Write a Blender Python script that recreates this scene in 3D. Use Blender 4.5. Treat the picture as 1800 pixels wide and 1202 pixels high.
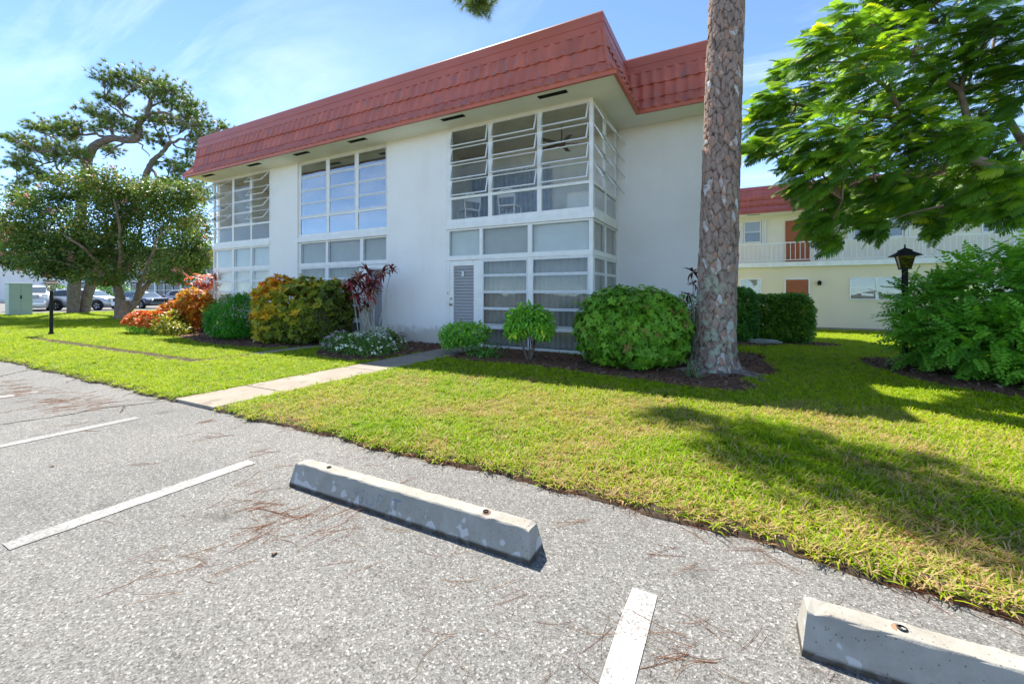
import bpy, bmesh, math, random
import numpy as np
from mathutils import Vector, Matrix, Euler
for o in list(bpy.data.objects): bpy.data.objects.remove(o, do_unlink=True)
SC = bpy.context.scene
COL = SC.collection
R = math.radians
rng = np.random.default_rng(7)
random.seed(7)

# ------------------------------------------------------------------ camera
cam_d = bpy.data.cameras.new('camera'); cam = bpy.data.objects.new('camera', cam_d); COL.objects.link(cam)
cam_d.sensor_fit = 'HORIZONTAL'; cam_d.sensor_width = 36.0
cam_d.lens = 36.0 * 745.0 / 1800.0
cam_d.shift_y = -(601.0 - 515.0) / 1800.0
cam_d.clip_start = 0.05; cam_d.clip_end = 3000
cam.location = (0, 0, 1.32)
cam.rotation_euler = (R(90), 0, R(27.8124))
SC.camera = cam

# ------------------------------------------------------------------ sky and sun
SUN_TO = Vector((-0.58, 0.39, 1.0)).normalized()
sun_el = math.asin(SUN_TO.z); sun_az = math.atan2(SUN_TO.x, SUN_TO.y)
W = bpy.data.worlds.new('World'); SC.world = W; W.use_nodes = True
nt = W.node_tree; nt.nodes.clear()
def N(nt, t, **k):
    n = nt.nodes.new(t)
    for a, b in k.items():
        if a.startswith('_'): n.inputs[a[1:]].default_value = b
        else: setattr(n, a, b)
    return n
wo = N(nt, 'ShaderNodeOutputWorld'); bg = N(nt, 'ShaderNodeBackground')
sky = N(nt, 'ShaderNodeTexSky', sky_type='NISHITA', sun_disc=False)
sky.sun_elevation = sun_el; sky.sun_rotation = sun_az
sky.altitude = 0; sky.air_density = 0.35; sky.dust_density = 0.0; sky.ozone_density = 5.0
SKY_STRENGTH = 0.15
bg.inputs['Strength'].default_value = SKY_STRENGTH
# thin cirrus spread over the whole dome
tc = N(nt, 'ShaderNodeTexCoord'); sx = N(nt, 'ShaderNodeSeparateXYZ')
nt.links.new(tc.outputs['Generated'], sx.inputs[0])
den = N(nt, 'ShaderNodeMath', operation='MAXIMUM'); den.inputs[1].default_value = 0.0
nt.links.new(sx.outputs['Z'], den.inputs[0])
den2 = N(nt, 'ShaderNodeMath', operation='ADD'); den2.inputs[1].default_value = 0.12
nt.links.new(den.outputs[0], den2.inputs[0])
dx = N(nt, 'ShaderNodeMath', operation='DIVIDE'); dy = N(nt, 'ShaderNodeMath', operation='DIVIDE')
nt.links.new(sx.outputs['X'], dx.inputs[0]); nt.links.new(den2.outputs[0], dx.inputs[1])
nt.links.new(sx.outputs['Y'], dy.inputs[0]); nt.links.new(den2.outputs[0], dy.inputs[1])
cb = N(nt, 'ShaderNodeCombineXYZ'); nt.links.new(dx.outputs[0], cb.inputs[0]); nt.links.new(dy.outputs[0], cb.inputs[1])
mp = N(nt, 'ShaderNodeMapping'); mp.inputs['Rotation'].default_value = (0, 0, R(35)); mp.inputs['Scale'].default_value = (0.55, 1.7, 1); mp.inputs['Location'].default_value = (3.4, 1.9, 0)
nt.links.new(cb.outputs[0], mp.inputs[0])
nz = N(nt, 'ShaderNodeTexNoise'); nz.inputs['Scale'].default_value = 1.0; nz.inputs['Detail'].default_value = 9
nz.inputs['Roughness'].default_value = 0.62; nz.inputs['Distortion'].default_value = 0.9
nt.links.new(mp.outputs[0], nz.inputs['Vector'])
nz2 = N(nt, 'ShaderNodeTexNoise'); nz2.inputs['Scale'].default_value = 0.5; nz2.inputs['Detail'].default_value = 3
mp2 = N(nt, 'ShaderNodeMapping'); mp2.inputs['Location'].default_value = (2.3, 5.1, 0); nt.links.new(cb.outputs[0], mp2.inputs[0]); nt.links.new(mp2.outputs[0], nz2.inputs['Vector'])
r1 = N(nt, 'ShaderNodeMapRange'); r1.inputs['From Min'].default_value = 0.46; r1.inputs['From Max'].default_value = 0.8
nt.links.new(nz.outputs['Fac'], r1.inputs['Value'])
r2 = N(nt, 'ShaderNodeMapRange'); r2.inputs['From Min'].default_value = 0.34; r2.inputs['From Max'].default_value = 0.60
nt.links.new(nz2.outputs['Fac'], r2.inputs['Value'])
cm = N(nt, 'ShaderNodeMath', operation='MULTIPLY'); nt.links.new(r1.outputs[0], cm.inputs[0]); nt.links.new(r2.outputs[0], cm.inputs[1])
cm2 = N(nt, 'ShaderNodeMath', operation='MULTIPLY'); cm2.inputs[1].default_value = 0.30; nt.links.new(cm.outputs[0], cm2.inputs[0])
mixc = N(nt, 'ShaderNodeMix', data_type='RGBA'); nt.links.new(cm2.outputs[0], mixc.inputs['Factor'])
mixc.inputs[7].default_value = (4.2, 4.2, 4.3, 1)
tint = N(nt, 'ShaderNodeMix', data_type='RGBA', blend_type='MULTIPLY'); tint.inputs['Factor'].default_value = 1; tint.inputs[7].default_value = (0.97, 0.92, 0.79, 1)
nt.links.new(sky.outputs[0], tint.inputs[6]); nt.links.new(tint.outputs[2], mixc.inputs[6])
nt.links.new(mixc.outputs[2], bg.inputs['Color']); nt.links.new(bg.outputs[0], wo.inputs[0])

sun_d = bpy.data.lights.new('sun', 'SUN'); sun_d.energy = 2.65; sun_d.angle = R(0.53); sun_d.color = (1.0, 0.95, 0.86)
sun = bpy.data.objects.new('sun', sun_d); COL.objects.link(sun); sun.location = (-20, 14, 35)
sun.rotation_euler = (-SUN_TO).to_track_quat('-Z', 'Y').to_euler()

vs = SC.view_settings
vs.view_transform = 'Standard'; vs.look = 'None'; vs.gamma = 1.0; vs.use_curve_mapping = False
vs.exposure = 2.15
cy = SC.cycles
cy.max_bounces = 7; cy.diffuse_bounces = 4; cy.glossy_bounces = 3; cy.transmission_bounces = 4; cy.transparent_max_bounces = 12
cy.caustics_reflective = False; cy.caustics_refractive = False; cy.sample_clamp_indirect = 6.0
cy.use_denoising = True

# ------------------------------------------------------------------ object helpers
def tag(o, label=None, cat=None, group=None, kind=None):
    if label: o['label'] = label
    if cat: o['category'] = cat
    if group: o['group'] = group
    if kind: o['kind'] = kind
    return o
def empty(name, loc=(0, 0, 0), rz=0, label=None, cat=None, group=None, parent=None):
    o = bpy.data.objects.new(name, None); COL.objects.link(o); o.empty_display_size = 0.2
    o.location = loc; o.rotation_euler = (0, 0, rz)
    if parent: o.parent = parent
    return tag(o, label, cat, group)
def link(name, mesh, parent=None, loc=(0, 0, 0), rot=(0, 0, 0)):
    o = bpy.data.objects.new(name, mesh); COL.objects.link(o)
    if parent: o.parent = parent
    o.location = loc; o.rotation_euler = rot
    return o
class MB:
    def __init__(s): s.v = []; s.f = []; s.smooth = []
    def quad(s, a, b, c, d, sm=False):
        n = len(s.v); s.v += [a, b, c, d]; s.f.append((n, n+1, n+2, n+3)); s.smooth.append(sm); return s
    def poly(s, pts, sm=False):
        n = len(s.v); s.v += list(pts); s.f.append(tuple(range(n, n+len(pts)))); s.smooth.append(sm); return s
    def box(s, x0, x1, y0, y1, z0, z1):
        n = len(s.v)
        s.v += [(x0,y0,z0),(x1,y0,z0),(x1,y1,z0),(x0,y1,z0),(x0,y0,z1),(x1,y0,z1),(x1,y1,z1),(x0,y1,z1)]
        for f in ((0,3,2,1),(4,5,6,7),(0,1,5,4),(1,2,6,5),(2,3,7,6),(3,0,4,7)):
            s.f.append(tuple(n+i for i in f)); s.smooth.append(False)
        return s
    def grid(s, P, closed_u=False, sm=True):          # P[row][col] of points
        n = len(s.v); r = len(P); c = len(P[0])
        for row in P: s.v += [tuple(p) for p in row]
        for i in range(r-1):
            for j in range(c if closed_u else c-1):
                k = (j+1) % c
                s.f.append((n+i*c+j, n+i*c+k, n+(i+1)*c+k, n+(i+1)*c+j)); s.smooth.append(sm)
        return s
    def tube(s, pts, rad, sides=8, cap=True):
        pts = [Vector(p) for p in pts]; m = len(pts)
        if not hasattr(rad, '__len__'): rad = [rad]*m
        rows = []; ref = Vector((0.31, 0.87, 0.2))
        for i in range(m):
            t = (pts[min(i+1, m-1)] - pts[max(i-1, 0)])
            if t.length < 1e-9: t = Vector((0, 0, 1))
            t.normalize()
            a = t.cross(ref)
            if a.length < 1e-3: a = t.cross(Vector((1, 0, 0)))
            a.normalize(); b = t.cross(a); ref = a.cross(t) if False else ref
            rows.append([pts[i] + (a*math.cos(2*math.pi*j/sides) + b*math.sin(2*math.pi*j/sides))*rad[i] for j in range(sides)])
        s.grid(rows, closed_u=True)
        if cap:
            s.poly([tuple(p) for p in reversed(rows[0])]); s.poly([tuple(p) for p in rows[-1]])
        return s
    def lathe(s, prof, sides=16, c=(0, 0, 0), sm=True):   # prof [(r,z)]
        rows = [[(c[0]+r*math.cos(2*math.pi*j/sides), c[1]+r*math.sin(2*math.pi*j/sides), c[2]+z) for j in range(sides)] for r, z in prof]
        s.grid(rows, closed_u=True, sm=sm); return s
    def mesh(s, name, mat):
        me = bpy.data.meshes.new(name); me.from_pydata([tuple(v) for v in s.v], [], s.f); me.update()
        me.polygons.foreach_set('use_smooth', s.smooth)
        if mat is not None: me.materials.append(mat)
        return me
    def build(s, name, mat, parent=None, loc=(0, 0, 0), rot=(0, 0, 0)):
        return link(name, s.mesh(name, mat), parent, loc, rot)
def box_obj(name, mat, parent, x0, x1, y0, y1, z0, z1):
    return MB().box(x0, x1, y0, y1, z0, z1).build(name, mat, parent)
def bevel(o, w=0.01, seg=2):
    m = o.modifiers.new('bevel', 'BEVEL'); m.width = w; m.segments = seg; m.limit_method = 'ANGLE'; return o

def text_part(curve, name, mat, parent, loc, rot):          # lettering turned into a mesh
    tmp = bpy.data.objects.new('tmp', curve); COL.objects.link(tmp); bpy.context.view_layer.update()
    me = bpy.data.meshes.new_from_object(tmp.evaluated_get(bpy.context.evaluated_depsgraph_get())); me.name = name
    bpy.data.objects.remove(tmp, do_unlink=True); me.materials.clear(); me.materials.append(mat)
    return link(name, me, parent, loc, rot)
# ------------------------------------------------------------------ materials
def new_mat(name):
    m = bpy.data.materials.new(name); m.use_nodes = True; t = m.node_tree; t.nodes.clear()
    out = N(t, 'ShaderNodeOutputMaterial'); return m, t, out
def ramp(t, stops, interp='LINEAR'):
    r = N(t, 'ShaderNodeValToRGB'); cr = r.color_ramp; cr.interpolation = interp
    while len(cr.elements) > len(stops): cr.elements.remove(cr.elements[-1])
    while len(cr.elements) < len(stops): cr.elements.new(0.5)
    for e, (p, c) in zip(cr.elements, stops):
        e.position = p; e.color = (c[0], c[1], c[2], 1)
    return r
def plain(name, col, rough=0.6, var=0.08, scale=3.0, bump=0.0, bscale=60.0, metal=0.0, spec=0.4, dirt=None):
    m, t, out = new_mat(name); b = N(t, 'ShaderNodeBsdfPrincipled')
    b.inputs['Roughness'].default_value = rough; b.inputs['Metallic'].default_value = metal; b.inputs['Specular IOR Level'].default_value = spec
    g = N(t, 'ShaderNodeNewGeometry')
    n1 = N(t, 'ShaderNodeTexNoise'); n1.inputs['Scale'].default_value = scale; n1.inputs['Detail'].default_value = 5
    t.links.new(g.outputs['Position'], n1.inputs['Vector'])
    c0 = tuple(max(0, x*(1-var)) for x in col); c1 = tuple(min(1, x*(1+var)) for x in col)
    r = ramp(t, [(0.3, c0), (0.7, c1)]); t.links.new(n1.outputs['Fac'], r.inputs[0])
    last = r.outputs[0]
    if dirt:
        n3 = N(t, 'ShaderNodeTexNoise'); n3.inputs['Scale'].default_value = dirt[1]; n3.inputs['Detail'].default_value = 8
        t.links.new(g.outputs['Position'], n3.inputs['Vector'])
        rr = ramp(t, [(dirt[2], (0, 0, 0)), (dirt[2]+0.12, (1, 1, 1))]); t.links.new(n3.outputs['Fac'], rr.inputs[0])
        mx = N(t, 'ShaderNodeMix', data_type='RGBA'); t.links.new(rr.outputs[0], mx.inputs['Factor'])
        t.links.new(last, mx.inputs[6]); mx.inputs[7].default_value = (*dirt[0], 1); last = mx.outputs[2]
    t.links.new(last, b.inputs['Base Color'])
    if bump > 0:
        n2 = N(t, 'ShaderNodeTexNoise'); n2.inputs['Scale'].default_value = bscale; n2.inputs['Detail'].default_value = 4
        t.links.new(g.outputs['Position'], n2.inputs['Vector'])
        bp = N(t, 'ShaderNodeBump'); bp.inputs['Strength'].default_value = bump; bp.inputs['Distance'].default_value = 0.01
        t.links.new(n2.outputs['Fac'], bp.inputs['Height']); t.links.new(bp.outputs[0], b.inputs['Normal'])
    t.links.new(b.outputs[0], out.inputs[0]); return m
def leaf_mat(name, stops, transl=0.35, rough=0.42, spec=0.35, attr='rnd', atype='GEOMETRY', tstops=None, tcol=1.35):
    """stops: ramp over the per-leaf random number; tstops: optional ramp over the base-to-tip number, multiplied in"""
    m, t, out = new_mat(name)
    a = N(t, 'ShaderNodeAttribute', attribute_name=attr, attribute_type=atype)
    r = ramp(t, stops); t.links.new(a.outputs['Fac'], r.inputs[0]); col = r.outputs[0]
    if tstops:
        a2 = N(t, 'ShaderNodeAttribute', attribute_name='tip'); r2_ = ramp(t, tstops); t.links.new(a2.outputs['Fac'], r2_.inputs[0])
        mx = N(t, 'ShaderNodeMix', data_type='RGBA', blend_type='MULTIPLY'); mx.inputs['Factor'].default_value = 1
        t.links.new(col, mx.inputs[6]); t.links.new(r2_.outputs[0], mx.inputs[7]); col = mx.outputs[2]
    b = N(t, 'ShaderNodeBsdfPrincipled'); b.inputs['Roughness'].default_value = rough; b.inputs['Specular IOR Level'].default_value = spec*0.6
    t.links.new(col, b.inputs['Base Color'])
    tr = N(t, 'ShaderNodeBsdfTranslucent')
    hs = N(t, 'ShaderNodeMix', data_type='RGBA', blend_type='MULTIPLY'); hs.inputs['Factor'].default_value = 1
    t.links.new(col, hs.inputs[6]); hs.inputs[7].default_value = (tcol*1.1, tcol*1.1, tcol*0.55, 1)
    t.links.new(hs.outputs[2], tr.inputs['Color'])
    ms = N(t, 'ShaderNodeMixShader'); ms.inputs[0].default_value = transl
    t.links.new(b.outputs[0], ms.inputs[1]); t.links.new(tr.outputs[0], ms.inputs[2]); t.links.new(ms.outputs[0], out.inputs[0])
    return m
def glass_mat(name, tint, base_refl, rough=0.01):
    m, t, out = new_mat(name)
    tr = N(t, 'ShaderNodeBsdfTransparent'); tr.inputs['Color'].default_value = (*tint, 1)
    gl = N(t, 'ShaderNodeBsdfGlossy'); gl.inputs['Roughness'].default_value = rough
    g = N(t, 'ShaderNodeNewGeometry')
    dt = N(t, 'ShaderNodeVectorMath', operation='DOT_PRODUCT'); t.links.new(g.outputs['Incoming'], dt.inputs[0]); t.links.new(g.outputs['Normal'], dt.inputs[1])
    ab = N(t, 'ShaderNodeMath', operation='ABSOLUTE'); t.links.new(dt.outputs['Value'], ab.inputs[0])
    om = N(t, 'ShaderNodeMath', operation='SUBTRACT', use_clamp=True); om.inputs[0].default_value = 1.0; t.links.new(ab.outputs[0], om.inputs[1])
    pw = N(t, 'ShaderNodeMath', operation='POWER'); t.links.new(om.outputs[0], pw.inputs[0]); pw.inputs[1].default_value = 5.0
    fr = N(t, 'ShaderNodeMath', operation='MULTIPLY_ADD'); t.links.new(pw.outputs[0], fr.inputs[0]); fr.inputs[1].default_value = 0.9; fr.inputs[2].default_value = 0.03
    nz = N(t, 'ShaderNodeTexNoise'); nz.inputs['Scale'].default_value = 2.2; nz.inputs['Detail'].default_value = 1
    t.links.new(g.outputs['Position'], nz.inputs['Vector'])
    bp = N(t, 'ShaderNodeBump'); bp.inputs['Strength'].default_value = 0.12; bp.inputs['Distance'].default_value = 0.02
    t.links.new(nz.outputs['Fac'], bp.inputs['Height']); t.links.new(bp.outputs[0], gl.inputs['Normal'])
    ad = N(t, 'ShaderNodeMath', operation='ADD', use_clamp=True); ad.inputs[1].default_value = base_refl
    t.links.new(fr.outputs[0], ad.inputs[0])
    ms = N(t, 'ShaderNodeMixShader'); t.links.new(ad.outputs[0], ms.inputs[0])
    t.links.new(tr.outputs[0], ms.inputs[1]); t.links.new(gl.outputs[0], ms.inputs[2]); t.links.new(ms.outputs[0], out.inputs[0])
    return m

M = {}
def stucco_mat():
    m, t, out = new_mat('white_stucco'); b = N(t, 'ShaderNodeBsdfPrincipled'); b.inputs['Roughness'].default_value = 0.85; b.inputs['Specular IOR Level'].default_value = 0.2
    g = N(t, 'ShaderNodeNewGeometry'); last = None
    def layer(prev, scale, vec, lo, hi, dark):
        mp_ = N(t, 'ShaderNodeMapping'); mp_.inputs['Scale'].default_value = vec; t.links.new(g.outputs['Position'], mp_.inputs[0])
        n = N(t, 'ShaderNodeTexNoise'); n.inputs['Scale'].default_value = scale; n.inputs['Detail'].default_value = 7; n.inputs['Roughness'].default_value = 0.65; t.links.new(mp_.outputs[0], n.inputs['Vector'])
        r = ramp(t, [(lo, (1, 1, 1)), (hi, dark)]); t.links.new(n.outputs['Fac'], r.inputs[0])
        mx = N(t, 'ShaderNodeMix', data_type='RGBA', blend_type='MULTIPLY'); mx.inputs['Factor'].default_value = 1
        if prev is None: mx.inputs[6].default_value = (0.89, 0.835, 0.765, 1)
        else: t.links.new(prev, mx.inputs[6])
        t.links.new(r.outputs[0], mx.inputs[7]); return mx.outputs[2]
    last = layer(None, 1.0, (1, 1, 1), 0.45, 0.8, (0.93, 0.92, 0.90))
    last = layer(last, 1.0, (2.2, 2.2, 0.20), 0.50, 0.80, (0.955, 0.945, 0.93))
    sx = N(t, 'ShaderNodeSeparateXYZ'); t.links.new(g.outputs['Position'], sx.inputs[0])
    n = N(t, 'ShaderNodeTexNoise'); n.inputs['Scale'].default_value = 5; n.inputs['Detail'].default_value = 6; t.links.new(g.outputs['Position'], n.inputs['Vector'])
    ma = N(t, 'ShaderNodeMath', operation='MULTIPLY_ADD'); t.links.new(n.outputs['Fac'], ma.inputs[0]); ma.inputs[1].default_value = -0.7; t.links.new(sx.outputs['Z'], ma.inputs[2])
    r = ramp(t, [(0.0, (0.80, 0.76, 0.68)), (0.12, (1, 1, 1))]); t.links.new(ma.outputs[0], r.inputs[0])
    mx = N(t, 'ShaderNodeMix', data_type='RGBA', blend_type='MULTIPLY'); mx.inputs['Factor'].default_value = 1; t.links.new(last, mx.inputs[6]); t.links.new(r.outputs[0], mx.inputs[7])
    t.links.new(mx.outputs[2], b.inputs['Base Color'])
    n2 = N(t, 'ShaderNodeTexNoise'); n2.inputs['Scale'].default_value = 55; n2.inputs['Detail'].default_value = 4; t.links.new(g.outputs['Position'], n2.inputs['Vector'])
    bp = N(t, 'ShaderNodeBump'); bp.inputs['Strength'].default_value = 0.35; bp.inputs['Distance'].default_value = 0.012; t.links.new(n2.outputs['Fac'], bp.inputs['Height']); t.links.new(bp.outputs[0], b.inputs['Normal'])
    t.links.new(b.outputs[0], out.inputs[0]); return m
M['stucco'] = stucco_mat()
M['soffit'] = plain('soffit_paint', (0.88, 0.85, 0.79), 0.8, 0.04, 1.1, spec=0.2)
M['trim'] = plain('white_window_trim', (0.84, 0.80, 0.73), 0.5, 0.06, 5, dirt=((0.55, 0.52, 0.46), 14, 0.66))
M['alum'] = plain('painted_aluminium', (0.74, 0.73, 0.70), 0.4, 0.05, 9)
M['roof'] = plain('red_metal_tile', (0.47, 0.125, 0.080), 0.42, 0.14, 2.2, 0.12, 120, spec=0.45, dirt=((0.36, 0.13, 0.105), 4.0, 0.55))
def per_piece(m, lo, hi):                                    # each tile its own tone
    t = m.node_tree; b = next(n for n in t.nodes if n.type == 'BSDF_PRINCIPLED'); src = b.inputs['Base Color'].links[0].from_socket
    oi = N(t, 'ShaderNodeObjectInfo'); r = ramp(t, [(0, (lo, lo*1.02, lo*1.05)), (1, (hi, hi*0.99, hi*0.96))]); t.links.new(oi.outputs['Random'], r.inputs[0])
    mx = N(t, 'ShaderNodeMix', data_type='RGBA', blend_type='MULTIPLY'); mx.inputs['Factor'].default_value = 1; t.links.new(src, mx.inputs[6]); t.links.new(r.outputs[0], mx.inputs[7]); t.links.new(mx.outputs[2], b.inputs['Base Color'])
per_piece(M['roof'], 0.95, 1.10)
M['roofband'] = plain('red_metal_band', (0.45, 0.115, 0.07), 0.4, 0.08, 1.4, spec=0.45)
M['roofedge'] = plain('orange_red_eave', (0.50, 0.12, 0.06), 0.4, 0.1, 3, spec=0.45)
M['roof2'] = plain('dark_red_tile', (0.38, 0.095, 0.085), 0.5, 0.12, 2.2)
M['vent'] = plain('dark_vent', (0.03, 0.03, 0.03), 0.7)
M['interior'] = plain('interior_paint', (0.82, 0.78, 0.71), 0.9)
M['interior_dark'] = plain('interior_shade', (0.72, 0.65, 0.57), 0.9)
M['curtain'] = plain('blue_grey_curtain', (0.40, 0.44, 0.50), 0.9, 0.15, 6)
M['floor'] = plain('interior_floor', (0.55, 0.50, 0.43), 0.6)
M['shade'] = plain('grey_roller_shade', (0.56, 0.53, 0.48), 0.9, 0.05, 4)
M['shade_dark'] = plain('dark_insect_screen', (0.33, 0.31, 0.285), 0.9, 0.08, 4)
M['shade_light'] = plain('pale_blind', (0.80, 0.79, 0.75), 0.7, 0.04, 4)
M['wicker'] = plain('white_wicker', (0.8, 0.8, 0.8), 0.6)
M['fan'] = plain('brown_fan', (0.13, 0.08, 0.06), 0.5)
M['louvre'] = plain('smoked_louvre_glass', (0.36, 0.34, 0.32), 0.2, 0.05, 3, spec=0.6)
M['glass'] = glass_mat('window_glass', (0.93, 0.94, 0.92), 0.0)
M['glass_film'] = glass_mat('reflective_window_glass', (0.80, 0.82, 0.80), 0.30)
M['brass'] = plain('aged_brass', (0.45, 0.33, 0.17), 0.35, metal=0.9)
M['number'] = plain('white_number_plate', (0.85, 0.85, 0.82), 0.5)
M['black'] = plain('black_metal', (0.018, 0.019, 0.018), 0.7, spec=0.2)
M['lampglass'] = glass_mat('lamp_glass', (0.75, 0.75, 0.72), 0.10, 0.05)
M['cream'] = plain('cream_stucco', (0.76, 0.65, 0.46), 0.85, 0.03, 1.0, 0.15, 60, spec=0.2)
M['creamtop'] = plain('pale_cream_stucco', (0.76, 0.70, 0.56), 0.85, 0.03, 1.0, spec=0.2)
M['rail'] = plain('white_railing_paint', (0.78, 0.77, 0.74), 0.5)
M['browndoor'] = plain('rust_brown_door', (0.32, 0.085, 0.025), 0.5, 0.1, 2)
M['darkpane'] = plain('dark_far_window', (0.05, 0.055, 0.05), 0.15, 0.3, 3, spec=0.8)
M['concrete'] = plain('walk_concrete', (0.29, 0.25, 0.20), 0.9, 0.12, 2.5, 0.3, 140, spec=0.2, dirt=((0.21, 0.18, 0.14), 5, 0.57))
M['mulch'] = None
# ================================================================== GROUND
def asphalt_mat():
    m, t, out = new_mat('aged_asphalt'); b = N(t, 'ShaderNodeBsdfPrincipled')
    b.inputs['Roughness'].default_value = 0.85; b.inputs['Specular IOR Level'].default_value = 0.25
    g = N(t, 'ShaderNodeNewGeometry')
    v = N(t, 'ShaderNodeTexVoronoi'); v.inputs['Scale'].default_value = 120; t.links.new(g.outputs['Position'], v.inputs['Vector'])
    sep = N(t, 'ShaderNodeSeparateColor'); t.links.new(v.outputs['Color'], sep.inputs[0])
    r = ramp(t, [(0.0, (0.085, 0.082, 0.075)), (0.14, (0.13, 0.126, 0.116)), (0.55, (0.178, 0.172, 0.16)), (0.9, (0.228, 0.221, 0.206)), (1.0, (0.36, 0.35, 0.33))])
    t.links.new(sep.outputs[0], r.inputs[0])
    v2 = N(t, 'ShaderNodeTexVoronoi'); v2.inputs['Scale'].default_value = 240; t.links.new(g.outputs['Position'], v2.inputs['Vector'])
    sep2 = N(t, 'ShaderNodeSeparateColor'); t.links.new(v2.outputs['Color'], sep2.inputs[0])
    r2 = ramp(t, [(0.0, (0.55, 0.55, 0.55)), (0.5, (1, 1, 1)), (1, (1.25, 1.25, 1.25))]); t.links.new(sep2.outputs[0], r2.inputs[0])
    mx = N(t, 'ShaderNodeMix', data_type='RGBA', blend_type='MULTIPLY'); mx.inputs['Factor'].default_value = 0.8
    t.links.new(r.outputs[0], mx.inputs[6]); t.links.new(r2.outputs[0], mx.inputs[7])
    n = N(t, 'ShaderNodeTexNoise'); n.inputs['Scale'].default_value = 0.7; n.inputs['Detail'].default_value = 7; n.inputs['Roughness'].default_value = 0.65
    t.links.new(g.outputs['Position'], n.inputs['Vector'])
    r3 = ramp(t, [(0.25, (0.76, 0.76, 0.76)), (0.5, (0.98, 0.98, 0.975)), (0.75, (1.14, 1.13, 1.11))]); t.links.new(n.outputs['Fac'], r3.inputs[0])
    m2 = N(t, 'ShaderNodeMix', data_type='RGBA', blend_type='MULTIPLY'); m2.inputs['Factor'].default_value = 1
    t.links.new(mx.outputs[2], m2.inputs[6]); t.links.new(r3.outputs[0], m2.inputs[7])
    # dark oil spots
    n4 = N(t, 'ShaderNodeTexNoise'); n4.inputs['Scale'].default_value = 3.1; n4.inputs['Detail'].default_value = 4
    t.links.new(g.outputs['Position'], n4.inputs['Vector'])
    r4 = ramp(t, [(0.63, (1, 1, 1)), (0.78, (0.55, 0.53, 0.50))]); t.links.new(n4.outputs['Fac'], r4.inputs[0])
    m3 = N(t, 'ShaderNodeMix', data_type='RGBA', blend_type='MULTIPLY'); m3.inputs['Factor'].default_value = 1
    t.links.new(m2.outputs[2], m3.inputs[6]); t.links.new(r4.outputs[0], m3.inputs[7])
    t.links.new(m3.outputs[2], b.inputs['Base Color'])
    bp = N(t, 'ShaderNodeBump'); bp.inputs['Strength'].default_value = 0.55; bp.inputs['Distance'].default_value = 0.006
    t.links.new(v.outputs['Distance'], bp.inputs['Height']); t.links.new(bp.outputs[0], b.inputs['Normal'])
    t.links.new(b.outputs[0], out.inputs[0]); return m
M['asphalt'] = asphalt_mat()
def ground_mat(name, a, b_, c, scale):
    m, t, out = new_mat(name); b = N(t, 'ShaderNodeBsdfPrincipled'); b.inputs['Roughness'].default_value = 0.95; b.inputs['Specular IOR Level'].default_value = 0.1
    g = N(t, 'ShaderNodeNewGeometry')
    n = N(t, 'ShaderNodeTexNoise'); n.inputs['Scale'].default_value = scale; n.inputs['Detail'].default_value = 10; n.inputs['Roughness'].default_value = 0.75
    t.links.new(g.outputs['Position'], n.inputs['Vector'])
    r = ramp(t, [(0.3, a), (0.5, b_), (0.7, c)]); t.links.new(n.outputs['Fac'], r.inputs[0]); t.links.new(r.outputs[0], b.inputs['Base Color'])
    bp = N(t, 'ShaderNodeBump'); bp.inputs['Strength'].default_value = 0.9; bp.inputs['Distance'].default_value = 0.03
    t.links.new(n.outputs['Fac'], bp.inputs['Height']); t.links.new(bp.outputs[0], b.inputs['Normal'])
    t.links.new(b.outputs[0], out.inputs[0]); return m
M['thatch'] = ground_mat('lawn_thatch', (0.06, 0.09, 0.012), (0.10, 0.14, 0.015), (0.15, 0.19, 0.02), 9)
M['mulch'] = ground_mat('bark_mulch', (0.075, 0.042, 0.028), (0.15, 0.082, 0.052), (0.26, 0.165, 0.115), 22)
M['soil'] = ground_mat('dark_soil', (0.045, 0.033, 0.022), (0.085, 0.064, 0.043), (0.15, 0.115, 0.08), 30)

def sstep(x): x = np.clip(x, 0, 1); return x*x*(3-2*x)
def ground_z(x, y):
    x = np.asarray(x, float); y = np.asarray(y, float)
    return 0.03 - 0.51*sstep((y-9.0)/16.0)*sstep((x+1.2)/2.0)
def edge_y(x):                                   # front edge of the lawn against the asphalt
    x = np.asarray(x, float)
    return 2.68 - 0.22*sstep((x+0.6)/1.8) + 0.025*np.sin(x*3.1) + 0.018*np.sin(x*7.7+1) + 0.012*np.sin(x*19.0)
def axis_lines(parts):
    out = []
    for a, b, n in parts: out += list(np.linspace(a, b, n, endpoint=False))
    return np.array(out + [parts[-1][1]])
gx = axis_lines([(-900, -60, 12), (-60, -18, 30), (-18, 6, 240), (6, 30, 24), (30, 900, 12)])
gt = axis_lines([(0, 0.4, 4), (0.4, 8, 24), (8, 30, 30), (30, 120, 10), (120, 1500, 10)])
mb = MB(); rows = []
for t_ in gt:
    y = edge_y(gx) + t_; rows.append(np.stack([gx, y, ground_z(gx, y)], 1))
mb.grid(rows)
skirt = np.stack([gx, edge_y(gx)-0.035, np.full_like(gx, -0.01)], 1)
mb.grid([skirt, rows[0]])
lawn = mb.build('ground', M['thatch']); tag(lawn, 'lawn ground spreading around and behind the white building', 'ground', kind='structure')
ex = np.linspace(-24, 6, 900); soil = MB()
w0 = edge_y(ex)-0.030-0.012*np.abs(np.sin(ex*17)+0.6*np.sin(ex*41)); 
soil.grid([np.stack([ex, w0, np.full_like(ex, 0.003)], 1), np.stack([ex, edge_y(ex)-0.02, np.full_like(ex, 0.020)], 1), np.stack([ex, edge_y(ex)+0.03, ground_z(ex, edge_y(ex))+0.006], 1), np.stack([ex, edge_y(ex)+0.10+0.05*np.sin(ex*11)*np.sin(ex*5), ground_z(ex, edge_y(ex))+0.005], 1)])
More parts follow.
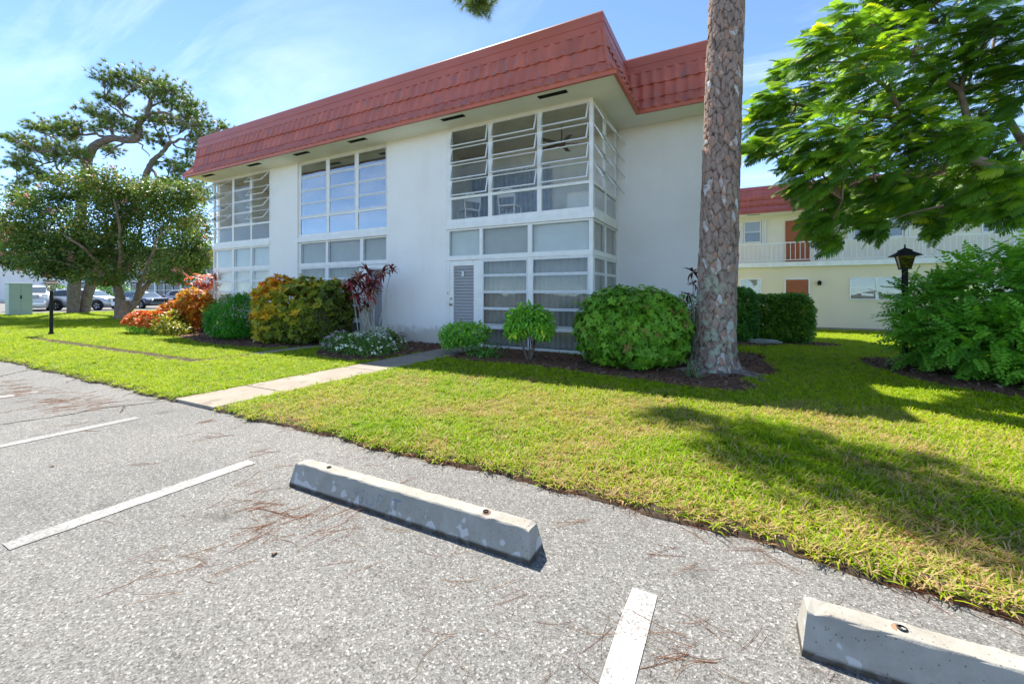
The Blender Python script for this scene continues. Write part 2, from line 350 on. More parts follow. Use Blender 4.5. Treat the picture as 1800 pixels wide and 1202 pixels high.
so_ = soil.build('soil_edge', M['soil']); tag(so_, 'dark crumbled soil along the lawn edge by the asphalt', 'soil', kind='structure')
# asphalt of the parking lot, far ground behind the camera included
asph = MB().quad((-900, -900, 0), (900, -900, 0), (900, 3.1, 0), (-900, 3.1, 0)).build('parking_lot', M['asphalt'])
tag(asph, 'pale speckled asphalt of the parking lot in the foreground', 'asphalt', kind='structure')
# asphalt cracks (fine dark grooves) as parts of the lot
def crack(pts, w):
    mb = MB(); pr = []
    P = [np.array(p) for p in pts]
    fine = []
    for a, b in zip(P[:-1], P[1:]):
        n = max(2, int(np.linalg.norm(b-a)/0.04))
        for k in range(n): fine.append(a+(b-a)*k/n)
    fine.append(P[-1]); fine = np.array(fine); fine[1:-1] += rng.normal(0, 0.008, (len(fine)-2, 2))
    L = []; Rr = []
    for i in range(len(fine)):
        t_ = fine[min(i+1, len(fine)-1)]-fine[max(i-1, 0)]; t_ /= np.linalg.norm(t_)+1e-9; nn = np.array([-t_[1], t_[0]])
        ww = w*(0.5+rng.random())*0.5
        L.append((*(fine[i]+nn*ww), 0.004)); Rr.append((*(fine[i]-nn*ww), 0.004))
    mb.grid([L, Rr]); return mb.build('crack', M['soil'], asph)
crack([(-6.15, 2.62), (-6.3, 2.3), (-6.42, 2.1), (-6.4, 1.8), (-6.55, 1.3)], 0.018)
crack([(-6.33, 2.28), (-6.0, 2.12)], 0.010)
crack([(-10.85, 2.68), (-10.3, 2.15), (-10.5, 1.4)], 0.018)
crack([(-9.0, 2.68), (-8.7, 2.45)], 0.012)
# parking line paint
def paint_mat(name, lo, hi, col):
    m, t, out = new_mat(name); b = N(t, 'ShaderNodeBsdfPrincipled'); b.inputs['Roughness'].default_value = 0.7
    g = N(t, 'ShaderNodeNewGeometry')
    n = N(t, 'ShaderNodeTexNoise'); n.inputs['Scale'].default_value = 70; n.inputs['Detail'].default_value = 6; t.links.new(g.outputs['Position'], n.inputs['Vector'])
    n2 = N(t, 'ShaderNodeTexNoise'); n2.inputs['Scale'].default_value = 2.2; n2.inputs['Detail'].default_value = 3; t.links.new(g.outputs['Position'], n2.inputs['Vector'])
    ad = N(t, 'ShaderNodeMath', operation='MULTIPLY_ADD'); t.links.new(n2.outputs['Fac'], ad.inputs[0]); ad.inputs[1].default_value = 0.55; t.links.new(n.outputs['Fac'], ad.inputs[2])
    r = ramp(t, [(lo, (0, 0, 0)), (hi, (1, 1, 1))]); t.links.new(ad.outputs[0], r.inputs[0])
    mx = N(t, 'ShaderNodeMix', data_type='RGBA'); t.links.new(r.outputs[0], mx.inputs['Factor'])
    mx.inputs[6].default_value = (*col, 1); mx.inputs[7].default_value = (0.17, 0.165, 0.155, 1)
    t.links.new(mx.outputs[2], b.inputs['Base Color']); t.links.new(b.outputs[0], out.inputs[0]); return m
M['paint'] = paint_mat('white_line_paint', 0.70, 0.95, (0.50, 0.49, 0.47)); M['paint_worn'] = paint_mat('worn_line_paint', 0.58, 0.86, (0.36, 0.355, 0.34))
def stripe(x0, x1, y0, y1, label, mat='paint_worn'):
    mb = MB(); n = 24; L = []; Rr = []
    for i in range(n+1):
        y = y0+(y1-y0)*i/n
        L.append((x0+rng.normal(0, 0.003), y, 0.004)); Rr.append((x1+rng.normal(0, 0.003), y, 0.004))
    mb.grid([L, Rr]); o = mb.build('parking_line', M[mat])
    tag(o, label, 'parking line', 'white parking lines on the asphalt', 'structure')
stripe(-0.41, -0.30, -3.0, 1.93, 'bright white parking line between the two concrete wheel stops', 'paint')
stripe(-3.41, -3.29, 0.72, 1.98, 'worn white parking line left of the nearer full wheel stop')
stripe(-5.66, -5.54, -3.0, 2.12, 'faint narrow white parking line near the concrete walk')
stripe(-8.32, -8.15, 1.2, 2.06, 'short faint paint mark farthest left on the asphalt')

# walks
wk = MB(); nseg = 7
walk = empty('walkway', (0, 0, 0)); tag(walk, 'pale concrete walk from the asphalt to the door numbered three', 'walkway', kind='structure')
ys = np.linspace(2.64, 8.55, nseg+1)
for i in range(nseg):
    o = box_obj('slab', M['concrete'], walk, -6.03, -5.19, ys[i]+0.006, ys[i+1]-0.006, -0.05, 0.038+rng.normal(0, 0.002)); bevel(o, 0.006)
path2 = empty('garden_path', (0, 0, 0)); tag(path2, 'narrow sunken concrete path across the left lawn to the second door', 'path', kind='structure')
for i in range(3):
    bevel(box_obj('slab', M['concrete'], path2, -9.22, -8.82, 5.5+i*0.98, 5.5+(i+1)*0.98-0.012, -0.05, 0.036), 0.006)
bevel(box_obj('slab', M['soil'], path2, -9.10, -8.90, 4.16, 5.48, -0.05, 0.034), 0.006)
for i in range(10):
    bevel(box_obj('slab', M['soil'], path2, -9.12-(i+1)*0.87+0.01, -9.12-i*0.87, 4.18, 4.46, -0.05, 0.034), 0.006)
porch = box_obj('doorstep', M['concrete'], None, -6.45, -4.9, 8.0, 8.52, -0.05, 0.046); tag(porch, 'low concrete step below the door numbered three', 'doorstep', kind='structure')

# mulch beds: soft-edged sheets a little above the soil
def bed(name, label, pts, lift=0.012, mat='mulch'):
    P = np.array(pts, float); out = []
    n = len(P)
    for i in range(n):                                     # Catmull-Rom outline
        p0, p1, p2, p3 = P[i-1], P[i], P[(i+1) % n], P[(i+2) % n]
        for k in range(8):
            u = k/8; out.append(0.5*((2*p1)+(-p0+p2)*u+(2*p0-5*p1+4*p2-p3)*u*u+(-p0+3*p1-3*p2+p3)*u**3))
    out = np.array(out)+rng.normal(0, 0.02, (len(out), 2)); c = out.mean(0)
    rows = []
    for s_ in (1.0, 0.97, 0.85, 0.6, 0.3, 0.02):
        q = c+(out-c)*s_; z = ground_z(q[:, 0], q[:, 1])+lift*(0.3 if s_ == 1 else 1)+(0 if s_ > 0.9 else 0.02)*(1+rng.normal(0, 0.35, len(q)))
        rows.append(np.stack([q[:, 0], q[:, 1], z], 1))
    mb = MB(); mb.grid(rows, closed_u=True); o = mb.build(name, M[mat]); tag(o, label, 'mulch bed', kind='structure'); return out
BEDS = []
BEDS.append(bed('mulch_bed', 'bark mulch bed from the door shrubs to the pine trunk', [(-5.1, 8.5), (-5.15, 7.0), (-4.3, 6.8), (-3.2, 6.8), (-2.2, 6.6), (-1.2, 6.45), (-0.3, 6.2), (0.25, 6.5), (0.1, 7.2), (0.55, 7.9), (0.5, 9.0), (0.2, 10.5), (-2.6, 10.5), (-2.7, 8.5)]))
BEDS.append(bed('mulch_bed', 'mulch bed under the white and purple flowers', [(-8.6, 8.5), (-8.6, 6.9), (-7.9, 6.0), (-7.0, 5.75), (-6.2, 5.9), (-6.1, 7.2), (-6.1, 8.5)]))
BEDS.append(bed('mulch_bed', 'mulch bed under the crotons left of the second door', [(-17.0, 8.5), (-17.2, 6.9), (-15.0, 6.5), (-12.0, 5.9), (-10.2, 5.95), (-9.4, 6.4), (-9.35, 8.5)]))
BEDS.append(bed('mulch_bed', 'mulch bed beneath the large shrub around the right lamp post', [(2.15, 10.6), (2.2, 9.0), (2.6, 7.9), (3.6, 7.2), (5.6, 7.0), (6.4, 9.0), (5.0, 10.9), (3.3, 11.2)]))
BEDS.append(bed('mulch_bed', 'mulch strip under the clipped hedge by the far building', [(-0.3, 15.0), (-0.3, 12.6), (0.4, 12.1), (1.2, 13.3), (2.3, 13.6), (2.5, 14.8), (1.2, 15.3)]))

# far parking lane with the cars, left
far = MB().poly([(-150, -2, 0.04), (-40.5, 3.1, 0.04), (-38.3, 14, 0.04), (-36, 26, 0.04), (-44, 60, 0.04), (-150, 60, 0.04)]).build('road', M['asphalt'])
tag(far, 'sunlit asphalt lane with parked cars beyond the left lawn', 'road', kind='structure')
# ================================================================== MAIN BUILDING
BLD = empty('apartment_building', (-9.5, 12, 0)); tag(BLD, 'white two-storey apartment building with red tiled mansard roof', 'building')
class Off:                                         # children are written in world coordinates
    pass
def kid(o, parent=BLD):
    o.parent = parent; o.matrix_parent_inverse = Matrix.Translation(Vector(BLD.location)).inverted() if parent is BLD else Matrix(); return o
def bpart(name, mat, boxes):
    mb = MB()
    for b in boxes: mb.box(*b)
    return kid(mb.build(name, mat))
def group_part(name):                              # an Empty part at world origin that holds sub-parts in world coordinates
    e = bpy.data.objects.new(name, None); COL.objects.link(e); e.empty_display_size = 0.2; return kid(e)
FY = 8.60; XL, XR = -16.87, -2.63; RY = 10.65; XW = -0.50
ZS = 5.40                                          # soffit
# walls: piers, side, recessed wall, back, partitions
bpart('wall', M['stucco'], [(-13.51, -12.13, FY, FY+0.25, -0.3, ZS), (-12.83, -12.75, FY+0.25, RY, -0.3, ZS)])
bpart('wall', M['stucco'], [(-8.38, -6.38, FY, FY+0.25, -0.3, ZS), (-7.44, -7.36, FY+0.25, RY, -0.3, ZS)])
bpart('wall', M['stucco'], [(XR, XW, RY, RY+0.2, -0.6, ZS), (XW-0.2, XW, RY+0.2, 20, -0.6, ZS)])
bpart('wall', M['stucco'], [(XL, XL+0.2, FY+0.12, 20, -0.3, ZS), (XL, XW-0.2, 19.8, 20, -0.6, ZS)])
bpart('interior_wall', M['interior'], [(XL+0.2, XR-0.02, RY, RY+0.15, -0.1, ZS)])
bpart('floor_slab', M['floor'], [(XL+0.2, XR-0.08, FY+0.10, RY, 2.90, 3.03)])
bpart('floor_slab', M['floor'], [(XL+0.2, XR-0.08, FY+0.10, RY, -0.2, 0.06)])
for b in ((XL, -13.51, FY-0.01, FY+0.1, -0.2, 0.085), (-12.13, -8.38, FY-0.01, FY+0.1, -0.2, 0.085), (-6.38, XR, FY-0.01, FY+0.1, -0.2, 0.085), (XR-0.1, XR+0.01, FY+0.101, RY, -0.2, 0.085)): bpart('foundation', M['trim'], [b])
# ledge between the storeys
led = bpart('ledge', M['trim'], [(XL-0.02, -13.51, FY-0.035, FY+0.10, 2.89, 3.03)]); bevel(led, 0.006)
led = bpart('ledge', M['trim'], [(-12.13, -8.38, FY-0.012, FY+0.10, 2.89, 3.03)]); bevel(led, 0.006)
led = bpart('ledge', M['trim'], [(-6.40, XR+0.035, FY-0.035, FY+0.10, 2.89, 3.03), (XR-0.09, XR+0.035, FY+0.102, RY, 2.89, 3.03)]); bevel(led, 0.006)
# soffit with slot vents
EY = 7.79; EX = -1.95; EXL = -17.20; WY = 9.80; WX = -0.05; XI = EX
sof = bpart('soffit', M['soffit'], [(EXL+0.03, EX-0.03, EY+0.03, WY+0.035, ZS, ZS+0.06), (EXL+0.03, WX-0.03, WY+0.036, 20.6, ZS, ZS+0.06)])
for x, yy in ((-3.33, 8.10), (-5.83, 8.10), (-8.95, 8.10), (-11.24, 8.10), (-13.55, 8.10), (-16.2, 8.10)):
    vo = group_part('soffit_vent')
    box_obj('slot', M['vent'], vo, x-0.32, x+0.32, yy-0.07, yy+0.07, ZS-0.004, ZS-0.001)
    mb = MB()
    for k in range(4): mb.box(x-0.31, x+0.31, yy-0.055+k*0.032, yy-0.048+k*0.032, ZS-0.014, ZS-0.0045)
    mb.build('fins', M['black'], vo)
# ---------------- mansard roof: profile (inset, height)
PA = [(0.0, 5.43), (0.25, 5.76)]; PB = [(0.235, 5.745), (0.29, 6.105)]; PC = [(0.272, 6.09), (0.335, 6.46)]
TW = 0.25
def tile_mesh(p0, p1, key, cl=None, cr=None, w=TW):
    nx = 8; mb = MB(); d = Vector((p1[0]-p0[0], p1[1]-p0[1])); L = d.length; d.normalize(); n = Vector((-d.y, d.x))
    rows = []
    for iy, t_ in enumerate((0.0, 0.0, 0.5, 1.0)):
        row = []
        for ix in range(nx+1):
            u = ix/nx; wave = (0.5-0.5*math.cos(2*math.pi*u))**1.6
            hgt = 0.006+0.044*wave*(1.0-0.25*t_)+0.016*(1-t_)
            if iy == 0: hgt = -0.004
            sag = -0.012*wave if t_ == 0 else 0.0          # scalloped lower edge
            s_ = t_*L+sag
            o_ = p0[0]+d.x*s_+n.x*hgt; z_ = p0[1]+d.y*s_+n.y*hgt; x = u*w
            if cl is not None: x = max(x, cl+(p0[0]+d.x*s_))
            if cr is not None: x = min(x, cr-(p0[0]+d.x*s_))
            row.append((x, o_, z_))
        rows.append(row)
    mb.grid(rows[:2], sm=False); mb.grid(rows[1:]); return mb.mesh('tile_'+key, M['roof'])
roof = group_part('roof')
def roof_face(origin, rz, length, hipL, hipR, key, mat_tiles=True):
    """one straight run of roof; local x along the eave, y inwards, z up. hipL/R: +1 outside corner, -1 inside corner"""
    for ci, (p0, p1) in enumerate((PA, PB, PC)):
        a = p0[0]*hipL; b = length-p0[0]*hipR
        if hipL < 0: a = -p1[0]
        if hipR < 0: b = length+p1[0]
        n = max(1, round((b-a)/TW)); w = (b-a)/n
        mm = tile_mesh(p0, p1, f'{key}{ci}', w=w)
        for k in range(n):
            me = mm; x0 = a+k*w
            if k == 0 and hipL > 0: me = tile_mesh(p0, p1, f'{key}{ci}l', cl=-x0, w=w)
            if k == n-1 and hipR > 0: me = tile_mesh(p0, p1, f'{key}{ci}r', cr=length-x0, w=w)
            lx, ly = x0*math.cos(rz), x0*math.sin(rz)
            link('tile', me, roof, (origin[0]+lx, origin[1]+ly, rng.normal(0, 0.003)), (0, 0, rz))
    def strip(name, mat, prof):
        mb = MB(); A = []; B = []
        for o_, z_ in prof:
            A.append((o_*hipL, o_, z_)); B.append((length-o_*hipR, o_, z_))
        mb.grid([A, B], sm=False); mb.build(name, mat, roof, (origin[0], origin[1], 0), (0, 0, rz))
    strip('eave_edge', M['roofedge'], [(0.05, 5.36), (-0.012, 5.36), (-0.012, 5.435), (0.03, 5.45)])
    strip('upper_band', M['roofband'], [(0.345, 6.42), (0.30, 6.425), (0.315, 6.60), (0.35, 6.605)])
    strip('coping', M['roofband'], [(0.36, 6.59), (0.305, 6.595), (0.33, 6.80), (0.345, 6.83), (0.60, 6.84)])
    strip('underlay', M['roofband'], [(0.02, 5.42), (0.26, 5.745), (0.345, 6.45), (0.37, 6.6)])
roof_face((EXL, EY), 0, EX-EXL, 1, 1, 'f')
roof_face((EX, EY), R(90), WY-EY, 1, -1, 's')
roof_face((EX, WY), 0, WX-EX, -1, 1, 'w')
roof_face((WX, WY), R(90), 10.0, 1, 1, 'e')
roof_face((EXL, 20.4), R(-90), 20.4-EY, 1, 1, 'l') if False else None
# plain left and rear closures
mb = MB(); prof = [(0.0, 5.40), (0.25, 5.76), (0.335, 6.46), (0.345, 6.83)]
mb.grid([[(EXL+o_, EY+o_, z_) for o_, z_ in prof], [(EXL+o_, 20.6-o_, z_) for o_, z_ in prof], [(WX-o_, 20.6-o_, z_) for o_, z_ in prof]], sm=False)
mb.build('rear_slope', M['roof'], roof)
# hip caps
def hip(c, sx_, sy_):
    mb = MB(); pts = [Vector((c[0]+sx_*o_, c[1]+sy_*o_, z_)) for o_, z_ in ((-0.01, 5.44), (0.11, 5.60), (0.235, 5.80), (0.285, 6.12), (0.31, 6.44))]
    mb.tube(pts, [0.03, 0.035, 0.038, 0.036, 0.034], 8); mb.build('hip_cap', M['roof'], roof)
hip((EX, EY), -1, 1); hip((EXL, EY), 1, 1); hip((WX, WY), -1, 1)
box_obj('roof_deck', M['vent'], roof, EXL+0.4, EX-0.4, EY+0.4, WY+0.5, 6.60, 6.78)
box_obj('roof_deck', M['vent'], roof, EXL+0.4, WX-0.4, WY+0.5, 20.2, 6.60, 6.781)
# thin drip edge highlight line along the coping
# ---------------- windows
_sash = {}
def sash_mesh(w, h, t=0.026, dpt=0.022):
    k = ('s', round(w, 3), round(h, 3))
    if k not in _sash:
        mb = MB(); mb.box(0, w, -dpt, 0, -t, 0); mb.box(0, w, -dpt, 0, -h, -h+t); mb.box(0, t, -dpt, 0, -h+t, -t); mb.box(w-t, w, -dpt, 0, -h+t, -t)
        _sash[k] = mb.mesh('sash', M['alum'])
    return _sash[k]
def pane_mesh(w, h, mat, t=0.02):
    k = ('p', round(w, 3), round(h, 3), mat.name)
    if k not in _sash:
        mb = MB(); mb.box(t, w-t, -0.013, -0.009, -h+t, -t); _sash[k] = mb.mesh('pane', mat)
    return _sash[k]
class Win:
    """window assembly; side='front' (faces -Y, s runs along X) or 'side' (faces +X, s runs along Y)"""
    def __init__(s, side, plane):
        s.e = group_part('window'); s.side = side; s.p = plane; s.mb = MB(); s.rz = 0 if side == 'front' else R(90)
    def W(s, a, n, z):                            # along, outward, up -> world
        return (a, s.p-n, z) if s.side == 'front' else (s.p+n, a, z)
    def bar(s, a0, a1, z0, z1, n0=-0.07, n1=0.0):
        if s.side == 'front': s.mb.box(a0, a1, s.p-n1, s.p-n0, z0, z1)
        else: s.mb.box(s.p+n0, s.p+n1, a0, a1, z0, z1)
    def sash(s, a0, a1, z0, z1, ang=0.0, glass='glass', n=-0.02, frame=True):
        w, h = a1-a0, z1-z0; loc = s.W(a0, n, z1); rot = (-R(ang), 0, s.rz)
        if frame: link('sash', sash_mesh(w, h), s.e, loc, rot)
        link('pane', pane_mesh(w, h, M[glass], 0.02 if frame else 0.0), s.e, loc, rot)
    def screen(s, a0, a1, z0, z1, mat, n=-0.11, name='shade'):
        mb = MB()
        if s.side == 'front': mb.box(a0, a1, s.p-n, s.p-n+0.01, z0, z1)
        else: mb.box(s.p+n-0.01, s.p+n, a0, a1, z0, z1)
        mb.build(name, M[mat], s.e)
    def blind(s, a0, a1, z0, z1, mat='shade_light', n=-0.10, pitch=0.025):
        mb = MB(); k = int((z1-z0)/pitch)
        for i in range(k):
            z = z0+(i+0.5)*pitch; b = rng.normal(0, 0.0012)
            if s.side == 'front':
                y = s.p-n; mb.quad((a0, y-0.004+b, z-0.013), (a1, y-0.004+b, z-0.013), (a1, y+0.008+b, z+0.013), (a0, y+0.008+b, z+0.013))
            else:
                x = s.p+n; mb.quad((x+0.004+b, a0, z-0.013), (x+0.004+b, a1, z-0.013), (x-0.008+b, a1, z+0.013), (x-0.008+b, a0, z+0.013))
        mb.build('blind', M[mat], s.e)
    def drape(s, a0, a1, z0, z1):
        mb = MB(); n = 70; xs = np.linspace(a0, a1, n); dep = 0.16+0.022*np.sin(xs*46)+0.012*np.sin(xs*17+1)
        mb.grid([[s.W(x, -d_, z0) for x, d_ in zip(xs, dep)], [s.W(x, -(0.7*d_+0.3*0.16), z1) for x, d_ in zip(xs, dep)]]); mb.build('curtain', M['shade_dark'], s.e)
    def done(s):
        o = s.mb.build('frame', M['trim'], s.e); bevel(o, 0.004, 1); return s.e
ZR = [5.325, 4.885, 4.475, 4.08, 3.685]          # awning row lines, upper storey
def upper(cols, side, plane, a_lo, a_hi, angs, glass='glass', low_glass=None):
    w = Win(side, plane)
    w.bar(a_lo, a_hi, 5.33, ZS-0.002); w.bar(a_lo, a_hi, 3.62, 3.685); w.bar(a_lo, a_hi, 3.032, 3.135)
    xs = [a_lo]+[c for pr in cols for c in pr]+[a_hi]
    for i in range(0, len(xs), 2): w.bar(xs[i], xs[i+1], 3.135, 3.62); w.bar(xs[i], xs[i+1], 3.685, 5.33)
    for ci, (c0, c1) in enumerate(cols):
        for r_ in range(4):
            an = angs[ci]
            an = an[r_] if hasattr(an, '__len__') else an
            w.sash(c0+0.004, c1-0.004, ZR[r_+1]+0.006, ZR[r_]-0.004, an+(rng.normal(0, 0.8) if an > 3 else 0), glass)
        w.sash(c0, c1, 3.135, 3.62, 0, low_glass or glass, n=-0.03, frame=False)
    return w
ZL = [2.09, 1.735, 1.345, 0.955, 0.565]
def lower(cols, side, plane, a_lo, a_hi, glass='glass', door=None, trans=None, scr='shade_dark', rowcols=None):
    """cols: glazing columns; door: index of the column that holds a door; trans: blind kind for each transom"""
    w = Win(side, plane)
    w.bar(a_lo, a_hi, 2.845, 2.888); w.bar(a_lo, a_hi, 2.12, 2.235, -0.07, 0.012)
    xs = [a_lo]+[c for pr in cols for c in pr]+[a_hi]
    for i in range(0, len(xs), 2): w.bar(xs[i], xs[i+1], 2.235, 2.845); w.bar(xs[i], xs[i+1], 0.087, 2.12)
    for ci, (c0, c1) in enumerate(cols):
        w.sash(c0, c1, 2.235, 2.845, 0, glass, n=-0.03, frame=False)
        tk = trans[ci]
        if tk == 'light': w.blind(c0-0.01, c1+0.01, 2.20, 2.86)
        else: w.blind(c0-0.01, c1+0.01, 2.20, 2.86, tk)
        if ci == door: continue
        w.bar(c0, c1, 0.475, 0.555, -0.07, 0.012)
        for r_ in range(4): w.sash(c0+0.003, c1-0.003, ZL[r_+1]+0.004, ZL[r_]-0.002, 0, glass)
        w.bar(c0, c1, 2.09, 2.119, -0.06, -0.004)
        w.sash(c0, c1, 0.10, 0.475, 0, glass, n=-0.03, frame=False)
        if scr == 'drape': w.drape(c0-0.02, c1+0.02, 0.09, 2.15)
        else: w.screen(c0-0.02, c1+0.02, 0.09, 2.15, scr, -0.13)
    return w
# upper storey
upper([(-16.80, -15.68), (-15.57, -14.60), (-14.51, -13.56)], 'front', FY, XL, -13.512, [[48, 44, 42, 46], 0, [40, 36, 34, 36]]).done()
w2 = upper([(-12.04, -10.85), (-10.74, -9.64), (-9.53, -8.44)], 'front', FY+0.05, -12.128, -8.382, [0, 0, 0], 'glass_film')
w2.done()
wb = upper([(-6.24, -5.18), (-5.07, -3.91), (-3.80, -2.715)], 'front', FY, -6.378, XR, [[13, 13, 13, 13], [19, 18, 18, 19], [22, 21, 22, 21]])
wb.screen(-3.4, -2.75, 3.05, 3.60, 'shade_light', -0.55, 'stored_panel')
wb.done()
ws = upper([(8.70, 9.56), (9.65, 10.57)], 'side', XR, FY+0.072, RY-0.002, [[30, 29, 30, 31], [34, 33, 34, 34]])
ws.done()
# lower storey
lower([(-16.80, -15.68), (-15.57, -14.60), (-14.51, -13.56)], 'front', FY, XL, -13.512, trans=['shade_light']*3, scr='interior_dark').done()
lw2 = lower([(-12.04, -10.89), (-10.79, -9.46), (-9.33, -8.46)], 'front', FY+0.05, -12.128, -8.382, 'glass', door=2, trans=['shade', 'shade', 'shade'], scr='drape')
lw2.done()
lower([(-6.30, -5.42), (-5.33, -4.14), (-4.03, -2.715)], 'front', FY, -6.378, XR, 'glass', door=0, trans=['light', 'shade', 'light'], scr='drape').done()
lower([(8.70, 9.56), (9.65, 10.57)], 'side', XR, FY+0.072, RY-0.002, trans=['light', 'light'], scr='shade').done()
# doors with louvred glass
def door(x0, x1, y, number):
    d = group_part('door')
    t = 0.12; mb = MB(); z0, z1 = 0.09, 2.115
    mb.box(x0, x0+t, y, y+0.045, z0, z1); mb.box(x1-t-0.05, x1, y, y+0.045, z0, z1)
    mb.box(x0+t, x1-t-0.05, y, y+0.045, z1-0.13, z1); mb.box(x0+t, x1-t-0.05, y, y+0.045, z0, z0+0.30)
    bevel(mb.build('leaf', M['trim'], d), 0.004, 1)
    n = 21; h = (z1-0.13-z0-0.30)/n; me = None
    for k in range(n):
        if me is None:
            q = MB().box(0, x1-x0-2*t-0.05, -0.004, 0.004, -h*0.56, h*0.56); me = q.mesh('louvre', M['louvre'])
        link('louvre', me, d, (x0+t, y+0.03, z0+0.30+(k+0.5)*h), (R(-24), 0, 0))
    box_obj('backing', M['shade_dark'], d, x0+t-0.02, x1-t-0.03, y+0.062, y+0.07, z0+0.25, z1-0.1)
    kx = x0+0.055
    mb = MB(); mb.lathe([(0.0, 0.0), (0.030, 0.0), (0.030, 0.008), (0.012, 0.014), (0.012, 0.035), (0.028, 0.048), (0.028, 0.062), (0.0, 0.072)], 16)
    mb.build('knob', M['brass'], d, (kx, y-0.001, 1.03), (R(90), 0, 0))
    mb = MB(); mb.lathe([(0.0, 0.0), (0.024, 0.0), (0.024, 0.016), (0.016, 0.02), (0.0, 0.02)], 14)
    mb.build('deadbolt', M['brass'], d, (kx, y-0.001, 1.18), (R(90), 0, 0))
    if number:
        xc = (x0+x1)/2-0.04
        c = bpy.data.curves.new('number', 'FONT'); c.body = number; c.size = 0.155; c.align_x = 'CENTER'; c.extrude = 0.004; c.offset = 0.006
        text_part(c, 'number', M['number'], d, (xc, y-0.012, 1.735), (R(90), 0, 0))
    return d
door(-6.30, -5.42, FY+0.012, '3')
door(-9.33, -8.46, FY+0.062, None)
kid(box_obj('doorbell', M['brass'], None, -6.36, -6.33, FY-0.013, FY, 1.28, 1.355))
# rooms behind the glass
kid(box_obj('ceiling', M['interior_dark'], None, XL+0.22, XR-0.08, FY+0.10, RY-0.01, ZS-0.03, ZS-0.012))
mb = MB(); rows = [[], []]
for i in range(120):
    x = -6.9+i*0.021; yy = RY-0.10+0.03*math.sin(i*0.9); rows[0].append((x, yy, 3.05)); rows[1].append((x, yy, 4.75))
mb.grid(rows); kid(mb.build('curtain', M['curtain']))
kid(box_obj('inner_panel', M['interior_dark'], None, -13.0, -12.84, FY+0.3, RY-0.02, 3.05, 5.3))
# film-glazed room has drawn pale shades
kid(box_obj('roller_shade', M['shade'], None, -12.1, -8.4, FY+0.30, FY+0.31, 3.05, 5.34))
# things standing in the upper porch
def wicker_chair(x, y, rz, label):
    e = empty('wicker_chair', (x, y, 3.032), rz, label, 'chair', 'white wicker chairs on the upper porch')
    mb = MB(); mb.box(-0.22, 0.22, -0.2, 0.22, 0.40, 0.44); bevel(mb.build('seat', M['wicker'], e), 0.015)
    for sx_ in (-1, 1):
        mb = MB(); mb.tube([(sx_*0.2, -0.2, 0.0), (sx_*0.2, -0.2, 0.42)], 0.017); mb.build('leg', M['wicker'], e)
        mb = MB(); mb.tube([(sx_*0.2, 0.2, 0.0), (sx_*0.2, 0.2, 0.42)], 0.017); mb.build('leg', M['wicker'], e)
    pts = [(-0.21, -0.2, 0.42), (-0.225, -0.22, 0.60)]+[(-0.22*math.cos(a), -0.24, 0.70+0.10*math.sin(a)) for a in np.linspace(0.1, math.pi-0.1, 9)]+[(0.225, -0.22, 0.60), (0.21, -0.2, 0.42)]
    mb = MB(); mb.tube(pts, 0.019); mb.build('back_frame', M['wicker'], e)
    mb = MB(); rows = []
    for zz in (0.60, 0.64, 0.68, 0.72, 0.75): rows.append([(xx, -0.235, min(zz, 0.70+0.10*math.sqrt(max(0, 1-(xx/0.22)**2)))) for xx in np.linspace(-0.21, 0.21, 9)])
    mb.grid(rows); mb.build('woven_panel', M['wicker'], e)
    mb = MB(); mb.tube([(-0.2, -0.2, 0.21), (0.2, -0.2, 0.21)], 0.012); mb.build('stretcher', M['wicker'], e)
    return e
wicker_chair(-4.93, 9.25, 0.05, 'white wicker chair behind the middle upper corner-porch pane')
wicker_chair(-6.13, 9.2, 1.1, 'white wicker chair turned sideways behind the left upper corner-porch pane')
fan = empty('ceiling_fan', (-3.75, 9.7, 4.95), 0.4, 'brown ceiling fan inside the open upper corner porch', 'fan')
MB().tube([(0, 0, 0.03), (0, 0, 0.42)], 0.016).build('rod', M['fan'], fan)
MB().lathe([(0.0, -0.10), (0.06, -0.08), (0.10, -0.02), (0.10, 0.05), (0.03, 0.08), (0.0, 0.08)], 16).build('motor', M['fan'], fan)
for k in range(5):
    mb = MB(); mb.box(0.09, 0.60, -0.06, 0.06, -0.004, 0.004); mb.build('blade', M['fan'], fan, (0, 0, 0), (R(10), 0, k*2*math.pi/5))
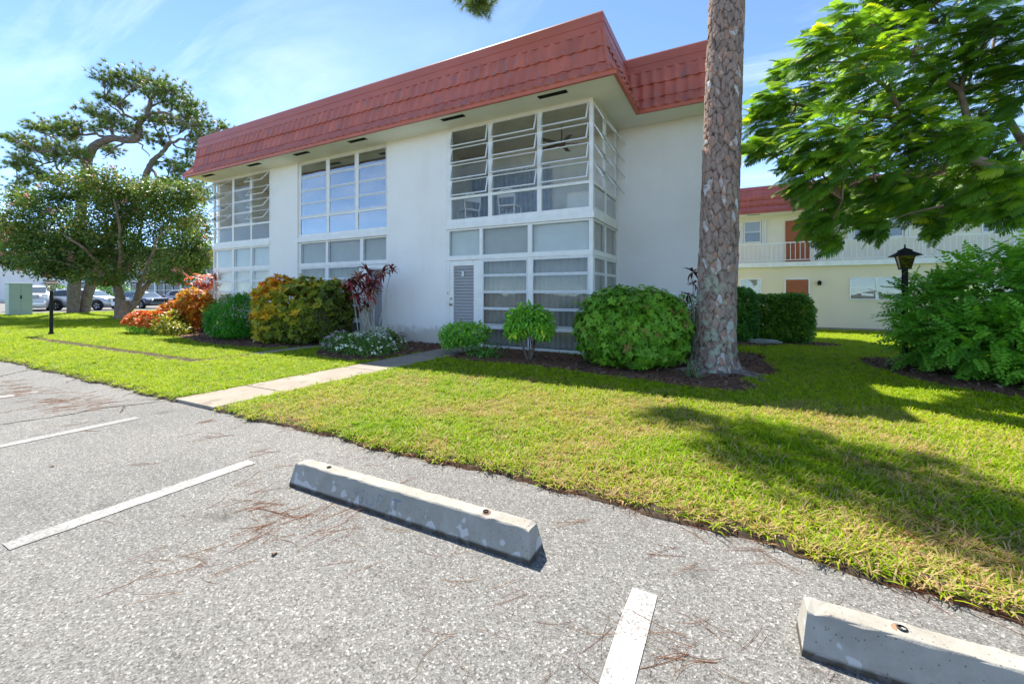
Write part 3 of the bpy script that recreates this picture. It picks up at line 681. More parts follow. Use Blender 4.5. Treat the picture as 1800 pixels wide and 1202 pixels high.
# ================================================================== STREET OBJECTS
def concrete_stop_mat():
    m, t, out = new_mat('weathered_precast'); b = N(t, 'ShaderNodeBsdfPrincipled'); b.inputs['Roughness'].default_value = 0.9; b.inputs['Specular IOR Level'].default_value = 0.2
    g = N(t, 'ShaderNodeNewGeometry')
    n = N(t, 'ShaderNodeTexNoise'); n.inputs['Scale'].default_value = 6; n.inputs['Detail'].default_value = 9; n.inputs['Roughness'].default_value = 0.7; t.links.new(g.outputs['Position'], n.inputs['Vector'])
    r = ramp(t, [(0.3, (0.25, 0.228, 0.19)), (0.55, (0.33, 0.31, 0.265)), (0.75, (0.385, 0.365, 0.32))]); t.links.new(n.outputs['Fac'], r.inputs[0])
    n2 = N(t, 'ShaderNodeTexNoise'); n2.inputs['Scale'].default_value = 13; n2.inputs['Detail'].default_value = 1.5; t.links.new(g.outputs['Position'], n2.inputs['Vector'])
    sx = N(t, 'ShaderNodeSeparateXYZ'); t.links.new(g.outputs['Position'], sx.inputs[0])
    mr = N(t, 'ShaderNodeMapRange'); mr.inputs['From Min'].default_value = 0.02; mr.inputs['From Max'].default_value = 0.14; mr.inputs['To Min'].default_value = 0.08; mr.inputs['To Max'].default_value = -0.16
    t.links.new(sx.outputs['Z'], mr.inputs['Value'])
    ad = N(t, 'ShaderNodeMath', operation='ADD'); t.links.new(n2.outputs['Fac'], ad.inputs[0]); t.links.new(mr.outputs[0], ad.inputs[1])
    r2 = ramp(t, [(0.585, (0, 0, 0)), (0.605, (1, 1, 1))]); t.links.new(ad.outputs[0], r2.inputs[0])
    mx = N(t, 'ShaderNodeMix', data_type='RGBA'); t.links.new(r2.outputs[0], mx.inputs['Factor']); t.links.new(r.outputs[0], mx.inputs[6]); mx.inputs[7].default_value = (0.47, 0.46, 0.435, 1)
    # air holes
    v = N(t, 'ShaderNodeTexVoronoi'); v.inputs['Scale'].default_value = 45; t.links.new(g.outputs['Position'], v.inputs['Vector'])
    r3 = ramp(t, [(0.10, (0.35, 0.33, 0.3)), (0.16, (1, 1, 1))]); t.links.new(v.outputs['Distance'], r3.inputs[0])
    m2 = N(t, 'ShaderNodeMix', data_type='RGBA', blend_type='MULTIPLY'); m2.inputs['Factor'].default_value = 0.8; t.links.new(mx.outputs[2], m2.inputs[6]); t.links.new(r3.outputs[0], m2.inputs[7])
    # darker band along the foot
    r4 = ramp(t, [(0.020, (0.22, 0.20, 0.18)), (0.032, (1, 1, 1))]); t.links.new(sx.outputs['Z'], r4.inputs[0])
    m3 = N(t, 'ShaderNodeMix', data_type='RGBA', blend_type='MULTIPLY'); m3.inputs['Factor'].default_value = 1; t.links.new(m2.outputs[2], m3.inputs[6]); t.links.new(r4.outputs[0], m3.inputs[7])
    t.links.new(m3.outputs[2], b.inputs['Base Color'])
    n5 = N(t, 'ShaderNodeTexNoise'); n5.inputs['Scale'].default_value = 160; t.links.new(g.outputs['Position'], n5.inputs['Vector'])
    bp = N(t, 'ShaderNodeBump'); bp.inputs['Strength'].default_value = 0.35; bp.inputs['Distance'].default_value = 0.004; t.links.new(n5.outputs['Fac'], bp.inputs['Height']); t.links.new(bp.outputs[0], b.inputs['Normal'])
    t.links.new(b.outputs[0], out.inputs[0]); return m
M['stop'] = concrete_stop_mat(); M['rust'] = plain('rust_stain', (0.22, 0.13, 0.08), 0.9, 0.3, 60)
def stencil_mat():
    m, t, out = new_mat('faded_blue_stencil'); d = N(t, 'ShaderNodeBsdfDiffuse'); d.inputs['Color'].default_value = (0.20, 0.28, 0.38, 1)
    tr = N(t, 'ShaderNodeBsdfTransparent'); g = N(t, 'ShaderNodeNewGeometry')
    n = N(t, 'ShaderNodeTexNoise'); n.inputs['Scale'].default_value = 30; n.inputs['Detail'].default_value = 6; t.links.new(g.outputs['Position'], n.inputs['Vector'])
    r = ramp(t, [(0.44, (0.03, 0.03, 0.03)), (0.68, (0.62, 0.62, 0.62))]); t.links.new(n.outputs['Fac'], r.inputs[0])
    ms = N(t, 'ShaderNodeMixShader'); t.links.new(r.outputs[0], ms.inputs[0]); t.links.new(tr.outputs[0], ms.inputs[1]); t.links.new(d.outputs[0], ms.inputs[2]); t.links.new(ms.outputs[0], out.inputs[0]); return m
M['stencil'] = stencil_mat()
def wheel_stop(x0, x1, label, text=None):
    yc = 1.937; L = x1-x0
    e = empty('wheel_stop', (x0, yc, 0), 0, label, 'wheel stop', 'concrete wheel stops at the parking bays')
    prof = [(-0.080, 0.0), (-0.080, 0.022), (-0.046, 0.145), (-0.040, 0.152), (0.040, 0.152), (0.046, 0.145), (0.080, 0.022), (0.080, 0.0)]
    mb = MB(); n = 40; rows = []
    for i in range(n+1):
        t_ = i/n; x = L*t_; k = 1.0
        rows.append([(x+(0.022 if i == 0 else -0.022 if i == n else 0)*(z/0.152), y+rng.normal(0, 0.0014), z+(rng.normal(0, 0.0016) if z > 0.01 else 0)-(abs(rng.normal(0, 0.005)) if (z > 0.14 and i in (0, 1, n-1, n)) else 0)) for y, z in prof])
    mb.grid(rows, sm=False); mb.poly([p for p in rows[0]]); mb.poly([p for p in reversed(rows[-1])])
    o = mb.build('bar', M['stop'], e); bevel(o, 0.005, 2)
    for xx in (0.30, L-0.30):
        MB().lathe([(0.0, 0.0), (0.028, 0.0), (0.030, -0.002)], 14, (xx, 0.0, 0.1523)).build('rust_stain', M['rust'], e); h = MB(); h.lathe([(0.0, 0.0), (0.013, 0.0), (0.016, 0.004), (0.012, 0.006)], 12, (xx, 0.0, 0.1535)); h.build('pin_hole', M['vent'], e)
    if text:
        c = bpy.data.curves.new('lettering', 'FONT'); c.body = text; c.size = 0.115; c.align_x = 'CENTER'; c.space_character = 1.1
        text_part(c, 'lettering', M['stencil'], e, (0.80, -0.0775, 0.036), (R(90-15.4), 0, 0))
wheel_stop(-2.706, -0.881, 'weathered concrete wheel stop with faded blue stencil letters', 'GUEST')
wheel_stop(0.212, 2.04, 'concrete wheel stop cut off by the bottom right corner')

def lamp_post(x, y, z0, H_, label, s=1.0, dark_glass=True):
    e = empty('lamp_post', (x, y, z0), 0, label, 'lamp post', 'black garden lamp posts')
    hz = H_-0.42*s
    mb = MB(); mb.lathe([(0.0, 0.0), (0.07*s, 0.0), (0.07*s, 0.05), (0.045*s, 0.09), (0.042*s, hz*0.5), (0.042*s, hz-0.02), (0.055*s, hz), (0.0, hz)], 14); mb.build('pole', M['black'], e)
    # lantern: tapered glazed cage
    b0, b1 = 0.065*s, 0.105*s; z1, z2 = hz, hz+0.21*s
    mb = MB()
    for k in range(4):
        a = math.pi/4+k*math.pi/2
        p0 = (b0*1.41*math.cos(a), b0*1.41*math.sin(a), z1); p1 = (b1*1.41*math.cos(a), b1*1.41*math.sin(a), z2); mb.tube([p0, p1], 0.007*s, 6)
    mb.box(-b0-0.01, b0+0.01, -b0-0.01, b0+0.01, z1-0.012, z1+0.004); mb.build('lantern_cage', M['black'], e)
    for k in range(4):
        a0 = math.pi/4+k*math.pi/2; a1 = a0+math.pi/2
        c0 = [b0*1.38*math.cos(a0), b0*1.38*math.sin(a0), z1]; c1 = [b0*1.38*math.cos(a1), b0*1.38*math.sin(a1), z1]
        d1 = [b1*1.38*math.cos(a1), b1*1.38*math.sin(a1), z2]; d0 = [b1*1.38*math.cos(a0), b1*1.38*math.sin(a0), z2]
        mb = MB(); mb.quad(c0, c1, d1, d0); o = mb.build('pane', M['lampglass_dark'] if dark_glass else M['lampglass'], e)
        so = o.modifiers.new('thick', 'SOLIDIFY'); so.thickness = 0.003
    mb = MB(); mb.lathe([(0.0, 0), (0.03*s, 0.0), (0.034*s, 0.05*s), (0.03*s, 0.11*s), (0.0, 0.13*s)], 12, (0, 0, z1+0.02)); mb.build('bulb', M['number'], e)
    mb = MB(); w = 0.185*s
    def sq(hw, z): return [(-hw, -hw, z), (hw, -hw, z), (hw, hw, z), (-hw, hw, z)]
    rows = [sq(0.11*s, z2), sq(w, z2), sq(w, z2+0.008*s), sq(0.075*s, z2+0.085*s), sq(0.085*s, z2+0.09*s), sq(0.085*s, z2+0.098*s), sq(0.035*s, z2+0.13*s), sq(0.012*s, z2+0.14*s), sq(0.008*s, z2+0.19*s), sq(0.001, z2+0.21*s)]
    mb.grid(rows, closed_u=True, sm=False); mb.build('cap', M['black'], e)
M['lampglass_dark'] = glass_mat('smoked_lamp_glass', (0.18, 0.18, 0.18), 0.06, 0.05)
lamp_post(2.57, 9.58, 0.02, 2.14, 'black lantern lamp post rising from the right shrub', 1.0)
lamp_post(-18.77, 4.96, 0.03, 1.78, 'black lantern lamp post on the left lawn', 1.0, False)

# garden hose coiled on the ground
pts = []
for i in range(110):
    a = i*0.28; rr = 0.27+0.09*math.sin(i*0.19)+0.05*math.sin(i*0.47)
    pts.append((0.62+rr*1.2*math.cos(a), 13.2+rr*0.8*math.sin(a), float(ground_z(0.6, 13.2))+0.05+0.0008*i))
o = MB().tube(pts, 0.011, 6).build('garden_hose', plain('pale_hose', (0.45, 0.50, 0.45), 0.5)); tag(o, 'pale garden hose coiled on the ground behind the pine', 'hose')

# ---------------- right building
RBE = empty('apartment_building', (0, 0, 0)); tag(RBE, 'cream two-storey building with balcony railing behind the pine trunk', 'building')
ZG = -0.48; LX0, LX1 = -3.0, 16.0
def rb(name, mat, *bx):
    mb = MB()
    for b in bx: mb.box(*b)
    return mb.build(name, M[mat], RBE)
rb('wall', 'cream', (LX0, LX1, 25.80, 26.0, ZG-0.3, 2.66)); rb('wall', 'creamtop', (LX0, LX1, 26.90, 27.1, 2.90, 5.50))
rb('foundation', 'concrete', (LX0, LX1, 25.74, 25.80, ZG-0.3, ZG+0.10))
rb('balcony_slab', 'rail', (LX0, LX1, 25.62, 26.95, 2.66, 2.90)); rb('soffit', 'soffit', (LX0, LX1, 25.65, 27.3, 5.50, 5.56))
rb('soffit_vent', 'vent', (0.55, 1.15, 26.0, 26.15, 5.492, 5.498))
# roof: three corrugated courses plus coping
rroof = empty('roof', (0, 0, 0), parent=RBE)
for ci, (p0, p1) in enumerate((((0.0, 5.54), (0.22, 5.86)), ((0.21, 5.85), (0.27, 6.20)), ((0.255, 6.185), (0.32, 6.55)))):
    mb = MB(); rows = []; xs = np.arange(LX0, LX1, 0.035)
    for t_, lift in ((0, -0.004), (0, 0.022), (1, 0.006)):
        wv = (0.5-0.5*np.cos(2*np.pi*xs/0.25))**1.5
        rows.append([(x, 25.55+p0[0]+(p1[0]-p0[0])*t_-(lift+(0.028*wv[i] if lift > 0 else 0)), p0[1]+(p1[1]-p0[1])*t_) for i, x in enumerate(xs)])
    mb.grid(rows); mb.build('tile_course', M['roof2'], rroof)['kind'] = 'stuff'
MB().box(LX0, LX1, 25.55-0.01, 25.62, 5.47, 5.55).build('eave_edge', M['roof2'], rroof)
mb = MB(); mb.grid([[(LX0, 25.55+o_, z_) for o_, z_ in ((0.34, 6.52), (0.29, 6.53), (0.31, 6.74), (0.28, 6.745), (0.31, 6.93), (6, 6.95))], [(LX1, 25.55+o_, z_) for o_, z_ in ((0.34, 6.52), (0.29, 6.53), (0.31, 6.74), (0.28, 6.745), (0.31, 6.93), (6, 6.95))]], sm=False)
mb.build('coping', M['roof2'], rroof)
# railing
rl = empty('railing', (0, 0, 0), parent=RBE)
box_obj('top_rail', M['rail'], rl, LX0, LX1, 25.66, 25.70, 3.86, 3.91); box_obj('bottom_rail', M['rail'], rl, LX0, LX1, 25.665, 25.695, 2.99, 3.02)
bm_ = MB().box(-0.011, 0.011, -0.011, 0.011, 3.02, 3.86).mesh('baluster', M['rail'])
x = -0.4
while x < 13.5: link('baluster', bm_, rl, (x, 25.68, 0)); x += 0.205
for x in (-1.3, 1.65, 4.6, 7.5, 10.4, 13.3): box_obj('post', M['rail'], rl, x-0.02, x+0.02, 25.655, 25.705, 2.905, 3.90)
def far_window(x0, x1, z0, z1, y, shutters=False, split=1, half=True):
    w = empty('window', (0, 0, 0), parent=RBE); mb = MB(); t = 0.05
    mb.box(x0-t, x1+t, y-0.04, y, z1, z1+t); mb.box(x0-t, x1+t, y-0.06, y, z0-t, z0); mb.box(x0-t, x0, y-0.04, y, z0, z1); mb.box(x1, x1+t, y-0.04, y, z0, z1)
    for k in range(1, split): xm = x0+(x1-x0)*k/split; mb.box(xm-0.06, xm+0.06, y-0.04, y, z0, z1)
    zm = (z0+z1)/2; mb.box(x0, x1, y-0.035, y-0.002, zm-0.018, zm+0.018)
    mb.build('frame', M['rail'], w)
    for k in range(split):
        a = x0+(x1-x0)*k/split+(0.06 if k else 0); b = x0+(x1-x0)*(k+1)/split-(0.06 if k < split-1 else 0)
        box_obj('pane', M['glass_far'], w, a, b, y-0.02, y-0.016, z0, z1)
        box_obj('blind', M['shade'], w, a, b, y-0.010, y-0.004, zm-0.05, z1); box_obj('blind', M['shade_dark'], w, a, b, y-0.010, y-0.004, z0, zm-0.05)
    if shutters:
        for sx_, xa in ((-1, x0-0.30), (1, x1+0.10)):
            mb = MB()
            for k in range(3): mb.box(xa+k*0.07, xa+k*0.07+0.055, y-0.09+0.02*(k % 2), y-0.045, z0-0.12, z1+0.08)
            mb.build('folded_shutter', M['rail'], w)
M['glass_far'] = glass_mat('far_window_glass', (0.85, 0.87, 0.85), 0.03)
far_window(0.46, 1.18, 4.14, 5.22, 26.90, True); far_window(5.3, 7.1, 4.10, 5.10, 26.90, True, 2); far_window(9.9, 11.6, 4.10, 5.0, 26.90, False, 2); far_window(13.0, 14.6, 4.1, 5.0, 26.9, False, 2)
far_window(0.24, 1.15, 1.04, 2.02, 25.80); far_window(4.93, 6.9, 1.04, 2.02, 25.80, False, 2); far_window(9.5, 11.3, 1.04, 2.02, 25.80, False, 2)
for nm, x0, x1, z0, z1, y in (('upper', 2.42, 3.38, 2.91, 5.10, 26.90), ('lower', 2.28, 3.24, ZG+0.1, 2.0, 25.80)):
    d = empty('door', (0, 0, 0), parent=RBE)
    box_obj('leaf', M['browndoor'], d, x0, x1, y-0.03, y, z0, z1)
    mb = MB(); mb.box(x0-0.06, x0, y-0.05, y, z0, z1); mb.box(x1, x1+0.06, y-0.05, y, z0, z1); mb.box(x0-0.06, x1+0.06, y-0.05, y, z1, z1+0.06); mb.build('frame', M['browndoor'] if nm == 'upper' else M['rail'], d)
    MB().lathe([(0, 0), (0.03, 0), (0.03, 0.05), (0, 0.06)], 10).build('knob', M['brass'], d, (x0+0.09, y-0.03, z0+1.0), (R(90), 0, 0))
wl = empty('wall_lamp', (3.68, 25.76, 1.80), 0, 'small dark wall lantern beside the lower brown door', 'wall lamp')
MB().box(-0.03, 0.03, -0.02, 0.04, 0.05, 0.11).build('bracket', M['black'], wl); MB().lathe([(0.0, -0.10), (0.07, -0.10), (0.09, 0.06), (0.10, 0.07), (0.02, 0.14), (0, 0.15)], 8, (0, -0.08, 0)).build('lantern', M['black'], wl)

# ---------------- left building, far behind the cars (axis along the camera's right-hand side)
LBL = empty('apartment_building', (-86, 19, 0), math.atan2(0.45, 0.89)); tag(LBL, 'white building with red roof far behind the parked cars', 'building')
def lb(name, mat, b): return MB().box(*b).build(name, M[mat], LBL)
lb('wall', 'stucco', (-14, 9.0, 0, 9, 0, 5.5)); lb('soffit', 'soffit', (-14.8, 30.6, -0.75, 9.8, 5.5, 5.56))
lroof = empty('roof', (0, 0, 0), parent=LBL)
for k, (o0, z0, o1, z1) in enumerate(((0, 5.56, 0.25, 5.9), (0.23, 5.9, 0.30, 6.25), (0.28, 6.25, 0.36, 6.6), (0.3, 6.6, 0.36, 7.0))):
    mb = MB(); mb.quad((-14.8, -0.8+o0, z0), (30.6, -0.8+o0, z0), (30.6, -0.8+o1, z1), (-14.8, -0.8+o1, z1)); mb.quad((30.6-o0, -0.8+o0, z0), (30.6-o0, 9.8, z0), (30.6-o1, 9.8, z1), (30.6-o1, -0.8+o1, z1))
    mb.build('tile_course', M['roof2'], lroof)
lb('wall', 'stucco', (9.0, 30, 2.2, 9, 0, 5.5))
lb('balcony_slab', 'rail', (9.0, 30, -0.05, 2.2, 2.75, 3.0))
for x in np.arange(9.0, 30.1, 3.5): lb('post', 'rail', (x-0.09, x+0.09, -0.02, 0.16, 0, 5.5))
for k in range(6):
    x0 = 9.1+3.5*k
    for z0 in (0.0, 3.0):
        w = empty('window', (0, 0, 0), parent=LBL)
        mb = MB()
        for j in range(4): mb.box(x0+j*1.1, x0+j*1.1+0.09, 0.0, 0.1, z0+0.05, z0+2.5)
        for zz in (0.05, 0.85, 1.65, 2.45): mb.box(x0, x0+3.35, 0.005, 0.095, z0+zz, z0+zz+0.08)
        mb.build('frame', M['rail'], w); box_obj('pane', M['darkpane'], w, x0, x0+3.35, 0.12, 0.14, z0+0.05, z0+2.5)

# ---------------- utility cabinet
ub = empty('utility_cabinet', (-37.2, 8.5, 0.03), R(88)); tag(ub, 'pale green utility cabinet on the far left lawn', 'cabinet')
M['cabinet'] = plain('pale_green_enamel', (0.36, 0.42, 0.34), 0.5, 0.06, 1.5)
bevel(MB().box(-0.46, 0.46, -0.4, 0.4, 0.0, 1.80).build('body', M['cabinet'], ub), 0.02)
bevel(MB().box(-0.49, 0.49, -0.43, 0.43, 1.80, 1.86).build('lid', M['cabinet'], ub), 0.02)
bevel(MB().box(-0.42, -0.015, -0.415, -0.40, 0.30, 1.72).build('door', M['cabinet'], ub), 0.005); bevel(MB().box(0.015, 0.42, -0.415, -0.40, 0.30, 1.72).build('door', M['cabinet'], ub), 0.005)
MB().box(-0.03, 0.03, -0.44, -0.415, 0.95, 1.15).build('handle', M['black'], ub)

# ---------------- cars
M['tyre'] = plain('tyre_rubber', (0.02, 0.02, 0.02), 0.8); M['rim'] = plain('alloy_rim', (0.6, 0.6, 0.62), 0.3, metal=0.7)
M['carglass'] = plain('tinted_car_glass', (0.03, 0.04, 0.05), 0.05, spec=0.9); M['redlamp'] = plain('red_lamp', (0.5, 0.01, 0.02), 0.2); M['headlamp'] = plain('clear_headlamp', (0.7, 0.72, 0.75), 0.1)
M['cladding'] = plain('black_cladding', (0.03, 0.03, 0.033), 0.7)
def paint(name, col, metal=0.4):
    m, t, out = new_mat(name); b = N(t, 'ShaderNodeBsdfPrincipled'); b.inputs['Base Color'].default_value = (*col, 1); b.inputs['Metallic'].default_value = metal
    b.inputs['Roughness'].default_value = 0.3; b.inputs['Coat Weight'].default_value = 0.8; b.inputs['Coat Roughness'].default_value = 0.05
    t.links.new(b.outputs[0], out.inputs[0]); return m
def car(loc, rz, label, col, top, belt, L, Wd, wheel_r, kind='suv', clad=True, metal=0.4):
    """top: [(x, z)] outline of the whole upper side from front bumper to tail; belt: z of the window line. x=0 is the front."""
    e = empty('parked_car', loc, rz, label, 'car', 'cars parked beyond the left lawn')
    pm = paint('car_paint_'+label.split()[0], col, metal)
    tx = np.array([p[0] for p in top]); tz = np.array([p[1] for p in top]); xs = np.linspace(0.0, L, 45)
    z_top = np.interp(xs, tx, tz)
    k = np.array([0.25, 0.5, 0.25]); z_s = np.convolve(np.pad(z_top, 1, 'edge'), k, 'valid')
    fx0, fx1 = L*0.195, L*0.80
    rows = []
    for x, zt in zip(xs, z_s):
        end = min(x, L-x); taper = 1-0.16*max(0, 1-end/0.5)**2; hw = Wd/2*taper
        zb = 0.24+0.10*max(0, 1-end/0.35)
        for c in (fx0, fx1):
            dd = wheel_r*1.14
            if abs(x-c) < dd: zb = max(zb, wheel_r+math.sqrt(dd*dd-(x-c)**2)*0.98)
        zbelt = min(belt, zt-0.05); rw = hw-0.24*max(0, (zt-belt))/0.6 if zt > belt else hw-0.06
        zm = (zb+zbelt)/2
        sec = [(0, zb), (hw*0.93, zb), (hw*1.0, max(zb+0.01, zm)), (hw*0.975, zbelt), (rw, zt-0.03), (rw*0.86, zt), (0, zt+0.012)]
        rows.append([(x, y, z) for y, z in sec]+[(x, -y, z) for y, z in reversed(sec[1:-1])])
    mb = MB(); mb.grid(rows, closed_u=True); mb.poly(rows[0]); mb.poly(list(reversed(rows[-1])))
    mb.build('body', pm, e)
    gi = [i for i, zt in enumerate(z_s) if zt > belt+0.12]
    for s_ in (-1, 1):                                       # side glass, one pane per door
        cuts = [gi[0]+2, (gi[0]*0.52+gi[-1]*0.48), gi[-1]-2]
        for a, b in zip(cuts[:-1], cuts[1:]):
            ii = list(range(int(a)+1, int(b))); A = []; B = []
            for i in ii:
                p = rows[i][3]; q = rows[i][4]
                A.append((p[0], s_*(p[1]+0.006), p[2]+0.03)); B.append((q[0], s_*(q[1]+0.012), max(p[2]+0.04, q[2]-0.035)))
            if len(A) > 1: mb = MB(); mb.grid([A, B]); mb.build('side_window', M['carglass'], e)
    def cross_glass(i0, i1, name):
        A = [(rows[i0][5][0], y, rows[i0][5][2]+0.016) for y in np.linspace(-0.85, 0.85, 7)*rows[i0][5][1]]
        B = [(rows[i1][5][0], y, rows[i1][5][2]+0.016) for y in np.linspace(-0.85, 0.85, 7)*rows[i1][5][1]]
        mm = MB(); mid = [tuple((np.array(a)+np.array(b))/2+np.array((0, 0, 0.012))) for a, b in zip(A, B)]
        mm.grid([A, mid, B]); mm.build(name, M['carglass_light'], e)
    jf = [i for i in range(len(xs)-1) if z_s[i+1]-z_s[i] > 0.025 and z_s[i] > belt-0.06 and xs[i] < L*0.6]
    if jf: cross_glass(jf[0], jf[-1]+1, 'windscreen')
    jr = [i for i in range(len(xs)-1) if z_s[i]-z_s[i+1] > 0.03 and z_s[i] > belt and xs[i] > L*0.45]
    if jr: cross_glass(jr[0], jr[-1], 'rear_window')
    for c in (fx0, fx1):
        for s_ in (-1, 1):
            wh = empty('wheel', (c, s_*(Wd/2-0.10), wheel_r), 0, parent=e)
            mb = MB(); r = wheel_r; mb.lathe([(r*0.62, -0.10), (r*0.93, -0.105), (r, -0.07), (r, 0.07), (r*0.93, 0.105), (r*0.62, 0.10)], 28); mb.build('tyre', M['tyre'], wh, rot=(R(90), 0, 0))
            mb = MB(); mb.lathe([(r*0.63, -0.09), (r*0.60, 0.085), (r*0.55, 0.06), (0.02, 0.03), (0, 0.03)], 24)
            mb.build('rim', M['cladding'], wh, rot=(R(90*-s_), 0, 0))
            mb = MB()
            for q in range(5):
                a = q*2*math.pi/5
                for da in (-0.16, 0.16): mb.tube([(0.06*math.cos(a), 0.06*math.sin(a), 0.075), (r*0.6*math.cos(a+da), r*0.6*math.sin(a+da), 0.09)], 0.022, 5)
            mb.lathe([(r*0.60, 0.07), (r*0.64, 0.095), (r*0.66, 0.07)], 24); mb.build('spokes', M['rim'], wh, rot=(R(90*-s_), 0, 0))
            if clad:
                mb = MB(); A = []; B = []
                for a in np.linspace(-0.1, math.pi+0.1, 20):
                    A.append((c+wheel_r*1.13*math.cos(a), s_*(Wd/2+0.012), wheel_r+wheel_r*1.13*math.sin(a))); B.append((c+wheel_r*1.36*math.cos(a), s_*(Wd/2-0.005), wheel_r+wheel_r*1.34*math.sin(a)))
                mb.grid([A, B]); mb.build('arch_trim', M['cladding'], e)
    hwf = Wd/2*0.84
    for s_ in (-1, 1):
        bevel(MB().box(-0.015, 0.16, s_*hwf-0.16, s_*hwf+0.12, belt-0.24, belt-0.10).build('headlight', M['headlamp'], e), 0.03)
        bevel(MB().box(L-0.22, L+0.012, s_*hwf-0.10, s_*hwf+0.15, belt-0.16, belt+0.06).build('tail_light', M['redlamp'], e), 0.03)
        bevel(MB().box(L*0.33, L*0.33+0.12, s_*Wd/2-0.02+(0.10 if s_ > 0 else -0.18), s_*Wd/2+(0.18 if s_ > 0 else -0.08)+0.02, belt+0.02, belt+0.15).build('mirror', pm, e), 0.03)
    bevel(MB().box(-0.03, 0.06, -Wd*0.30, Wd*0.30, belt-0.34, belt-0.12).build('grille', M['cladding'], e), 0.02)
    if kind == 'pickup':
        for zz in (belt-0.30, belt-0.20): MB().box(-0.045, -0.03, -Wd*0.30, Wd*0.30, zz, zz+0.035).build('grille_bar', M['rim'], e)
        MB().lathe([(0.0, 0.0), (0.09, 0.0), (0.08, 0.02), (0.0, 0.03)], 12, sm=False).build('emblem', M['vent'], e, (-0.045, 0, belt-0.20), (0, R(-90), 0))
        bevel(MB().box(-0.10, 0.12, -Wd*0.47, Wd*0.47, 0.42, 0.66).build('bumper', M['rim'], e), 0.04)
    bevel(MB().box(L-0.06, L+0.02, -0.27, 0.27, belt-0.36, belt-0.22).build('plate_recess', M['cladding'], e), 0.01)
    return e
M['carglass_light'] = plain('sky_lit_car_glass', (0.10, 0.13, 0.15), 0.03, spec=1.0)
SUV = [(0, 0.55), (0.06, 0.80), (0.45, 0.94), (1.05, 1.04), (1.25, 1.09), (1.95, 1.55), (2.5, 1.60), (3.5, 1.57), (3.9, 1.48), (4.25, 1.12), (4.42, 0.98), (4.46, 0.6)]
SED = [(0, 0.5), (0.06, 0.72), (0.6, 0.88), (1.25, 0.95), (2.0, 1.38), (2.7, 1.44), (3.3, 1.36), (3.95, 1.04), (4.6, 0.98), (4.7, 0.6)]
PICK = [(0, 0.6), (0.05, 1.10), (0.5, 1.18), (1.45, 1.26), (1.6, 1.30), (2.15, 1.84), (3.6, 1.86), (3.85, 1.30), (3.95, 1.26), (5.6, 1.26), (5.7, 0.7)]
CAMR = math.atan2(0.4664, 0.8846)
def place(u, d): return None
# headings: the car's +X local axis points from nose to tail
car((-41.2, 14.5, 0.04), CAMR+math.pi+0.10, 'silver crossover parked behind the two pine trunks', (0.50, 0.55, 0.62), SUV, 1.02, 4.46, 1.80, 0.345)
car((-43.2, 10.2, 0.04), 2.72, 'white pickup truck showing its chrome grille beside the utility cabinet', (0.80, 0.81, 0.83), PICK, 1.28, 5.7, 2.0, 0.39, 'pickup', False, 0.0)
car((-41.9, 17.4, 0.04), CAMR+math.pi-0.35, 'dark blue sedan parked behind the crape myrtle trunk', (0.05, 0.06, 0.09), SED, 0.95, 4.7, 1.82, 0.33, 'sedan', False)
car((-44.5, 23.2, 0.04), CAMR+math.pi+0.15, 'grey sport utility car farthest right in the parked row', (0.40, 0.42, 0.45), SUV, 1.02, 4.46, 1.85, 0.36)
car((-39.2, 5.3, 0.04), CAMR+math.pi+0.1, 'white car cut off by the left picture edge', (0.70, 0.76, 0.85), SUV, 1.02, 4.46, 1.8, 0.345)
# ================================================================== VEGETATION
def norm(a): return a/np.maximum(np.linalg.norm(a, axis=-1, keepdims=True), 1e-9)
def blade(L, w, bend=0.0, segs=2, fold=0.0, wid=None, x0=0.0):
    """leaf along +x, face up +z, drooping by bend (radians over its length)"""
    prof = wid or [0.35, 1.0, 0.0] if segs == 2 else wid or [0.3]+[math.sin(math.pi*(0.15+0.85*i/segs))**0.8 for i in range(1, segs)]+[0.0]
    V = []; T = []; x, z, a = x0, 0.0, 0.0; F = []
    for i in range(segs+1):
        hw = w/2*prof[i]
        if prof[i] <= 0: V.append((x, 0, z)); T.append(i/segs)
        else:
            V += [(x, -hw, z+fold*hw), (x, hw, z+fold*hw)]; T += [i/segs]*2
        a += bend/segs; x += L/segs*math.cos(a); z -= L/segs*math.sin(a)
    for i in range(segs):
        b = 2*i
        if i == segs-1 and prof[-1] <= 0: F.append((b, b+2, b+1))
        else: F += [(b, b+2, b+1), (b+1, b+2, b+3)]
    return np.array(V, float), np.array(F, int), np.array(T, float)
def join(parts):
    V = []; F = []; T = []; n = 0
    for v, f, t in parts: V.append(v); F.append(f+n); T.append(t); n += len(v)
    return np.concatenate(V), np.concatenate(F), np.concatenate(T)
def rotv(v, ax, a):
    return v @ np.array(Matrix.Rotation(a, 3, ax)).T
def rosette(n, L, w, e0, e1, bend, segs=2, fold=0.0, jit=0.15, seed=1):
    r = np.random.default_rng(seed); P = []
    for i in range(n):
        v, f, t = blade(L*(1+r.normal(0, jit)), w*(1+r.normal(0, jit*0.6)), bend*(1+r.normal(0, 0.3)), segs, fold, x0=0.03*L)
        el = e0+(e1-e0)*((i*0.618) % 1.0)
        v = rotv(v, 'Y', -el); v = rotv(v, 'Z', i*2.39996+r.normal(0, 0.15)); P.append((v, f, t))
    return join(P)
def frames(axis, spin):
    z = norm(axis); ref = np.where(np.abs(z[:, 2:3]) < 0.95, np.array([[0, 0, 1.0]]), np.array([[1.0, 0, 0]]))
    x = norm(np.cross(ref, z)); y = np.cross(z, x); c = np.cos(spin)[:, None]; s = np.sin(spin)[:, None]
    return x*c+y*s, -x*s+y*c, z
def frames_dir(d, nrm):
    x = norm(d); z = norm(nrm-(nrm*x).sum(1, keepdims=True)*x); return x, np.cross(z, x), z
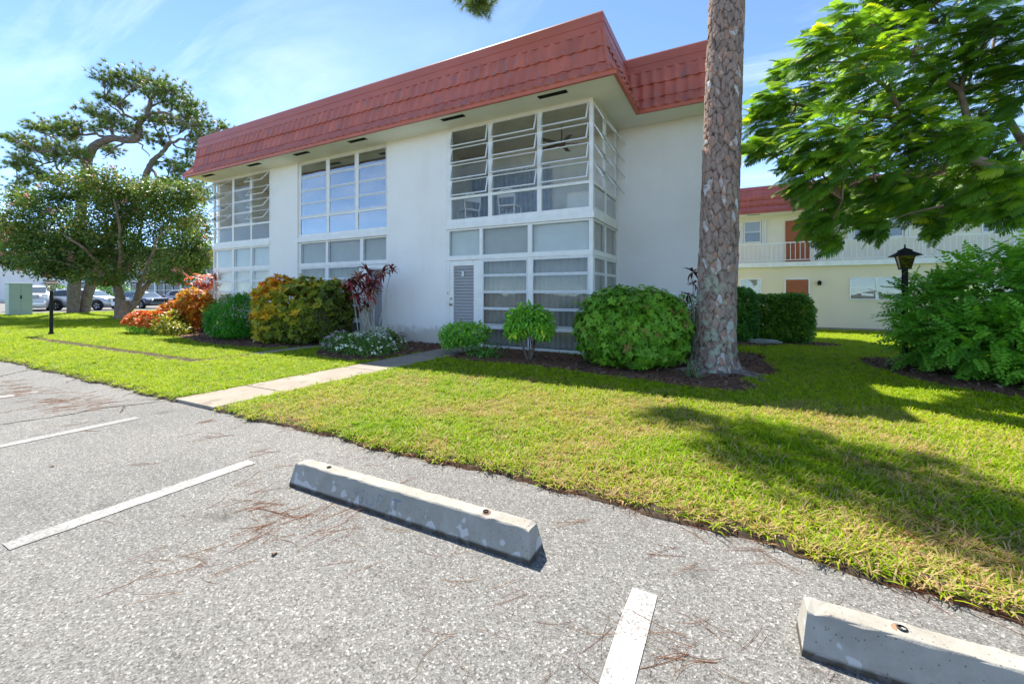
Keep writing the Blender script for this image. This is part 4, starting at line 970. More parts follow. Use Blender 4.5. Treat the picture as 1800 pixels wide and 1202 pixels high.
def scatter(tmpls, pos, fr, scale, rnd):
    """tmpls: list of templates used in turn; returns (V, F, rnd, tip)"""
    X, Y, Z = fr; n = len(pos); VV = []; FF = []; RR = []; TT = []; off = 0
    scale = np.broadcast_to(scale, (n,)); which = np.arange(n) % len(tmpls)
    for k, (v, f, t) in enumerate(tmpls):
        i = np.where(which == k)[0]
        if len(i) == 0: continue
        P = pos[i][:, None, :]+scale[i][:, None, None]*(v[None, :, 0:1]*X[i][:, None, :]+v[None, :, 1:2]*Y[i][:, None, :]+v[None, :, 2:3]*Z[i][:, None, :])
        VV.append(P.reshape(-1, 3)); FF.append((f[None]+(np.arange(len(i))*len(v))[:, None, None]).reshape(-1, 3)+off); off += len(i)*len(v)
        RR.append(np.repeat(rnd[i], len(v))); TT.append(np.tile(t, len(i)))
    return np.concatenate(VV), np.concatenate(FF), np.concatenate(RR), np.concatenate(TT)
TRI = [0]
def tri_mesh(name, V, F, mat, rnd=None, tip=None, smooth=False):
    me = bpy.data.meshes.new(name); n = len(V); m = len(F); TRI[0] += m
    me.vertices.add(n); me.vertices.foreach_set('co', V.astype(np.float32).ravel())
    me.loops.add(m*3); me.loops.foreach_set('vertex_index', F.astype(np.int32).ravel())
    me.polygons.add(m); me.polygons.foreach_set('loop_start', np.arange(0, m*3, 3, dtype=np.int32))
    if rnd is not None: me.attributes.new('rnd', 'FLOAT', 'POINT').data.foreach_set('value', rnd.astype(np.float32))
    if tip is not None: me.attributes.new('tip', 'FLOAT', 'POINT').data.foreach_set('value', tip.astype(np.float32))
    me.update(calc_edges=True)
    if smooth: me.polygons.foreach_set('use_smooth', [True]*m)
    me.materials.append(mat); return me
def foliage(name, parent, mat, data):
    V, F, r_, t_ = data
    if parent is not None:
        V = V-np.array(parent.matrix_world.translation if False else parent.location)
    return link(name, tri_mesh(name, V, F, mat, r_, t_), parent)
def lump(p, f=1.0, seed=0.0):
    return (np.sin(p[:, 0]*2.1*f+seed)+np.sin(p[:, 1]*2.7*f+1.3+seed*2)+np.sin(p[:, 2]*3.1*f+2.1+seed*3)+0.6*np.sin((p[:, 0]+p[:, 2])*5.3*f+seed)+0.6*np.sin((p[:, 1]-p[:, 0])*4.7*f+seed))/4.2
def blob_points(blobs, n, shell=0.35, rough=0.12, f=1.0, cut_z=None, power=2.0):
    """points in the outer shell of a union of ellipsoids [(cx,cy,cz,rx,ry,rz)], with outward directions. power>2 = boxier"""
    B = np.array(blobs, float); area = (B[:, 3]*B[:, 4]+B[:, 4]*B[:, 5]+B[:, 3]*B[:, 5])
    P = []; D = []; got = 0
    while got < n:
        m = int((n-got)*1.7)+50; i = rng.choice(len(B), m, p=area/area.sum()); d = norm(rng.normal(size=(m, 3)))
        if power > 2: d = d/((np.abs(d)**power).sum(1, keepdims=True)**(1/power))
        rr = 1-shell*rng.random(m)**1.6; base = B[i, :3]+d*B[i, 3:]
        rr = rr*(1+rough*lump(base, 2.0*f, 0.7))
        p = B[i, :3]+d*B[i, 3:]*rr[:, None]; ok = np.ones(m, bool)
        for b in B:
            q = np.abs((p-b[:3])/b[3:]); inside = (q**power).sum(1)**(1/power) < (1-shell)*0.97; ok &= ~inside
        if cut_z is not None: ok &= p[:, 2] > cut_z
        p = p[ok]; o = norm((d/B[i, 3:])[ok]); P.append(p); D.append(o); got += len(p)
    return np.concatenate(P)[:n], np.concatenate(D)[:n]
def stems(parent, mat, base, tips, r0, r1, name='stem', bow=0.15, sides=6, segs=5):
    for t_ in tips:
        b = np.array(base, float)+np.array([rng.normal(0, r0*1.5), rng.normal(0, r0*1.5), 0]); t_ = np.array(t_, float); mid = (b+t_)/2+rng.normal(0, bow, 3)*np.linalg.norm(t_-b)*0.5
        pts = [(1-u)**2*b+2*u*(1-u)*mid+u*u*t_ for u in np.linspace(0, 1, segs)]
        pts = [p-np.array(parent.location) for p in pts]
        MB().tube(pts, list(np.linspace(r0, r1, segs)), sides).build(name, mat, parent)
M['bark'] = plain('brown_bark', (0.16, 0.12, 0.09), 0.9, 0.3, 12, 0.6, 30, spec=0.1)
M['bark_grey'] = plain('grey_pine_bark', (0.20, 0.155, 0.13), 0.95, 0.35, 7, 0.9, 14, spec=0.1)
M['bark_myrtle'] = plain('smooth_tan_bark', (0.24, 0.17, 0.12), 0.8, 0.3, 6, 0.5, 18, spec=0.15)
M['cane'] = plain('pale_cane', (0.45, 0.40, 0.30), 0.7, 0.15, 20)
G = (1, 1, 1)
# --- leaf materials (ramps run over each leaf's own random number)
M['schefflera'] = leaf_mat('schefflera_leaf', [(0, (0.068, 0.176, 0.016)), (0.45, (0.135, 0.311, 0.022)), (0.85, (0.230, 0.432, 0.030)), (0.93, (0.270, 0.297, 0.041)), (1, (0.243, 0.162, 0.041))], 0.3)
M['shrub_mid'] = leaf_mat('shrub_leaf', [(0, (0.092, 0.237, 0.036)), (0.5, (0.199, 0.450, 0.041)), (0.92, (0.371, 0.663, 0.061)), (1, (0.900, 0.900, 0.061))], 0.32, tcol=1.6)
M['shrub_dark'] = leaf_mat('dark_shrub_leaf', [(0, (0.039, 0.117, 0.023)), (0.6, (0.098, 0.254, 0.035)), (1, (0.195, 0.390, 0.049))], 0.3)
M['hedge'] = leaf_mat('hedge_leaf', [(0, (0.049, 0.126, 0.017)), (0.6, (0.119, 0.252, 0.022)), (1, (0.238, 0.378, 0.035))], 0.35)
M['round_green'] = leaf_mat('bright_round_shrub_leaf', [(0, (0.031, 0.150, 0.015)), (0.5, (0.062, 0.275, 0.015)), (1, (0.138, 0.425, 0.025))], 0.35)
M['croton'] = leaf_mat('croton_leaf', [(0, (0.062, 0.075, 0.015)), (0.25, (0.125, 0.175, 0.019)), (0.5, (0.300, 0.312, 0.025)), (0.66, (0.525, 0.400, 0.025)), (0.84, (0.775, 0.400, 0.019)), (1, (0.775, 0.175, 0.025))], 0.3)
M['croton_hot'] = leaf_mat('orange_croton_leaf', [(0, (0.096, 0.024, 0.013)), (0.25, (0.320, 0.072, 0.011)), (0.55, (0.528, 0.176, 0.011)), (0.85, (0.576, 0.304, 0.018)), (1, (0.280, 0.264, 0.027))], 0.35)
M['ti'] = leaf_mat('red_ti_leaf', [(0, (0.083, 0.024, 0.025)), (0.5, (0.232, 0.045, 0.044)), (0.85, (0.510, 0.078, 0.081)), (1, (0.232, 0.158, 0.055))], 0.25)
M['ti_pink'] = leaf_mat('pink_ti_leaf', [(0, (0.28, 0.04, 0.05)), (0.5, (0.50, 0.12, 0.10)), (1, (0.62, 0.28, 0.20))], 0.35)
M['myrtle'] = leaf_mat('crape_myrtle_leaf', [(0, (0.048, 0.098, 0.026)), (0.45, (0.104, 0.178, 0.036)), (0.8, (0.190, 0.250, 0.046)), (0.93, (0.380, 0.285, 0.073)), (1, (0.494, 0.213, 0.091))], 0.3)
M['pink'] = leaf_mat('pink_blossom', [(0, (0.55, 0.20, 0.26)), (1, (0.72, 0.38, 0.42))], 0.4)
M['needle'] = leaf_mat('pine_needle', [(0, (0.07, 0.125, 0.035)), (0.5, (0.14, 0.225, 0.045)), (0.85, (0.23, 0.29, 0.06)), (1, (0.30, 0.25, 0.09))], 0.25)
M['poinciana'] = leaf_mat('poinciana_leaf', [(0, (0.057, 0.134, 0.019)), (0.45, (0.135, 0.267, 0.021)), (0.8, (0.293, 0.440, 0.021)), (1, (0.541, 0.566, 0.028))], 0.45, tcol=1.5)
M['lantana'] = leaf_mat('flower_bed_leaf', [(0, (0.060, 0.135, 0.030)), (0.6, (0.120, 0.240, 0.045)), (1, (0.225, 0.330, 0.075))], 0.3)
M['whitefl'] = leaf_mat('white_petal', [(0, (0.72, 0.76, 0.74)), (1, (0.85, 0.85, 0.82))], 0.3)
M['purplefl'] = leaf_mat('mauve_petal', [(0, (0.42, 0.25, 0.50)), (1, (0.62, 0.45, 0.64))], 0.3)
M['ixora'] = leaf_mat('ixora_flower', [(0, (0.55, 0.07, 0.02)), (0.6, (0.68, 0.16, 0.03)), (1, (0.70, 0.28, 0.08))], 0.3)
M['strap'] = leaf_mat('grey_green_strap_leaf', [(0, (0.09, 0.14, 0.06)), (1, (0.20, 0.26, 0.12))], 0.25)
def shrub(name, label, cat, base, group=None):
    return empty(name, base, 0, label, cat, group)
def leaf_dirs(out, up=0.3, rand=0.5, droop=0.0):
    n = len(out); d = norm(out+np.array([0, 0, up])+rng.normal(0, rand, (n, 3))); return d
def spin(n): return rng.random(n)*2*np.pi

# --- big clipped schefflera mound by the pine
e = shrub('shrub', 'big rounded bright green shrub between porch corner and pine', 'shrub', (-1.62, 7.55, 0.04))
bl = [(-1.64, 7.55, 0.78, 0.90, 0.80, 0.66), (-1.95, 7.5, 0.62, 0.62, 0.62, 0.58), (-1.25, 7.5, 0.68, 0.60, 0.62, 0.62), (-1.6, 7.2, 0.58, 0.62, 0.5, 0.53)]
p, o = blob_points(bl, 4800, 0.32, 0.16, 2.2, 0.06, 2.4)
T7 = [rosette(7, 0.078, 0.034, 0.15, 0.55, 0.5, 2, 0.25, seed=s) for s in (1, 2, 3)]
foliage('foliage', e, M['schefflera'], scatter(T7, p, frames(leaf_dirs(o, 0.35, 0.35), spin(len(p))), rng.uniform(0.7, 1.2, len(p)), np.clip(0.55+0.28*lump(p, 2.2)+rng.normal(0, 0.18, len(p)), 0, 1)))
stems(e, M['bark'], (-1.62, 7.55, 0.0), [(-1.9, 7.5, 0.8), (-1.4, 7.6, 0.9), (-1.65, 7.3, 0.8), (-2.1, 7.6, 0.6), (-1.2, 7.5, 0.7)], 0.025, 0.008)
p, o = blob_points(bl, 130, 0.03, 0.16, 2.2, 0.3, 2.4); k = o[:, 2] > -0.2; p = p[k]; o = o[k]; p = p+o*rng.uniform(0.0, 0.06, (len(p), 1))
foliage('shoots', e, M['schefflera'], scatter(T7, p, frames(leaf_dirs(o, 0.8, 0.3), spin(len(p))), rng.uniform(0.8, 1.3, len(p)), rng.uniform(0.5, 1.0, len(p))))
# --- darker shrub behind it, against the wall
e = shrub('shrub', 'dark green shrub squeezed between round shrub and pine trunk', 'shrub', (-0.95, 9.2, 0.03))
bl = [(-0.95, 9.2, 0.62, 0.42, 0.45, 0.62), (-0.7, 9.0, 0.5, 0.36, 0.4, 0.5)]
p, o = blob_points(bl, 1100, 0.4, 0.12, 2, 0.05)
LEAF = [blade(0.09, 0.042, 0.5, 2, 0.3), blade(0.075, 0.036, 0.8, 2, 0.3)]
def leafy(e, bl, n, mat, tm, shell=0.4, rough=0.12, f=1.5, cut=0.05, up=0.1, rand=0.6, sc=(0.7, 1.25), rn=None, name='foliage', power=2.0):
    p, o = blob_points(bl, n, shell, rough, f, cut, power); d = norm(o+rng.normal(0, rand, p.shape)+np.array([0, 0, -0.25])); nr = norm(o*0.6+np.array([0, 0, 0.8])+rng.normal(0, 0.4, p.shape))
    r_ = np.clip(0.45+0.3*lump(p, f*1.6, 1.1)+rng.normal(0, 0.2, len(p)), 0, 1) if rn is None else rn(p)
    return foliage(name, e, mat, scatter(tm, p, frames_dir(d, nr), rng.uniform(sc[0], sc[1], len(p)), r_))
leafy(e, bl, 2600, M['shrub_dark'], LEAF); stems(e, M['bark'], (-0.9, 9.15, 0.0), [(-1.0, 9.2, 0.7), (-0.75, 9.0, 0.6)], 0.02, 0.006)
# --- small open shrub with bare trunks
e = shrub('shrub', 'small shrub with bare forked trunks and leafy top before the porch', 'shrub', (-3.47, 7.3, 0.04))
leafy(e, [(-3.50, 7.3, 0.84, 0.42, 0.38, 0.27), (-3.75, 7.3, 0.64, 0.24, 0.27, 0.25), (-3.2, 7.3, 0.70, 0.22, 0.27, 0.25)], 2600, M['shrub_mid'], LEAF, 0.75, 0.2, 3, 0.3, sc=(0.8, 1.4))
stems(e, M['bark'], (-3.45, 7.3, 0.02), [(-3.75, 7.25, 0.75), (-3.55, 7.35, 0.85), (-3.35, 7.3, 0.9), (-3.2, 7.3, 0.7), (-3.5, 7.2, 0.8)], 0.022, 0.007)
e = shrub('shrub', 'low dense green shrub below the door numbered three', 'shrub', (-5.15, 7.5, 0.04))
leafy(e, [(-5.2, 7.5, 0.46, 0.40, 0.35, 0.26), (-4.85, 7.5, 0.48, 0.34, 0.34, 0.24), (-5.4, 7.45, 0.38, 0.27, 0.3, 0.24)], 3200, M['shrub_mid'], LEAF, 0.6, 0.2, 3, 0.12, sc=(0.6, 1.0))
stems(e, M['bark'], (-5.1, 7.5, 0.02), [(-5.4, 7.45, 0.4), (-5.15, 7.5, 0.5), (-4.85, 7.5, 0.5)], 0.014, 0.005)
e = shrub('shrub', 'sprawling small plant between the two porch shrubs', 'shrub', (-4.35, 7.2, 0.04))
leafy(e, [(-4.35, 7.2, 0.16, 0.40, 0.3, 0.20), (-4.65, 7.25, 0.16, 0.25, 0.25, 0.17)], 420, M['shrub_dark'], LEAF, 0.8, 0.25, 3, 0.05, sc=(0.6, 1.1))
# --- flower bed beside the walk
e = shrub('flower_bed', 'low bed of white and mauve flowers beside the concrete walk', 'flowers', (-6.9, 6.4, 0.03))
bl = [(-6.55, 6.35, 0.17, 0.42, 0.45, 0.26), (-7.1, 6.4, 0.2, 0.45, 0.5, 0.28), (-7.65, 6.55, 0.18, 0.45, 0.45, 0.28), (-6.9, 6.9, 0.22, 0.6, 0.4, 0.30), (-8.0, 6.7, 0.15, 0.35, 0.4, 0.26)]
leafy(e, bl, 3800, M['lantana'], [blade(0.055, 0.03, 0.4, 2, 0.3)], 0.5, 0.2, 3, 0.03, sc=(0.7, 1.3))
FL = [join([(rotv(v, 'Z', k*1.2566), f, t) for k in range(5) for v, f, t in [blade(0.022, 0.02, 0.15, 2)]])]
for mat, sel, nf in (('whitefl', lambda p: p[:, 0] > -7.75, 330), ('purplefl', lambda p: p[:, 0] < -7.35, 130)):
    p, o = blob_points(bl, 2500, 0.06, 0.2, 3, 0.14); k = sel(p) & (o[:, 2] > 0.0); p = p[k][:nf]; o = o[k][:nf]
    c = p[rng.integers(0, max(1, len(p)//5), len(p))]*0.8+p*0.2 if mat == 'whitefl' else p
    p = np.where(rng.random((len(p), 1)) < 0.75, p[(np.arange(len(p))//6)*6 % len(p)]+rng.normal(0, 0.02, p.shape), p)+o*0.03
    foliage('blossoms', e, M[mat], scatter(FL, p, frames(leaf_dirs(o, 0.8, 0.3), spin(len(p))), rng.uniform(0.8, 1.5, len(p)), rng.random(len(p))))
# --- tall ti plants (red cordyline) with bare canes
e = shrub('ti_plant', 'tall dark red leafed plant on bare canes before the second door', 'plant', (-8.05, 7.6, 0.03))
heads = [(-8.45, 7.45, 1.62), (-8.0, 7.6, 1.62), (-7.75, 7.5, 1.45), (-8.25, 7.5, 1.25), (-8.55, 7.55, 1.55), (-8.35, 7.6, 1.72), (-8.18, 7.6, 1.45), (-8.10, 7.65, 1.88), (-7.80, 7.6, 1.62), (-7.65, 7.7, 1.86), (-7.88, 7.55, 1.30), (-8.02, 7.5, 1.02), (-7.45, 7.8, 1.95), (-8.68, 7.6, 1.40)]
TI = [rosette(13, 0.34, 0.075, -0.2, 1.25, 0.9, 4, 0.25, 0.12, s) for s in (11, 12, 13)]
hp = np.array(heads); hx = np.tile(np.array([[0.0, 0, 1.0]]), (len(hp), 1))+rng.normal(0, 0.2, hp.shape)
hp2 = np.concatenate([hp, hp-np.array([0, 0, 0.07])]); hx2 = np.concatenate([hx, hx])
foliage('leaves', e, M['ti'], scatter(TI, hp2, frames(hx2, spin(len(hp2))), rng.uniform(0.6, 0.95, len(hp2)), rng.random(len(hp2))))
for i, h in enumerate(heads):
    stems(e, M['cane'], (-8.25 if i in (0, 1, 2, 9) else -7.8, 7.6, 0.0), [h], 0.013, 0.009, 'cane', 0.06)
e = shrub('ti_plant', 'small dark red spiky plant standing against the white wall', 'plant', (-7.7, 8.15, 0.03))
hp = np.array([(-7.7, 8.15, 0.18), (-7.7, 8.15, 0.26), (-7.66, 8.1, 0.12)]); foliage('leaves', e, M['ti'], scatter(TI, hp, frames(np.tile([[0, 0, 1.0]], (3, 1)), spin(3)), np.array([1.15, 1.05, 0.9]), np.array([0.2, 0.45, 0.3])))
stems(e, M['cane'], (-7.7, 8.15, 0), [(-7.7, 8.15, 0.2)], 0.015, 0.012, 'cane', 0.02)
e = shrub('ti_plant', 'thin dark leafed plant peeking out left of the pine trunk', 'plant', (-0.72, 8.75, 0.03))
hp = np.array([(-0.80, 8.75, 1.28), (-0.72, 8.78, 1.72), (-0.70, 8.72, 1.5)]); foliage('leaves', e, M['ti'], scatter(TI, hp, frames(np.array([[-0.3, 0, 1.0], [-0.2, 0, 1], [0.3, 0, 1]]), spin(3)), np.array([0.62, 0.7, 0.5]), np.array([0.1, 0.05, 0.2])))
for h in hp: stems(e, M['cane'], (-0.72, 8.78, 0), [h], 0.010, 0.007, 'cane', 0.05)
# --- croton hedge
e = shrub('croton', 'large croton bush with yellow and orange tops and green base', 'croton', (-10.0, 7.05, 0.03))
bl = [(-10.55, 6.95, 0.92, 0.62, 0.6, 0.80), (-9.75, 7.1, 0.88, 0.72, 0.6, 0.82), (-9.1, 7.35, 0.85, 0.5, 0.5, 0.78), (-10.3, 6.8, 0.5, 0.6, 0.5, 0.48)]
CR = [rosette(8, 0.105, 0.046, 0.25, 1.15, 0.35, 3, 0.25, 0.2, s) for s in (21, 22, 23)]
p, o = blob_points(bl, 2700, 0.32, 0.16, 2.0, 0.10, 2.4)
warm_tone = np.clip((-(p[:, 0]+9.7))*0.55, -0.5, 0.6)+(p[:, 2]-0.9)*0.42  # leaves' own colour, turning yellow and orange toward the left and top
foliage('foliage', e, M['croton'], scatter(CR, p, frames(leaf_dirs(o, 0.6, 0.35), spin(len(p))), rng.uniform(0.75, 1.25, len(p)), np.clip(0.40+0.42*warm_tone+0.20*lump(p, 2.5)+rng.normal(0, 0.17, len(p)), 0, 1)))
stems(e, M['bark'], (-10.0, 7.0, 0), [(-10.6, 6.9, 1.2), (-10.2, 7.0, 1.4), (-9.7, 7.1, 1.3), (-9.2, 7.3, 1.2), (-9.9, 6.7, 0.9), (-10.4, 6.6, 0.7)], 0.022, 0.007)
# --- round bright green shrub
e = shrub('shrub', 'round fine-leafed bright green shrub between the two crotons', 'shrub', (-12.35, 6.85, 0.03))
leafy(e, [(-12.35, 6.85, 0.66, 0.78, 0.66, 0.60), (-11.85, 6.8, 0.72, 0.45, 0.5, 0.54), (-12.75, 6.8, 0.5, 0.45, 0.5, 0.45)], 8000, M['round_green'], [blade(0.075, 0.022, 0.6, 2, 0.3)], 0.3, 0.1, 2, 0.08, rand=0.5, sc=(0.8, 1.5))
stems(e, M['bark'], (-12.3, 6.8, 0), [(-12.7, 6.8, 0.6), (-12.2, 6.9, 0.8), (-11.9, 6.8, 0.7), (-12.4, 6.6, 0.6)], 0.02, 0.006)
# --- orange croton and pink ti farther left
e = shrub('croton', 'fiery orange croton at the left end of the building', 'croton', (-16.1, 7.5, 0.03))
p, o = blob_points([(-15.95, 7.55, 0.86, 0.6, 0.55, 0.60), (-16.5, 7.3, 0.55, 0.5, 0.5, 0.5), (-15.5, 7.5, 0.62, 0.45, 0.5, 0.5)], 850, 0.35, 0.14, 2, 0.1)
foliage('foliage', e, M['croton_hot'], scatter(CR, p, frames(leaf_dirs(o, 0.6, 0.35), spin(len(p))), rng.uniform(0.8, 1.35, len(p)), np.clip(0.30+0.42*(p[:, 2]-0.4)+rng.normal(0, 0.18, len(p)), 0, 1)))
stems(e, M['bark'], (-16.0, 7.5, 0), [(-16.3, 7.4, 0.9), (-15.8, 7.6, 1.0)], 0.02, 0.007)
e = shrub('ti_plant', 'pinkish red leafed plant behind the orange croton', 'plant', (-17.3, 8.6, 0.03))
hp = np.array([(-17.3+rng.normal(0, 0.38), 8.5+rng.normal(0, 0.2), rng.uniform(1.3, 1.95)) for _ in range(16)])
foliage('leaves', e, M['ti_pink'], scatter(TI, hp, frames(np.tile([[0, 0, 1.0]], (16, 1))+rng.normal(0, 0.25, (16, 3)), spin(16)), rng.uniform(0.7, 1.0, 16), rng.random(16)))
for h in hp[:8]: stems(e, M['cane'], (-17.3, 8.6, 0), [h], 0.014, 0.009, 'cane', 0.05)
e = shrub('ixora', 'low mound of orange-red blossoms at the left lawn bed', 'flowers', (-16.6, 6.7, 0.03))
bl = [(-16.9, 6.55, 0.33, 0.65, 0.42, 0.36), (-16.2, 6.6, 0.33, 0.5, 0.42, 0.36)]
leafy(e, bl, 2000, M['shrub_mid'], LEAF, 0.4, 0.12, 2, 0.05)
p, o = blob_points(bl, 500, 0.05, 0.12, 2, 0.30); IX = [rosette(9, 0.06, 0.035, 0.1, 1.3, 0.3, 2, seed=31)]
foliage('blossoms', e, M['ixora'], scatter(IX, p+o*0.03, frames(leaf_dirs(o, 0.8, 0.2), spin(len(p))), rng.uniform(0.9, 1.5, len(p)), rng.random(len(p))))
e = shrub('shrub', 'low yellow-green plants between the orange blossoms and orange croton', 'shrub', (-15.4, 6.6, 0.03))
leafy(e, [(-15.5, 6.55, 0.25, 0.5, 0.35, 0.32), (-15.0, 6.6, 0.2, 0.4, 0.35, 0.25), (-15.7, 6.9, 0.4, 0.4, 0.4, 0.4)], 1600, M['croton'], LEAF, 0.6, 0.2, 3, 0.03, sc=(0.9, 1.5), rn=lambda p: np.clip(0.48+rng.normal(0, 0.10, len(p)), 0, 0.75))
# --- hedges by the far building
gz = float(ground_z(1.3, 14.2))
e = shrub('hedge', 'clipped boxy green hedge in front of the lower brown door', 'hedge', (1.1, 14.3, gz))
leafy(e, [(0.85, 14.3, gz+0.64, 0.55, 0.6, 0.68), (1.38, 14.3, gz+0.66, 0.52, 0.6, 0.70)], 12500, M['hedge'], [blade(0.085, 0.042, 0.4, 2, 0.3)], 0.28, 0.06, 2, gz+0.05, sc=(0.8, 1.4), power=4.0)
stems(e, M['bark'], (1.1, 14.3, gz), [(0.8, 14.2, gz+0.7), (1.1, 14.3, gz+0.8), (1.4, 14.2, gz+0.7)], 0.025, 0.008)
e = shrub('hedge', 'narrow dark hedge just right of the pine trunk', 'hedge', (0.15, 13.6, float(ground_z(0.15, 13.6))))
leafy(e, [(0.12, 13.5, gz+0.75, 0.42, 0.5, 0.80)], 7500, M['shrub_dark'], [blade(0.085, 0.042, 0.4, 2, 0.3)], 0.3, 0.08, 2, gz+0.05, sc=(0.8, 1.4), power=3.0)
# --- grassy strap plant at the pine's foot
e = shrub('strap_plant', 'small grey-green strap-leaf plant at the foot of the pine', 'plant', (-0.62, 6.85, 0.05))
foliage('leaves', e, M['strap'], scatter([rosette(9, 0.34, 0.03, 0.6, 1.35, 0.6, 4, 0.3, 0.25, 41)], np.array([(-0.62, 6.85, 0.05), (-0.5, 6.8, 0.05)]), frames(np.array([[0, 0, 1.0], [0.1, -0.1, 1]]), spin(2)), np.array([1.0, 0.7]), np.array([0.4, 0.7])))
# --- loose arching shrub round the right lamp
e = shrub('shrub', 'large loose arching green shrub around the right lamp post', 'shrub', (3.6, 9.3, 0.03))
bl = [(3.0, 9.6, 0.95, 0.62, 0.6, 0.70), (3.55, 9.3, 1.25, 0.75, 0.7, 0.72), (4.35, 9.2, 1.35, 0.85, 0.8, 0.80), (3.4, 8.7, 0.65, 0.75, 0.6, 0.55), (4.3, 8.5, 0.8, 0.85, 0.65, 0.65), (5.2, 9.2, 1.25, 0.8, 0.8, 0.85), (2.72, 9.3, 0.55, 0.32, 0.4, 0.42), (3.9, 8.15, 0.35, 0.6, 0.4, 0.3)]
PIN = []
for s in (51, 52, 53):                                    # pinnate spray: pairs of leaflets along an arching twig
    r_ = np.random.default_rng(s); parts = []
    for i in range(6):
        u = 0.06+i*0.055; zz = -0.10*(u/0.36)**2
        for sg in (-1, 1):
            v, f, t = blade(0.085*(1-0.05*i), 0.042, 0.5, 3, 0.3); v = rotv(v, 'X', sg*0.25); v = rotv(v, 'Z', sg*(0.95+r_.normal(0, 0.12))); v = v+np.array([u, 0, zz]); parts.append((v, f, t))
    v, f, t = blade(0.085, 0.042, 0.5, 3, 0.3); parts.append((v+np.array([0.37, 0, -0.105]), f, t)); v, f, t = blade(0.37, 0.006, 0.5, 3); parts.append((v, f, t)); PIN.append(join(parts))
p, o = blob_points(bl, 4200, 0.45, 0.2, 1.8, 0.06); d = norm(o*np.array([1, 1, 0.5])+rng.normal(0, 0.35, p.shape)+np.array([0, -0.1, 0.15])); nr = norm(o*0.3+np.array([0, 0, 1.0])+rng.normal(0, 0.25, p.shape))
foliage('foliage', e, M['shrub_mid'], scatter(PIN, p-d*0.12, frames_dir(d, nr), rng.uniform(0.7, 1.15, len(p)), np.clip(0.42+0.25*lump(p, 2)+rng.normal(0, 0.17, len(p)), 0, 0.95)))
stems(e, M['bark'], (3.7, 9.3, 0.0), [(3.0, 9.5, 1.2), (3.5, 9.3, 1.6), (4.2, 9.2, 1.9), (4.9, 9.2, 1.7), (3.5, 8.6, 0.9), (4.4, 8.5, 1.1), (2.6, 9.4, 0.75), (5.4, 9.3, 1.4)], 0.03, 0.008, bow=0.2)
print('shrub tris', TRI[0])
# ---- branch paths and foliage clusters of the trees, in metres
PINE_A_TRUNK = [(-37.34, 10.83, 0.02), (-37.25, 10.88, 2.59), (-36.99, 11.01, 5.49), (-36.67, 11.18, 8.71), (-36.48, 11.28, 9.91), (-36.25, 11.40, 10.49), (-35.84, 11.62, 10.89), (-35.04, 12.04, 11.14), (-34.23, 12.47, 11.03), (-33.75, 12.72, 11.14), (-33.63, 12.79, 11.65), (-33.63, 12.79, 12.08), (-33.37, 12.92, 12.41), (-33.18, 13.03, 12.59), (-33.05, 13.09, 13.13), (-32.92, 13.16, 13.61), (-32.73, 13.26, 14.00)]
PINE_B_TRUNK = [(-37.55, 11.40, -0.01), (-37.13, 11.62, 1.88), (-36.14, 12.14, 4.47), (-35.00, 12.74, 6.32), (-34.18, 13.18, 7.80), (-34.05, 13.25, 8.54), (-33.91, 13.31, 9.10), (-33.75, 13.40, 9.58), (-33.46, 13.56, 10.03), (-33.09, 13.75, 10.40), (-32.87, 13.87, 10.69), (-32.54, 14.04, 11.14)]
